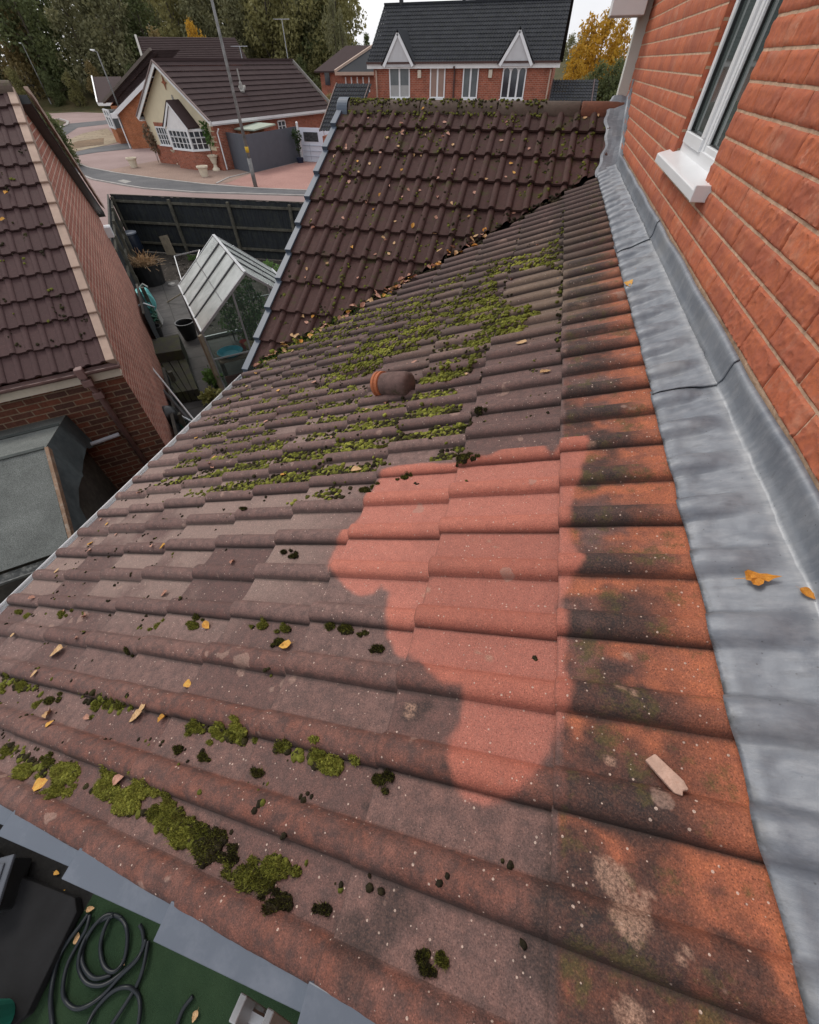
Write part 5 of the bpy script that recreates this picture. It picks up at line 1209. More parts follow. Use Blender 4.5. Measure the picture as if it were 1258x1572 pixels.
for u0, s_ in ((-.3, 1), (BW+.3, -1)):
    zz0 = BZ-.3*(BR-BZ)/(BW/2)+.06
    b = MB(); b.bar(bl(u0, -.36, zz0-.10), bl(BW/2, -.36, BR-.12), .05, .20); b.build('bargeboard', M['upvc'], bun)
    b = MB(); b.bar(bl(u0, -.40, zz0+.03), bl(BW/2, -.40, BR+.02), .12, .06); b.build('verge', plain('verge_grey', (.22, .17, .16), .8, .1, 4, .1, 40), bun)
    b = MB(); b.bar(bl(u0, -.3, zz0-.09), bl(u0, BL+.3, zz0-.09), .10, .14); b.bar(bl(u0+.15*s_, -.3, zz0-.2), bl(u0+.15*s_, BL+.3, zz0-.2), .3, .04); b.build('gutter', M['upvc'], bun)
    b = MB(); b.bar(bl(u0, BL+.36, zz0), bl(BW/2, BL+.36, BR), .06, .2); b.build('bargeboard', M['conc'], bun)
b = MB(); b.tube([bl(-.3, .15, 2.1), bl(-.08, .15, 1.9), bl(-.08, .15, .05)], .045, 6); b.build('downpipe', M['upvc'], bun)
b = MB(); b.tube([bl(-.10, BL-.2, 2.2), bl(-.08, BL-.2, .05)], .045, 6); b.build('downpipe', M['upvc'], bun)
# bay window
def panel_win(b_, a, c, z0, z1, nx, nz, out, fr=.06):
    """grid of glazing bars between two plan points"""
    a = Vector(a); c = Vector(c)
    for i in range(nx+1):
        p = a.lerp(c, i/nx); wv = fr if i in (0, nx) else .035
        b_.bar(p+Vector((0, 0, z0)), p+Vector((0, 0, z1)), wv, .06, up=tuple((c-a).normalized()))
    for k in range(nz+1):
        z = z0+(z1-z0)*k/nz; b_.bar(a+Vector((0, 0, z)), c+Vector((0, 0, z)), .05, fr if k in (0, nz) else .03)
q1, q2, q3, q4 = bl(4.35, 0), bl(3.8, -.85), bl(1.7, -.85), bl(1.0, 0)
bay = empty('bay', tuple(bl(2.6, -.3)))
bay.parent = bun; bay.location = Vector(bl(2.6, -.3))-bun.location
b = MB(); b.prism([p[:2] for p in (q1, q2, q3, q4)], 0, .98); b.build('bay_base', M['brick_far'], bun)
b = MB(); b.prism([(p+(p-bl(2.6, .4))*.05)[:2] for p in (q1, q2, q3, q4)], .98, 1.06); b.build('bay_sill', M['upvc'], bun)
bpy.data.objects.remove(bay)
wb_ = MB()
for a, c, nx in ((q1, q2, 2), (q2, q3, 5), (q3, q4, 3)): panel_win(wb_, a, c, 1.06, 1.66, nx, 2, 0); panel_win(wb_, a, c, 1.66, 1.98, nx, 1, 0, .07); wb_.bar(a+Vector((0, 0, 1.5)), a+Vector((0, 0, 1.52)), .12, .12)
for p in (q2, q3): wb_.bar(p+Vector((0, 0, 1.05)), p+Vector((0, 0, 2.0)), .13, .13)
bw_ = wb_.build('bay_window', M['upvc'], bun)
b = MB()
inn = lambda p: p+(bl(2.6, .4)-p)*.04
b.add([inn(p)+Vector((0, 0, z)) for p in (q1, q2, q3, q4) for z in (1.06, 1.98)], [(0, 2, 3, 1), (2, 4, 5, 3), (4, 6, 7, 5)]); b.build('pane', M['fpane'], bw_, fix=False)
b = MB(); b.prism([(p+(p-bl(2.6, .4))*.03)[:2] for p in (q1, q2, q3, q4)], 1.98, 2.08); b.build('bay_head', M['upvc'], bun)
zc = 3.3; uc = 2.72; b = MB(); b.extr([bl(uc-1.1, -.89, 2.06), bl(uc+1.1, -.89, 2.06), bl(uc, -.89, zc-.1)], tuple(bv*.8)); b.build('bay_gable', M['white'], bun)
b = MB()
for sg in (-1, 1): b.bar(bl(uc+sg*1.25, -.95, 2.06), bl(uc, -.95, zc-.02), .05, .12)
b.build('bay_bargeboard', M['upvc'], bun)
b = MB()
for sg in (-1, 1): b.extr([bl(uc, -1.0, zc+.06), bl(uc+sg*1.35, -1.0, 2.12), bl(uc+sg*1.35, -.02, 2.12), bl(uc, -.02, zc+.06)], (0, 0, .05))
b.build('bay_roof', M['btile'], bun)
# small window left of the bay, brick lintel, side window
b = MB(); panel_win(b, bl(6.35, -.03), bl(5.2, -.03), 1.06, 1.62, 4, 2, 0); panel_win(b, bl(6.35, -.03), bl(5.2, -.03), 1.62, 1.98, 4, 1, 0, .07); o = b.build('window', M['upvc'], bun)
b = MB(); b.bar(bl(6.3, -.012, 1.52), bl(5.25, -.012, 1.52), .01, .88); b.build('pane', M['fpane'], o); b = MB(); b.bar(bl(6.5, -.05, 1.02), bl(4.3, -.05, 1.02), .12, .07); b.build('sill', M['upvc'], o)
b = MB(); b.bar(bl(6.45, -.012, 2.12), bl(5.1, -.012, 2.12), .02, .2); b.build('lintel', M['brick_far'], bun)
b = MB(); panel_win(b, bl(-.03, 6.0), bl(-.03, 6.75), 1.0, 2.1, 2, 4, 0, .08); o = b.build('window', M['upvc'], bun); b = MB(); b.bar(bl(-.012, 6.03, 1.55), bl(-.012, 6.72, 1.55), .01, 1.05); b.build('pane', M['fpane'], o)
# rusty star and small emblem-like iron ornament on the gable
b = MB(); c = bl(BW/2, -.04, 4.15); pts = []
for k in range(8):
    a = math.pi*k/4; r = .34 if k % 2 == 0 else .11; pts.append(c+bu*r*math.sin(a)*.75+Vector((0, 0, r*math.cos(a))))
b.extr(pts, tuple(-bv*.04)); tag(b.build('star_ornament', plain('rust', (.30, .10, .05), .7, .1, 5, .1, 40)), 'rusty four-pointed star fixed high on the cream gable', 'ornament')
b = MB(); c = bl(BW/2-.35, -.03, 3.35); b.box(c, (.16, .03, .34), Matrix.Rotation(math.atan2(bu.y, bu.x), 3, 'Z')); b.box(c+Vector((0, 0, .2)), (.08, .04, .10), Matrix.Rotation(math.atan2(bu.y, bu.x), 3, 'Z')); tag(b.build('wall_lantern', M['conc'], bevel=.02), 'small grey plaque below the star on the cream gable', 'plaque')
# vent pipe on the roof, aerials
p = bl(BW/2*.42, 4.6, BZ+(BR-BZ)*.42+.1); b = MB(); b.box(p, (.5, .5, .1), Matrix.Rotation(.6, 3, 'X')); b.lathe(p, [(.14, 0), (.10, .3), (.05, .36), (.05, .95), (0, .95)], 8); tag(b.build('vent_pipe', M['conc']), 'grey vent pipe with flashing on the bungalow roof slope', 'vent pipe')
def aerial(p, h, lab):
    b = MB(); p = Vector(p); b.tube([p, p+Vector((0, 0, h))], .025, 5); b.tube([p+Vector((-.55, 0, h)), p+Vector((.55, .2, h))], .018, 4)
    for k in range(7): q = p+Vector((-.5+k*.16, .06*k-.2, h)); b.tube([q+Vector((0, -.22, 0)), q+Vector((0, .22, 0))], .012, 4)
    return tag(b.build('aerial', M['greytrim']), lab, 'aerial')
aerial(bl(BW/2, BL-.1, BR+.05), 2.0, 'tall television aerial on the far end of the bungalow ridge')
aerial(bl(BW/2+1.5, 8.6, BR-.9), 1.6, 'television aerial behind the middle of the bungalow ridge')
# urns and pots on the forecourt
M['stone'] = plain('cream_stone', (.62, .55, .43), .85, .1, 6, .2, 40)
M['lf_dark'] = leaf_mat('leaf_dark', (.022, .045, .018), (.055, .085, .03))
def urn(x, y, lab, foot=True):
    c = gz(x, y); u = empty('urn', tuple(c), lab, 'urn')
    if foot:
        b = MB(); b.lathe(c, [(0, 0), (.26, 0), (.26, .08), (.13, .2), (.10, .36), (.12, .4), (0, .4)], 16); b.build('pedestal', M['stone'], u, smooth=False)
        z = .38
    else: z = 0
    k = 1 if foot else 1.0
    b = MB(); b.lathe(c+Vector((0, 0, z)), [(0, 0), (.15, 0), (.26, .30), (.33, .36), (.36, .44), (.31, .44), (.26, .38), (0, .36)] if foot else [(0, 0), (.22, 0), (.30, .42), (.37, .46), (.37, .54), (.31, .54), (.29, .46), (0, .44)], 18); b.build('bowl', M['stone'], u, smooth=False); return u
urn(277, 252, 'cream footed urn left of the bay window brickwork'); urn(333, 262, 'cream footed urn with a climbing plant at the right of the bay')
urn(207, 257, 'low cream pot standing alone on the driveway', False); urn(315, 271, 'low cream pot in front of the bay window', False)
c = gz(333, 262); plant('climbing_plant', (c.x, c.y, .75), [(0, .1, .9, .22, .2, .35), (-.1, .1, 1.4, .2, .2, .3)], 160, .12, M['lf_green'], 'thin green climber rising from the urn right of the bay window', seed=70)
c = bl(BW+.05, -.15, 0); plant('climbing_plant', tuple(c), [(0, 0, 1.5, .35, .3, .6), (.2, 0, 1.0, .25, .25, .4)], 220, .14, leaf_mat('leaf_brown', (.12, .09, .05), (.25, .17, .12)), 'brown climber between the bungalow corner and the orange brick wall', seed=71)
# grey fence, white gate, green canopy
M['gfence'] = plain('slate_fence', (.098, .108, .128), .6, .08, 3, .1, 30)
a, c_, d_ = gz(352, 257), gz(388, 265.5), gz(463, 247)
gf = empty('fence_screen', tuple(c_), 'tall smooth slate grey fence screen around the bungalow side yard', 'fence')
for p, q in ((a, c_), (c_, d_)):
    b = MB(); b.extr([p, q, q+Vector((0, 0, 1.9)), p+Vector((0, 0, 1.88))], (0.03, .05, 0)); b.build('panel', M['gfence'], gf)
b = MB(); b.box(c_+Vector((0, -.03, .95)), (.14, .14, 1.95)); b.build('post', M['gfence'], gf)
gt = empty('garden_gate', tuple(gz(480, 248)), 'white panelled gate with a dark patterned window beside the grey fence', 'gate')
g0 = gz(467, 247.5); g1 = g0+Vector((2.0, -.15, 0)); g1b = g0+Vector((2.9, -.2, 0))
b = MB(); b.extr([g0, g1, g1+Vector((0, 0, 1.85)), g0+Vector((0, 0, 1.85))], (0, .05, 0)); b.extr([g1+Vector((.05, 0, 0)), g1b, g1b+Vector((0, 0, 1.8)), g1+Vector((.05, 0, 1.8))], (0, .05, 0)); M['gate'] = plain('pale_gate', (.66, .70, .78), .45, .04, 3, .05, 30); b.build('leaf', M['gate'], gt)
b = MB()
for z in (.3, .6, .9): b.bar(g0+Vector((.1, -.02, z)), g1+Vector((-.1, -.02, z)), .03, .015)
for x in (.7, 1.3): b.bar(g0+Vector((x, -.07, .05)), g0+Vector((x, -.07, 1.0)), .02, .015)
b.build('moulding', plain('gate_line', (.36, .40, .47), .5, .05, 3, .05, 30), gt)
b = MB(); b.extr([g0+Vector((.32, -.05, 1.12)), g0+Vector((1.5, -.13, 1.12)), g0+Vector((1.5, -.13, 1.62)), g0+Vector((.32, -.05, 1.62))], (0, .02, 0)); b.build('window', plain('patterned_glass', (.05, .052, .055), .4, .9, 9, .2, 30), gt)
b = MB(); b.box(g0+Vector((-.1, -.02, 1.02)), (.13, .13, 2.05)); b.lathe(g0+Vector((-.1, -.02, 2.05)), [(.09, 0), (.09, .06), (0, .12)], 8); b.build('post', M['upvc'], gt)
pp = gz(462, 250); plant('potted_conifer', tuple(pp), [(0, 0, 1.5, .35, .3, .3), (0, 0, 1.0, .15, .15, .5)], 260, .09, M['lf_dark'], 'slim potted shrub at the corner between grey fence and white gate', seed=72)
b = MB(); b.lathe(pp, [(0, 0), (.22, 0), (.27, .3), (0, .3)], 12); tag(b.build('plant_pot', plain('navy_pot', (.02, .03, .06), .4, .1, 4, .05, 30)), 'navy pot under the slim shrub by the white gate', 'pot')
cn_ = empty('store', tuple(gz(400, 240)), 'small brick store with a pale green flat roof behind the grey fence', 'store'); k0 = bl(-1.3, 2.2)
b = MB(); b.extr([bl(-.15, 1.6, 1.95), bl(-2.0, 1.7, 1.95), bl(-2.2, 3.6, 2.12), bl(-.15, 3.8, 2.12)], (0, 0, .07)); b.build('roof', plain('pale_green_felt', (.33, .37, .30), .8, .1, 3, .1, 30), cn_)
b = MB(); b.prism([bl(-.2, 1.8)[:2], bl(-1.3, 1.85)[:2], bl(-1.3, 3.3)[:2], bl(-.2, 3.4)[:2]], 0, 1.94); b.build('wall', M['brick_or'], cn_)
# ================================================================ LEFT BUNGALOW WITH ORANGE BRICK GABLE
lb_ = empty('bungalow', (-40, 46, 0), 'bungalow with an orange brick gable and white bargeboard left of the cream one', 'bungalow')
P1 = gz(203.5, 228.5); gdir = (gz(262, 224)-P1); gdir = Vector((.86, .51, 0)).normalized(); gback = Vector((-gdir.y, gdir.x, 0))
def ll(u, v, z=0.0): return P1+gdir*u+gback*v+Vector((0, 0, z))
gW = 7.4; gz_, gr2 = 2.35, 4.35
b = MB(); b.add([ll(0, 0), ll(gW, 0), ll(gW, 0, gz_), ll(gW/2, 0, gr2), ll(0, 0, gz_)], [(0, 1, 2, 3, 4)]); b.add([ll(0, 0), ll(0, 9), ll(0, 9, gz_), ll(0, 0, gz_)], [(0, 1, 2, 3)]); b.build('wall', M['brick_or'], lb_)
for sg in (-1, 1):
    L_ = math.hypot(gW/2+.3, (gr2-gz_)*(1+.6/gW)); n_ = 9; d_ = gdir*sg*(gW/2+.3)/L_-Vector((0, 0, (gr2-gz_)*(1+.6/gW)/L_))
    me = make_tiles('l', tuple(ll(gW/2, -.3, gr2+.1)), tuple(gback), tuple(d_), n_, 20, L_/n_, None, nas=9, nss=2, seed=80+sg, rh=.03, tilt=1.5); link('roof', me, M['btile'], lb_)
    b = MB(); b.bar(ll(gW/2+sg*(gW/2+.35), -.34, gz_-.22), ll(gW/2, -.34, gr2-.06), .06, .26); b.build('bargeboard', M['upvc'], lb_)
b = MB(); b.box(tuple(ll(-.3, -.25, 2.1)), (.5, .4, .3), Matrix.Rotation(math.atan2(gdir.y, gdir.x), 3, 'Z')); b.build('boxed_eave', M['upvc'], lb_)
b = MB(); b.tube([ll(-.12, -.1, 2.0), ll(-.12, -.1, .05)], .05, 6); b.tube([ll(-.12, 3.2, 2.0), ll(-.12, 3.2, .05)], .05, 6); b.build('downpipe', M['upvc'], lb_)
b = MB(); b.bar(ll(-.35, -.2, 2.15), ll(-.35, 9, 2.15), .12, .16); b.build('gutter', M['upvc'], lb_)
b = MB(); b.box(tuple(ll(-.03, 1.6, 1.05)), (.06, 2.4, 2.05), Matrix.Rotation(math.atan2(gdir.y, gdir.x), 3, 'Z')); b.build('garage_door', plain('brown_door', (.16, .10, .08), .6, .1, 4, .1, 30), lb_)
# main roof rising behind, and the bay at the far left
mr = empty('house', (-50, 55, 0), 'brown roofed house with a steep gable verge behind the orange brick bungalow', 'house')
RA = gz(160, 158, 2.5); ap = ray(232, 77); kk = 60/math.hypot(ap.x, ap.y); RB = Vector((ap.x*kk, ap.y*kk, CZ+ap.z*kk)); hd = Vector((.97, .25, 0))
u_ = (RB-RA); fall = u_.normalized(); n_ = 17
me = make_tiles('m', tuple(RB), tuple(hd), tuple(-fall), n_, 8, u_.length/n_, None, nas=9, nss=2, seed=85, rh=.03, tilt=1.6); link('roof', me, M['btile'], mr)
b = MB(); b.bar(RA+Vector((0, 0, .05)), RB+Vector((0, 0, .05)), .35, .2); b.build('verge', plain('verge_mortar', (.14, .115, .10), .9, .2, 2, .2, 20), mr)
bk_ = Vector((-4.5, 5.5, 0))
b = MB(); b.add([RB, RB+hd*2.6, RA+bk_*2+hd*2.6, RA+bk_*2], [(0, 1, 2, 3)]); b.build('back_slope', M['btile'], mr)
b = MB(); b.add([Vector((RA.x, RA.y, 0))+hd*.5, RA+hd*.5-Vector((0, 0, .2)), RB+hd*.5-Vector((0, 0, .2)), RA+bk_*2-Vector((0, 0, .2))+hd*.5, Vector((RA.x, RA.y, 0))+bk_*2+hd*.5], [(0, 1, 2, 3, 4)]); b.add([Vector((RA.x, RA.y, 0))+hd*.5, RA+hd*.5-Vector((0, 0, .2)), RA+hd*2.6-Vector((0, 0, .2)), Vector((RA.x, RA.y, 0))+hd*2.6], [(0, 1, 2, 3)]); b.build('wall', M['brick_or'], mr)
# left wing with bay
wg = empty('bungalow_wing', tuple(gz(175, 215)), 'low wing with a white framed corner window at the far left of the bungalows', 'bungalow')
wa = gz(187, 221); b = MB(); wc = wa+Vector((-1.6, 1.2, 0)); wd = wc+Vector((1.8, 4.5, 0)); we = wa+Vector((2.5, 3.5, 0))
b.prism([wa[:2], wc[:2], wd[:2], we[:2]], 0, 1.05); b.build('wall', M['brick_or'], wg)
b = MB(); b.prism([(wa+Vector((.05, .08, 0)))[:2], (wc+Vector((.1, 0, 0)))[:2], wd[:2], we[:2]], 1.05, 2.2); b.build('pane', M['greypane'], wg)
b = MB()
for p in (wa, wc, wa.lerp(wc, .5)): b.bar(p+Vector((0, 0, 1)), p+Vector((0, 0, 2.25)), .13, .13)
for z in (1.08, 1.8, 2.2): b.bar(wa+Vector((0, 0, z)), wc+Vector((0, 0, z)), .12, .12); 
b.bar(wc+Vector((0, 0, 1.08)), wd+Vector((0, 0, 1.08)), .12, .12); b.build('window_frame', M['upvc'], wg)
pr_ = [ (138, 129), (176, 128), (160, 158), (150, 158)]
b = MB(); ra, rb_, rc, rd = gz(139, 131, 3.9), gz(177, 129, 3.9), gz(190, 158, 2.35), gz(150, 158, 2.35)
kq = 61/math.hypot(ra.x, ra.y); 
b = MB(); b.extr([rd, rc, rc+Vector((-3, 4.6, 1.75)), rd+Vector((-3.4, 4.4, 1.75))], (0, 0, -.12)); b.build('roof', M['btile'], wg)
b = MB(); b.bar(rd+Vector((0, 0, -.1)), rc+Vector((0, 0, -.1)), .1, .22); b.bar(rd+Vector((0, 0, 0)), rd+Vector((-3.4, 4.4, 1.75)), .12, .2); b.build('fascia', M['upvc'], wg)
# long roof behind the cream bungalow
br_ = empty('house', (-45, 66, 0), 'long plain brown roof of a house standing right behind the cream bungalow', 'house')
def at(x, y, n):
    r = ray(x, y); k = n/math.hypot(r.x, r.y); return Vector((r.x*k, r.y*k, CZ+r.z*k))
r1, r2 = at(209, 56.5, 70), at(362, 58, 66); r3, r4 = at(222, 98, 63), at(372, 104, 59)
L_ = (r1-r3).length; n_ = 15; A_d = (r2-r1).normalized(); me = make_tiles('r', tuple(r1), tuple(A_d), tuple((r3-r1).normalized()), n_, int((r2-r1).length/TW), L_/n_, None, nas=9, nss=2, seed=90, rh=.012, tilt=1.6); link('roof', me, M['btile'], br_)
bb = Vector((-3.2, 5.5, 0))
b = MB(); b.add([r1, r2, Vector((r2.x, r2.y, r4.z))+bb, Vector((r1.x, r1.y, r3.z))+bb], [(0, 1, 2, 3)]); b.build('back_slope', M['btile'], br_)
z0_ = r3.z-.1
b = MB(); b.add([Vector((r3.x, r3.y, 0)), Vector((r3.x, r3.y, z0_)), r1-Vector((0, 0, .15)), Vector((r1.x, r1.y, z0_))+bb, Vector((r1.x, r1.y, 0))+bb], [(0, 1, 2, 3, 4)]); b.add([Vector((r3.x, r3.y, 0)), Vector((r4.x, r4.y, 0)), Vector((r4.x, r4.y, z0_)), Vector((r3.x, r3.y, z0_))], [(0, 1, 2, 3)]); b.build('wall', M['brick_far'], br_)
b = MB(); b.bar(r1+Vector((0, 0, .05)), r3+Vector((0, 0, .05)), .2, .22); b.build('bargeboard', M['conc'], br_)
# distant red house between
rh_ = empty('house', (-19, 52, 0), 'distant red brick house with brown hipped roof left of the far semi', 'house')
w1, w2 = at(492, 139, 56), at(506, 133, 56); 
Yh = 52
def ay(x, y, Y): r = ray(x, y); k = Y/r.y; return Vector((r.x*k, Y, CZ+r.z*k))
a1, a2, a3 = ay(491, 109, Yh), ay(536, 112, Yh), ay(575, 110, Yh-2)
b = MB(); b.prism([(a1.x, Yh), (a2.x, Yh), (a2.x+1.5, Yh+9), (a1.x, Yh+9)], 0, a1.z); b.prism([(a2.x, Yh-2), (a2.x+4, Yh-2), (a2.x+4, Yh+8), (a2.x, Yh+8)], 0, a3.z+.02); b.build('wall', M['brick_far'], rh_)
t1, t2 = ay(531, 70, Yh+3.5), ay(575, 68, Yh+3.5)
b = MB(); b.extr([Vector((a1.x-.4, Yh-.4, a1.z)), Vector((a2.x+2, Yh-.4, a1.z)), Vector((a2.x+2, Yh+3.5, t1.z)), Vector((t1.x, Yh+3.5, t1.z))], (0, 0, -.1)); b.extr([Vector((a1.x-.4, Yh-.4, a1.z)), Vector((t1.x, Yh+3.5, t1.z)), Vector((t1.x, Yh+6, t1.z)), Vector((a1.x-.4, Yh+9, a1.z))], (0, 0, -.1))
b.build('roof', M['btile'], rh_)
b = MB(); b.extr([Vector((a2.x-.4, Yh-2.4, a3.z)), Vector((a2.x+5, Yh-2.4, a3.z)), Vector((a2.x+5, Yh+2, t1.z+.2)), Vector((a2.x+2.6, Yh+2, t1.z+.2))], (0, 0, -.1)); b.build('roof', M['ftile'], rh_)
b = MB(); b.bar((a2.x-.4, Yh-2.42, a3.z+.05), (a2.x+2.6, Yh+2, t1.z+.25), .18, .15); b.bar((a2.x-.4, Yh-2.45, a3.z-.1), (a2.x+5, Yh-2.45, a3.z-.1), .1, .2); b.build('fascia', M['cream2'], rh_)
b = MB(); wq_ = ay(503, 121, Yh-.03); b.box(wq_, (.5, .06, .8)); b.build('window', M['fpane'], rh_)
b = MB()
for k in range(6): b.box((a2.x+.4+k*.55, Yh-2.03, a3.z-.75), (.1, .08, .9))
b.build('downpipe', M['upvc'], rh_)
# ---- street lamps
def lamp(base, h, r0, r1, label, head=True, dirn=(-1, 0, 0), band=False):
    base = Vector(base); L = empty('street_lamp', tuple(base), label, 'street lamp'); 
    b = MB(); b.tube([base, base+Vector((0, 0, 1.3))], r0*1.25, 12); b.tube([base+Vector((0, 0, 1.3)), base+Vector((0, 0, h))], r0, 12, radii=[r0*.95, r1]); b.build('pole', M['lamp'], L, smooth=True)
    if band: b = MB(); b.tube([base+Vector((0, 0, 1.55)), base+Vector((0, 0, 1.8))], r0*1.04+.004, 12); b.build('yellow_band', plain('yellow_sticker', (.55, .35, .03), .5, .05, 4, .02, 30), L, smooth=True)
    d = Vector(dirn); b = MB(); b.bar(base+Vector((0, 0, h)), base+Vector((0, 0, h+.05))+d*.6, .05, .05); b.build('arm', M['lamp'], L); b = MB(); b.bar(base+Vector((0, 0, h+.08))+d*.5, base+Vector((0, 0, h+.12))+d*1.15, .22, .12, w2=.16, h2=.08); b.build('lantern', M['upvc'], L, bevel=.03)
t = NT('lamp_grey'); n1 = t.noise(3, 6, .7); M['lamp'] = t.fin(t.ramp(n1, [(.3, (.10, .10, .095)), (.55, (.21, .205, .20)), (.75, (.33, .33, .33))]), .7, t.bump(n1, .2, .01), .3)
lamp(gz(393, 287), 8.2, .095, .06, 'tall grey street lamp post with a yellow band beside the driveway', band=True)
lamp(gz(83, 168), 7.2, .09, .05, 'slim street lamp in front of the wood above the left roof', dirn=(-.8, .3, 0))
lamp(at(177, 150, 62)*1.0-Vector((0, 0, at(177, 150, 62).z)), 5.7, .08, .05, 'short street lamp showing above the far left bungalow roof', dirn=(-.8, .3, 0))
# ================================================================ TREES
M['bark'] = plain('bark', (.10, .085, .065), .9, .3, 2, .5, 12)
LM = [leaf_mat('wood_dark', (.075, .098, .045), (.17, .19, .075)), leaf_mat('wood_olive', (.16, .155, .062), (.32, .29, .12)), leaf_mat('wood_grey', (.13, .135, .070), (.27, .255, .135)),
      leaf_mat('wood_yellow', (.36, .20, .025), (.62, .36, .04), (.20, .18, .04)), leaf_mat('wood_bronze', (.15, .12, .05), (.28, .21, .09))]
def make_tree_mesh(seed, h, rad, n, size, base=.15, kind=0):
    r = random.Random(seed); cl = []; nb_ = 26
    for i in range(nb_):
        z = h*(base+(1-base)*(i+.5)/nb_); f = math.sin(math.pi*min(1, (z/h-base)/(1-base)*.82+.16))**.8 if kind != 1 else (1-(z/h))*.95+.08
        for k in range(2 if kind != 1 else 1):
            a = r.random()*6.28; d = rad*f*r.uniform(.25, .85); s = rad*r.uniform(.22, .42)*(f*.6+.4); cl.append((d*math.cos(a), d*math.sin(a), z, s, s, s*r.uniform(.7, 1.2)))
    me = leaf_cloud('crown', cl, n, size, seed, droop=.5)
    b = MB(); b.tube([(0, 0, -.6), (0.1, 0, h*.3), (-.1, .1, h*.7), (0, 0, h*.95)], .3, 8, radii=[h*.018, h*.014, h*.008, h*.002])
    for i in range(12):
        c = cl[r.randrange(len(cl))]; z0 = max(h*.15, c[2]-rad*.7); b.tube([(0, 0, z0), (c[0]*.6, c[1]*.6, z0+(c[2]-z0)*.6), (c[0]*1.15, c[1]*1.15, c[2]+c[5]*.6)], .1, 5, radii=[h*.007, h*.005, h*.001])
    return me, b.mesh('trunk', smooth=True)
PROTO = [make_tree_mesh(s, 15, 4.6, 5200, .30, .06, k) for s, k in ((1, 0), (2, 0), (3, 0), (4, 1))]
def tree(x, y, z, sc, proto, mat, label, group=None, rz=0.0, sz=1.0, name='tree'):
    e = empty(name, (x, y, z), label, 'tree', group); e.rotation_euler = (0, 0, rz); e.scale = (sc, sc, sc*sz)
    for nm, me, mt in (('crown', PROTO[proto][0], LM[mat]), ('trunk', PROTO[proto][1], M['bark'])):
        if not me.materials: me.materials.append(None)
        o = bpy.data.objects.new(nm, me); COL.objects.link(o); o.parent = e
        o.material_slots[0].link = 'OBJECT'; o.material_slots[0].material = mt
    return e
rt = random.Random(12)
KL = {0: 'tall dark green tree in the wood behind the bungalows', 1: 'tall olive green tree in the wood behind the bungalows', 2: 'pale grey green tree in the wood behind the bungalows', 4: 'bronze tinted tree in the wood behind the bungalows'}
PLACE = [(49, 'at the far left edge above the dark tiled roof'), (46.5, 'behind the slim street lamp on the left'), (44, 'above the grassy bank between the two lamps'), (41.5, 'behind the short street lamp'), (38.5, 'above the left bungalow ridge'), (35, 'above the long brown roof'), (31.5, 'behind the tall grey lamp post'), (28, 'above the middle of the bungalow ridge'), (24.5, 'above the far end of the bungalow ridge'), (0, 'at the right end of the wood near the sky')]
def wood_label(mt, row, az, s=1):
    kind = {0: 'dark green', 1: 'olive green', 2: 'pale grey green', 4: 'bronze tinted'}[mt]
    pl = next(p for a, p in PLACE if az >= a); return kind+(' front row tree ', ' tree ', ' rearmost tree ')[row]+pl
line = [(-112, 70), (-86, 84), (-62, 92), (-44, 96), (-36, 99)]
def along(t_):
    t_ *= len(line)-1; i = min(int(t_), len(line)-2); f = t_-i; return line[i][0]*(1-f)+line[i+1][0]*f, line[i][1]*(1-f)+line[i+1][1]*f
for row, cnt in ((0, 17), (1, 16), (2, 11)):
    for i in range(cnt):
        x, y = along((i+rt.random()*.5)/cnt); x -= row*4.5; y += row*8; mt = rt.choice([0, 0, 1, 1, 2, 0, 1, 2, 4] if row == 0 else [0, 1, 1, 2]); k = rt.choice([0, 1, 2, 2])
        s = rt.uniform(.78, 1.0)*(1.0 if row == 0 else 1.2); 
        if row == 2: s *= 1.1
        x += rt.uniform(-1, 1); y += rt.uniform(-1.5, 1.5); az = math.degrees(math.atan2(-x, y))
        tree(x, y, 1.0+row*1.2, s, k, mt, wood_label(mt, row, az, s), 'trees of the wood', rt.random()*6, rt.uniform(.95, 1.2))
# understorey at the foot of the wood
for i in range(22):
    x, y = along(i/22); mt = rt.choice([0, 0, 1, 4]); tree(x+rt.uniform(-1, 2), y-5+rt.uniform(-1, 1), .3, rt.uniform(.28, .42), rt.choice([0, 1, 2]), mt, 'low '+wood_label(mt, 1, math.degrees(math.atan2(-x, y-5))), 'understorey of the wood', rt.random()*6, .9, 'small_tree')
def tr_at(x, y_top, n, mat, proto, label, wide=1.0, z=0.0, name='tree', sz=1.0):
    p = at(x, y_top, n); h = p.z-z; s = h/15/sz*.97; return tree(p.x, p.y, z, s, proto, mat, label, None, x*.1, sz, name)
tr_at(288, 26, 84, 3, 1, 'bright yellow autumn tree in front of the dark wood', sz=1.35)
tr_at(232, 40, 80, 4, 0, 'bronze green tree just left of the bright yellow one')
tr_at(522, 12, 92, 2, 3, 'slender pale tree at the right edge of the wood', sz=1.8); tr_at(508, -10, 96, 2, 1, 'tall thin grey tree near the right edge of the wood', sz=1.7)
tr_at(540, 62, 120, 0, 0, 'small dark tree on the skyline left of the far semi', z=0); tr_at(562, 50, 130, 0, 3, 'dark conifer on the skyline beside the far semi', z=0)
tr_at(552, 66, 125, 0, 1, 'round dark tree on the skyline behind the red house')
for i, (x, yt) in enumerate([(575, 70), (480, -30), (494, 10)]): tr_at(x, yt, 105, 0 if i else 1, i, ('olive tree peeping between the red house and the far semi', 'dark tree rising behind the wood beside the pale slender one', 'dark tree just inside the right edge of the wood')[i])
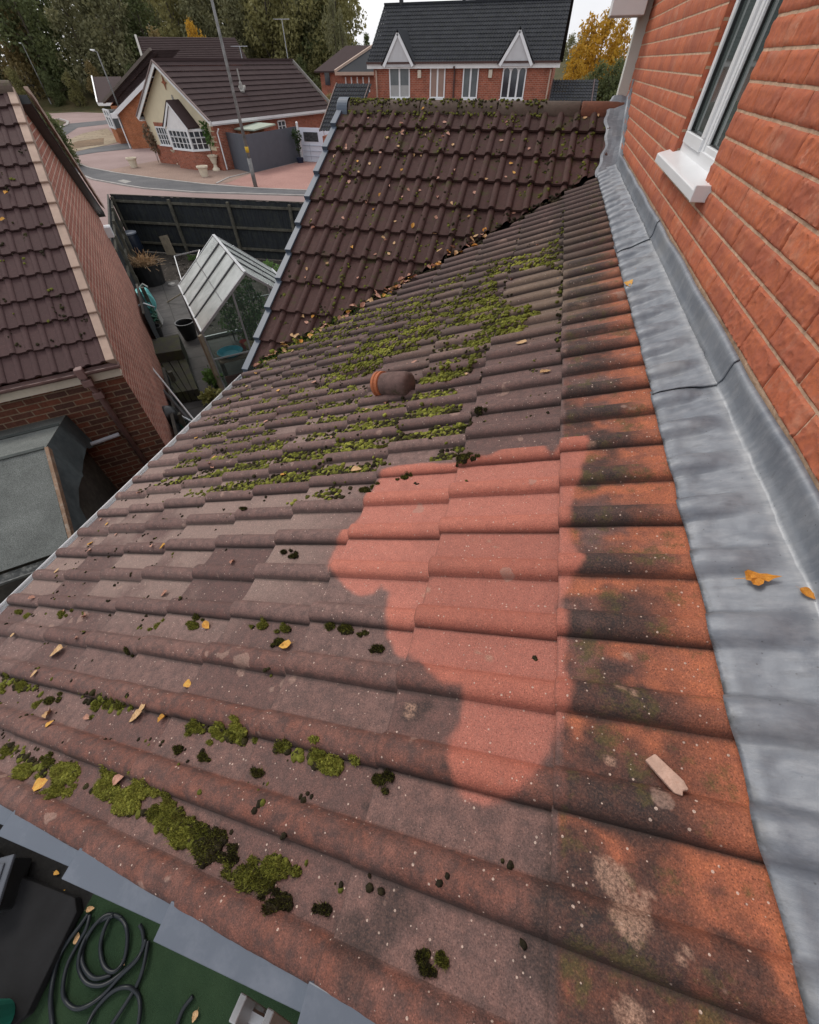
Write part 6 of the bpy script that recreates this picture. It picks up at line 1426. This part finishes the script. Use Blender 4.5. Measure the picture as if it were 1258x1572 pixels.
# right hand group
tr_at(915, 20, 56, 3, 2, 'yellow autumn tree to the right of the far semi', sz=1.15); tr_at(940, 8, 54, 3, 0, 'golden yellow tree beside the corner board', sz=1.05); tr_at(962, 20, 62, 3, 1, 'orange yellow tree partly behind the corner board', sz=1.2)
tr_at(893, 62, 52, 3, 1, 'small yellow tree at the right end of the far semi', sz=1.2); tr_at(880, 50, 140, 2, 0, 'hazy grey green tree on the skyline right of the far semi'); tr_at(900, 44, 130, 1, 1, 'olive tree on the skyline behind the yellow trees'); tr_at(868, 62, 150, 1, 2, 'low olive tree on the skyline close to the far roof')
tr_at(925, 92, 45, 0, 0, 'dark green bush below the yellow trees'); tr_at(950, 88, 44, 0, 2, 'dark green bush beside the corner board'); tr_at(903, 112, 46, 1, 1, 'olive bush right of the low black garage'); tr_at(975, 70, 47, 0, 1, 'dark green bush behind the corner board')
cq = at(51, 150, 47); plant('conifer', (cq.x, cq.y, 0), [(0, 0, .8, .95, .95, .9), (0, 0, 1.7, .85, .85, .8), (.1, 0, 2.3, .6, .6, .5)], 5200, .10, LM[0], 'clipped dark green conifer just beyond the left ridge', 'tree', seed=99)
tr_at(505, 143, 50, 1, 0, 'light green bush below the distant red house', name='bush'); tr_at(484, 118, 58, 0, 1, 'green bush behind the end of the bungalow', name='bush')
tr_at(518, 150, 44, 1, 2, 'pale bush beside the low black garage', name='bush')
# ================================================================ MOSS
def moss_mat():
    t = NT('moss'); v = t.attr('tone'); n = t.noise(160, 4, .7); n2 = t.noise(28, 4, .6)
    c = t.ramp(v, [(.0, (.022, .018, .012)), (.30, (.040, .036, .016)), (.42, (.085, .088, .018)), (.7, (.155, .165, .030)), (1.0, (.30, .30, .060))])
    c = t.mix(1.0, c, t.ramp(n, [(.3, .5), (.7, 1.45)]), 'MULTIPLY'); c = t.mix(t.ramp(n2, [(.55, 0), (.7, .5)]), c, (.055, .04, .018))
    return t.fin(c, .95, t.bump(n, .9, .004), .1)
M['moss'] = moss_mat()
def lump_sphere():
    bm = bmesh.new(); bmesh.ops.create_icosphere(bm, subdivisions=2, radius=1); v = np.array([x.co[:] for x in bm.verts]); f = np.array([[q.index for q in p.verts] for p in bm.faces]); bm.free(); return v, f
SV, SF = lump_sphere()
def lump_small():
    bm = bmesh.new(); bmesh.ops.create_icosphere(bm, subdivisions=1, radius=1); v = np.array([x.co[:] for x in bm.verts]); f = np.array([[q.index for q in p.verts] for p in bm.faces]); bm.free(); return v, f
SV1, SF1 = lump_small()
SV0_, SF0_ = SV, SF
class Moss:
    def __init__(s): s.V = []; s.F = []; s.T = []; s.n = 0
    def add(s, p, N, r, h, tone, rng):
        SV, SF = (SV0_, SF0_) if r > .0085 else (SV1, SF1)
        N = Vector(N); X = N.cross(Vector((0, 1, 0))).normalized(); Y = N.cross(X); a = rng.random()*6.28; sx, sy = r*rng.uniform(.75, 1.3), r*rng.uniform(.75, 1.3)
        ca, sa = math.cos(a), math.sin(a); v = SV*(1+.22*(np.sin(SV[:, 0]*5+a*3)*np.cos(SV[:, 1]*6+a)*np.sin(SV[:, 2]*5+2*a)))[:, None]
        x = v[:, 0]*sx; y = v[:, 1]*sy; x, y = x*ca-y*sa, x*sa+y*ca
        P = np.array(p)+x[:, None]*np.array(X)+y[:, None]*np.array(Y)+(v[:, 2]*h)[:, None]*np.array(N)
        s.V.append(P); s.F.append(SF+s.n); s.n += len(SV); s.T.append(np.full(len(SV), tone))
    def build(s, nm, label=None):
        V = np.concatenate(s.V); F = np.concatenate(s.F); me = bpy.data.meshes.new(nm); me.vertices.add(len(V)); me.vertices.foreach_set('co', V.astype(np.float32).ravel()); me.loops.add(F.size); me.loops.foreach_set('vertex_index', F.astype(np.int32).ravel())
        me.polygons.add(len(F)); me.polygons.foreach_set('loop_start', np.arange(0, F.size, 3, dtype=np.int32)); me.polygons.foreach_set('use_smooth', [True]*len(F)); me.attributes.new('tone', 'FLOAT', 'POINT').data.foreach_set('value', np.concatenate(s.T).astype(np.float32)); me.update(); me.validate()
        return tag(link(nm, me, M['moss']), label, kind='stuff')
ms_ = Moss(); rm = random.Random(21)
def lay(x, y, r, tone, hf=.55, lift=0):
    p = lpt(x, y, lift); ms_.add(p, LN, r, r*hf, min(1, max(0, tone)), rm)
def in_poly(x, y, P):
    c = False; n = len(P)
    for i in range(n):
        a, b_ = P[i], P[(i+1) % n]
        if (a[1] > y) != (b_[1] > y) and x < (b_[0]-a[0])*(y-a[1])/(b_[1]-a[1])+a[0]: c = not c
    return c
def inside(p): return p.y < valley(p.x)-.06 and p.x > XE+.02 and p.y > -.2
SPK = [[], []]
def mound(x, y, rx, n, tone, small=.010, hh=.85):
    """heaped cushion made of many small tufts, (x,y) plan centre"""
    rx *= 1.08
    for i in range(n):
        a = rm.random()*6.28; d = math.sqrt(rm.random()); rr_ = rx*(.72+.5*float(vnoise(math.cos(a)*1.6+x*40, math.sin(a)*1.6+y*40, 9))); ex, ey = math.cos(a)*d*rr_*1.15, math.sin(a)*d*rr_*.62
        lift = rx*.42*hh*max(0, 1-d*d)**.5*rm.uniform(.6, 1.0); s = small*rm.uniform(.6, 1.3)
        lay(x+ex, y+ey, s, tone+rm.gauss(0, .16)+.22*(1-d)-.16, 1.0, lift*(.7+.5*float(vnoise(ex*90, ey*90, 5))))
        for q in range(6):
            pb_ = lpt(x+ex+rm.gauss(0, s*.5), y+ey+rm.gauss(0, s*.5), lift+s*.5); dv = (Vector(LN)+Vector((rm.gauss(0, .6), rm.gauss(0, .6), rm.gauss(0, .3))))*rm.uniform(.003, .0065); sv = Vector((rm.gauss(0, 1), rm.gauss(0, 1), 0)).normalized()*.0011
            SPK[0] += [pb_-sv, pb_+sv, pb_+dv]; SPK[1] += [min(1, max(0, tone+rm.gauss(.08, .2)))]*3
# dense band (photograph outline mapped on the roof)
dense = [(620,560),(500,592),(520,560),(400,560),(470,505),(600,470),(650,455),(760,400),(830,395),(860,360),(862,410),(760,420),(770,470),(830,480),(800,510),(760,520),(745,560),(700,590),(650,600)]
cnt = 0
while cnt < 4600:
    x, y = rm.uniform(390, 862), rm.uniform(350, 612)
    if not in_poly(x, y, dense): continue
    p = lpx(x, y)
    if not inside(p): continue
    nn = float(fbm(p.x*2.6, p.y*2.6, 55, 3)); 
    if nn < .40+rm.random()*.10: continue
    ph = (p.y-Y0) % (TW/2); tone = .30+.75*(nn-.35)*1.6+rm.gauss(0, .12)
    r = rm.uniform(.005, .016)*(.8 if ph < .06 else 1.15); lay(p.x, p.y, r, tone+.05, .6); cnt += 1
    if rm.random() < .35: lay(p.x+rm.uniform(-.02, .02), p.y+rm.uniform(-.02, .02), r*.7, tone+.1, .8, r*.5)
# pans of the middle and left: clumps hugging the near side of the rolls
for i in range(2600):
    x, y = rm.uniform(150, 700), rm.uniform(500, 760)
    p = lpx(x, y)
    if not inside(p) or p.x > .0: continue
    nn = float(fbm(p.x*2.2+4, p.y*2.2, 75, 3)); 
    if nn < .44+.10*(x > 520 and y > 640): continue
    k = math.floor((p.y-Y0)/(TW/2)); yy = Y0+k*(TW/2)+.083+rm.random()**1.6*.075; t0 = .35+rm.random()*.5 if rm.random() < .65 else .12
    for j in range(rm.randint(4, 11)): lay(p.x+rm.gauss(0, .028), yy+rm.gauss(0, .012), rm.uniform(.004, .0125), t0+rm.gauss(.04, .12), .75)
# foreground left heaps
heaps = [(10,1055,.045,.7),(38,1055,.04,.6),(56,1082,.03,.7),(83,1078,.03,.3),(150,1083,.04,.6),(175,1085,.03,.5),(190,1086,.025,.5),(40,1185,.055,.8),(18,1155,.03,.6),(75,1170,.03,.4),(108,1190,.075,.8),(95,1215,.04,.7),(165,1210,.06,.8),(205,1232,.07,.85),(225,1215,.05,.9),(245,1250,.03,.5),(268,1262,.06,.6),(280,1285,.045,.7),(262,1240,.03,.8),(320,1305,.06,.3),(338,1290,.05,.2),(308,1275,.035,.4),(390,1350,.045,.5),(428,1335,.045,.6),(410,1358,.035,.4),(440,1385,.025,.1),(425,1392,.02,.1),
         (245,960,.035,.7),(300,962,.03,.55),(305,950,.02,.3),(372,1124,.035,.8),(340,1125,.035,.7),(305,1118,.035,.6),(360,1130,.03,.6),(510,1175,.045,.8),(495,1162,.03,.7),(440,1150,.025,.5),(407,962,.025,.6),(440,965,.025,.5),(430,985,.025,.25),(537,968,.03,.3),(512,965,.02,.3),(200,1002,.015,.2),(42,945,.03,.7),(30,940,.025,.6),(95,942,.03,.6),(115,940,.02,.5),(660,1490,.010,.15),(685,1478,.010,.35),(655,1470,.008,.1),(590,1200,.02,.25),(605,1196,.015,.15),(281,1152,.018,.2),(315,1162,.018,.25),(405,1190,.018,.25),(365,1320,.016,.05),(500,1398,.014,.05),(583,995,.022,.15),(717,716,.035,.25),(625,735,.02,.35),(740,640,.022,.15),(712,655,.025,.2),(700,633,.02,.05),(586,604,.02,.1),(590,690,.03,.6),(560,750,.03,.3),(575,745,.02,.35),(455,855,.02,.15),(440,850,.015,.1),(385,790,.02,.1)]
for x, y, r, tn in heaps:
    p = lpx(x, y)
    if p.y < -.18 or p.x < XE: p = Vector((max(p.x, XE+.05), max(p.y, -.15), 0))
    for _k in range(3): mound(p.x+rm.gauss(0, r*.9), p.y+rm.gauss(0, r*.35), r*.22, int(14+r*300), tn, .004)
    mound(p.x, p.y, r*.56, int(90+r*r*130000), tn*.95+.04, .0036+r*.035)
# seams of moss along the lower edge of rolls in front
for x0, y0, x1, y1 in ((130,1072,200,1090),(295,1112,380,1138),(430,1148,520,1180),(0,1040,60,1062),(60,1165,330,1310),(10,1140,70,1185)):
    for i in range(60):
        t_ = rm.random(); p = lpx(x0+(x1-x0)*t_+rm.gauss(0, 4), y0+(y1-y0)*t_+rm.gauss(0, 4)); 
        if p.y > -.18: lay(p.x, p.y, rm.uniform(.004, .012), rm.choice([.1, .3, .6, .7]), .8)
# isolated dark pellets
for i in range(520):
    x = rm.uniform(XE+.05, .22); y = rm.random()**1.3*4.0-.1
    if y > valley(x)-.1 or (x > -1 and .1 < y < 1.2 and rm.random() < .85): continue
    for j in range(rm.randint(1, 3)): lay(x+rm.gauss(0, .008), y+rm.gauss(0, .008), rm.uniform(.0035, .0085), rm.choice([.02, .05, .12, .25, .5]), .7)
# crumbs along course edges far up
for i in range(900):
    k = rm.randint(0, 7); x = .236-.333*k-rm.random()*.03; y = rm.uniform(1.9, 4.6)
    if y > valley(x)-.08: continue
    lay(x, y, rm.uniform(.004, .012), rm.choice([.1, .3, .5]), .8)
_o = ms_.build('moss')
msp = bpy.data.meshes.new('moss_spikes'); msp.from_pydata([tuple(v) for v in SPK[0]], [], [(i*3, i*3+1, i*3+2) for i in range(len(SPK[0])//3)]); msp.attributes.new('tone', 'FLOAT', 'POINT').data.foreach_set('value', np.array(SPK[1], np.float32)); msp.update()
tag(link('moss', msp, M['moss']), None, kind='stuff')
# moss on the gable roof
ms_ = Moss(); GOv = GO
def gpt(x, s, h=0.0):
    k = math.floor(s/GG); ss = s-k*GG; return Vector(GO+A_*x+GD*s+GN*(float(prof(x-(XG0+.04), .034))+TT*ss/GG+h))
for i in range(900):
    x = rm.uniform(XE+.06, .5); s = rm.uniform(.05, 3.6); y = YR-s*math.cos(GTH)
    if y < valley(x)+.1: continue
    nn = float(fbm(x*2.4, s*2.4, 91, 3)); low = rm.random() < .25
    if nn < .50 and rm.random() < .8: continue
    for j in range(rm.randint(1, 4)): ms_.add(gpt(x+rm.gauss(0, .015), s+rm.gauss(0, .02)), GN, rm.uniform(.005, .016), rm.uniform(.004, .010), rm.choice([.05, .1, .15, .35, .55]) if nn < .6 else rm.uniform(.3, .65), rm)
for i in range(520):   # along the ridge
    x = XE+.1+rm.random()**1.5*2.2; a = rm.uniform(.9, 2.6); y = YR-.122*math.cos(a)*(-1 if rm.random() < .0 else 1); z = ZR-.055+.122*math.sin(a)
    y = YR-abs(.122*math.cos(a)) if rm.random() < .75 else YR+abs(.122*math.cos(a))
    if rm.random() < .35: y = YR-.12-rm.random()*.05; z = GA+GT*y+.04
    ms_.add((x, y, z), (0, -.4, .9), rm.uniform(.006, .016), rm.uniform(.005, .009), rm.choice([.2, .3, .4, .45, .55]), rm)
for i in range(500):   # debris moss in the valley
    x = rm.uniform(XE+.05, -1.0) if rm.random() < .75 else rm.uniform(-1.0, .3); y = valley(x)+rm.uniform(-.10, .10); z = max(lz(x), GA+GT*y)+rm.uniform(0, .03)
    ms_.add((x, y, z), (0, 0, 1), rm.uniform(.01, .03), rm.uniform(.008, .02), rm.choice([.05, .1, .3, .5, .7, .8]) if x < -1.2 else .05, rm)
ms_.build('moss')
# grass tufts growing in the lower valley
b = MB(); 
for i in range(420):
    x = XE+.1+rm.random()**1.3*.9; y = valley(x)+rm.uniform(-.10, .08); z = max(lz(x), GA+GT*y)+.01; d = Vector((rm.gauss(0, .5), rm.gauss(0, .5), 1)).normalized()*rm.uniform(.02, .06); sdv = Vector((rm.gauss(0, 1), rm.gauss(0, 1), 0)).normalized()*.003
    p = Vector((x, y, z)); b.add([p-sdv, p+sdv, p+d*.6+sdv*.7, p+d+Vector((d.x, d.y, -.2*d.z))*.4], [(0, 1, 2, 3)])
tag(b.build('grass', plain('valley_grass', (.07, .16, .025), .7, .4, 20, .1, 60), fix=False), kind='stuff')
# ================================================================ FALLEN LEAVES
def leaf_mesh(nm, seed, jag=.0, curl=.25):
    r = random.Random(seed); n = 9; V = []; F = []
    for i in range(n+1):
        t_ = i/n; w = math.sin(math.pi*t_**.8)**.8*.36*(1-.35*t_)+.001; w *= 1+jag*r.uniform(-1, 1)
        for k, u in enumerate((-1, -.5, 0, .5, 1)): V.append((t_-.5, u*w, curl*(abs(u)**1.6*w*1.3)+.10*math.sin(t_*math.pi*1.2+seed)*curl*2+r.uniform(-.012, .012)*4*curl))
    for i in range(n):
        for k in range(4): F.append((i*5+k, (i+1)*5+k, (i+1)*5+k+1, i*5+k+1))
    b = len(V); V += [(-.5, -.008, 0), (-.5, .008, 0), (-.78, .005, .03), (-.78, -.005, .03)]; F.append((b, b+1, b+2, b+3))
    me = bpy.data.meshes.new(nm); me.from_pydata(V, [], F); me.update(); me.polygons.foreach_set('use_smooth', [True]*len(F)); return me
def lmat(nm, a, c):
    t = NT(nm); n = t.noise(6, 5, .6); n2 = t.noise(30, 4, .6); cc = t.mix(t.ramp(n, [(.4, 0), (.62, 1)]), a, c); cc = t.mix(t.ramp(n2, [(.5, 0), (.7, .5)]), cc, (c[0]*.45, c[1]*.4, c[2]*.4)); return t.fin(cc, .6, t.bump(n2, .3, .05), .3)
LV = [leaf_mesh('leaf', s, .12, c) for s, c in ((1, .25), (2, .5), (3, .15), (4, .8))]
LMT = [lmat('leaf_buff', (.62, .42, .22), (.45, .26, .12)), lmat('leaf_yellow', (.66, .40, .08), (.60, .28, .06)), lmat('leaf_pink', (.55, .30, .22), (.38, .19, .13)), lmat('leaf_orange', (.50, .20, .03), (.62, .27, .035))]
def place_leaf(p, N, size, mi, vi, label, group=None, ang=None, tip=.0):
    o = bpy.data.objects.new('leaf', LV[vi]); COL.objects.link(o)
    if not LV[vi].materials: LV[vi].materials.append(None)
    o.material_slots[0].link = 'OBJECT'; o.material_slots[0].material = LMT[mi]
    N = Vector(N).normalized(); ang = rm.random()*6.28 if ang is None else ang; q = N.to_track_quat('Z', 'Y') @ Matrix.Rotation(ang, 3, 'Z').to_quaternion() @ Matrix.Rotation(tip, 3, 'X').to_quaternion()
    o.rotation_mode = 'QUATERNION'; o.rotation_quaternion = q; o.scale = (size,)*3; o.location = Vector(p)+N*size*.10
    return tag(o, label, 'leaf', group)
# individually visible leaves on the lean-to: (x, y, size, material, label)
own = [(92,1003,.075,0,'pale buff leaf in the second pan from the left foreground'),(290,1050,.038,1,'small yellow leaf alone on a dark pan'),(213,1102,.05,0,'narrow buff leaf beside a round yellow one'),(252,1102,.034,1,'round yellow leaf beside a narrow buff one'),(82,1099,.045,0,'buff leaf near the left mossy heaps'),
       (65,1205,.06,1,'long orange-yellow leaf against the bright moss heap'),(187,1195,.045,2,'pinkish leaf on top of the largest moss heap'),(320,960,.04,1,'yellow leaf by a dark moss tuft in the middle left'),(440,990,.045,1,'yellow leaf resting on an oval moss pellet'),(550,722,.055,0,'buff leaf standing up left of the red patch'),
       (700,1000,.0,0,''),(803,528,.06,0,'buff leaf lying on the roll left of the first tile joint'),(715,575,.04,0,'buff leaf right of the terracotta vent'),(840,570,.05,0,'curled buff leaf near the first tile joint'),(250,918,.0,0,''),(245,1160,.0,0,''),(968,450,.06,1,'curled yellow leaf on the edge of the lead flashing'),(975,428,.035,0,'tiny buff leaf on the lead flashing')]
for x, y, s, mi, lab in own:
    if s == 0: continue
    p = lpx(x, y)
    if x > 930: pp_ = lpt(p.x, p.y, .02)
    else: pp_ = lpt(p.x, p.y, .004)
    place_leaf(pp_, LN, s, mi, rm.randint(0, 3), lab)
ol = [(-.36,.06),(-.34,.22),(-.22,.30),(-.06,.27),(.06,.17),(.24,.13),(.38,.05),(.60,-.02),(.36,-.10),(.22,-.16),(.10,-.14),(.04,-.28),(-.10,-.35),(-.22,-.26),(-.25,-.14),(-.36,-.06)]
lm_ = bpy.data.meshes.new('big_leaf'); rr = random.Random(4); Vl = [(0, 0, .06)]+[(x*.55, y*.55, .03+rr.uniform(-.05, .05)) for x, y in ol]+[(x, y, .02+rr.uniform(-.01, .12)) for x, y in ol]+[(-.36, -.012, .03), (-.36, .012, .03), (-.66, .02, .0), (-.66, 0, .0)]
n1_ = len(ol); Fl = [(0, 1+i, 1+(i+1) % n1_) for i in range(n1_)]+[(1+i, 1+n1_+i, 1+n1_+(i+1) % n1_, 1+(i+1) % n1_) for i in range(n1_)]+[(1+2*n1_, 2+2*n1_, 3+2*n1_, 4+2*n1_)]
lm_.from_pydata(Vl, [], Fl); lm_.update(); LV.append(lm_)
_N = Vector(LN); _q = _N.to_track_quat('Z', 'Y'); _d = (onplane(1190, 892, LO+LN*.03, LN)-onplane(1143, 893, LO+LN*.03, LN)).normalized(); _dl = _q.inverted() @ _d; AL = math.atan2(_dl.y, _dl.x)
pl2 = onplane(1163, 893, LO+LN*.03, LN); place_leaf(pl2+Vector(LN)*.006, LN, .060, 3, 4, 'large curled orange leaf lying on the lead flashing', ang=AL)
pl2 = onplane(1237, 918, LO+LN*.03, LN); place_leaf(pl2+Vector(LN)*.012, LN, .028, 3, 1, 'small orange leaf right of the large curled one on the lead', ang=.6)
n_ = 0
while n_ < 75:
    x = rm.uniform(XE+.05, .2); y = rm.uniform(-.1, 4.4)
    if y > valley(x)-.1 or (x > -.6 and .0 < y < 1.5): continue
    if rm.random() > .25+.75*smooth(-.6, -2.0, x): continue
    place_leaf(lpt(x, y, .003), LN, rm.uniform(.02, .045), rm.choice([0, 1, 2, 2]), rm.randint(0, 3), 'small faded leaf scattered on the tiles of the lean-to', 'leaves on the lean-to roof'); n_ += 1
n_ = 0
while n_ < 70:
    x = rm.uniform(XE+.08, .45); s = rm.uniform(.08, 3.6); y = YR-s*math.cos(GTH)
    if y < valley(x)+.12 or rm.random() < .3*(x+2.4)/2.8: continue
    place_leaf(gpt(x, s, .003), GN, rm.uniform(.03, .055), rm.choice([0, 0, 2, 2, 2, 1]), rm.randint(0, 3), 'small pale leaf scattered on the dark gable roof', 'leaves on the dark gable roof'); n_ += 1
for i in range(90):
    x = XE+.08+rm.random()**.9*1.9; y = valley(x)+rm.gauss(0, .05)-.01; z = max(lz(x), GA+GT*y)+rm.uniform(.03, .06); place_leaf((x, y, z), (rm.gauss(0, .3), rm.gauss(0, .3), 1), rm.uniform(.04, .075), rm.choice([0, 0, 1, 2, 2, 3]), rm.randint(0, 3), 'buff leaf caught with many others in the roof valley', 'leaves gathered in the roof valley')
for i in range(14):
    a, s = rm.uniform(.2, 3.0), rm.uniform(.3, 4.4); p = Vector(rO)+Vector(nA)*a+Vector(nD)*s+Vector(nN)*.045
    place_leaf(p, nN, rm.uniform(.05, .09), rm.choice([0, 0, 1]), rm.randint(0, 3), 'pale leaf lying on the left house roof', "leaves on the left house's roof")
ms_ = Moss()
for i in range(160):
    a, s = rm.uniform(.1, 3.2), rm.uniform(.2, 4.5); tn = rm.choice([.05, .1, .3, .6])
    for j in range(rm.randint(1, 5)): ms_.add(Vector(rO)+Vector(nA)*(a+rm.gauss(0, .02))+Vector(nD)*(s+rm.gauss(0, .03))+Vector(nN)*.03, nN, rm.uniform(.008, .018), .009, tn, rm)
ms_.build('moss')
# ================================================================ TERRACOTTA VENT, MORTAR FRAGMENT
vt = empty('broken_ridge_vent', tuple(lpt(-.58, 1.88)), 'terracotta pipe end with an orange rim lying on the mossy tiles', 'clay pipe')
pa = onplane(583, 590, LO+LN*.075, LN); pb = onplane(628, 590, LO+LN*.06, LN); ax = (pb-pa).normalized()
Mx = ax.to_track_quat('Z', 'Y').to_matrix()
b = MB(); b.lathe(pa, [(.052, .012), (.060, .03), (.066, .10), (.067, .17), (.062, .205), (.045, .215), (.0, .215)], 24, Mx); b.build('body', tile_mat('old_clay', (.15, .095, .085), (.19, .13, .12), (.03, .025, .022), (.05, .05, .02), .6), vt, smooth=True)
b = MB(); b.lathe(pa, [(.036, .05), (.042, -.012), (.064, -.014), (.070, -.006), (.070, .006), (.065, .010), (.065, .016), (.070, .020), (.069, .032), (.058, .036)], 24, Mx); b.build('rim', plain('terracotta', (.40, .13, .055), .75, .15, 12, .3, 90, dirt=((.22, .08, .045), .6)), vt, smooth=False)
fp = onplane(1037, 1192, LO+LN*.03, LN); fq = lpt(fp.x, fp.y, .010); d1 = (onplane(1054, 1210, LO+LN*.03, LN)-onplane(1021, 1176, LO+LN*.03, LN)).normalized(); d2 = Vector(LN).cross(d1)
b = MB(); 
oc = [(-.032, -.011), (-.030, .010), (.020, .013), (.032, .008), (.028, .0), (.033, -.006), (.024, -.013)]
b.extr([fq+d1*a+d2*c for a, c in oc], tuple(Vector(LN)*.012)); tag(b.build('mortar_fragment', plain('pale_mortar', (.48, .32, .25), .9, .2, 40, .6, 200, dirt=((.38, .22, .16), .6)), bevel=.002), 'pale pink mortar fragment lying on the orange top course', 'mortar')
# litter below: leaves on the turf
for x, y in ((95,1372),(120,1440),(155,1360),(190,1478),(60,1520),(300,1560),(140,1395),(88,1340)): place_leaf(gz(x, y, .035), (0, 0, 1), rm.uniform(.04, .08), rm.choice([0, 0, 1]), rm.randint(0, 3), 'pale leaf lying on the ground beside the hose coils', 'leaves on the ground by the hose')
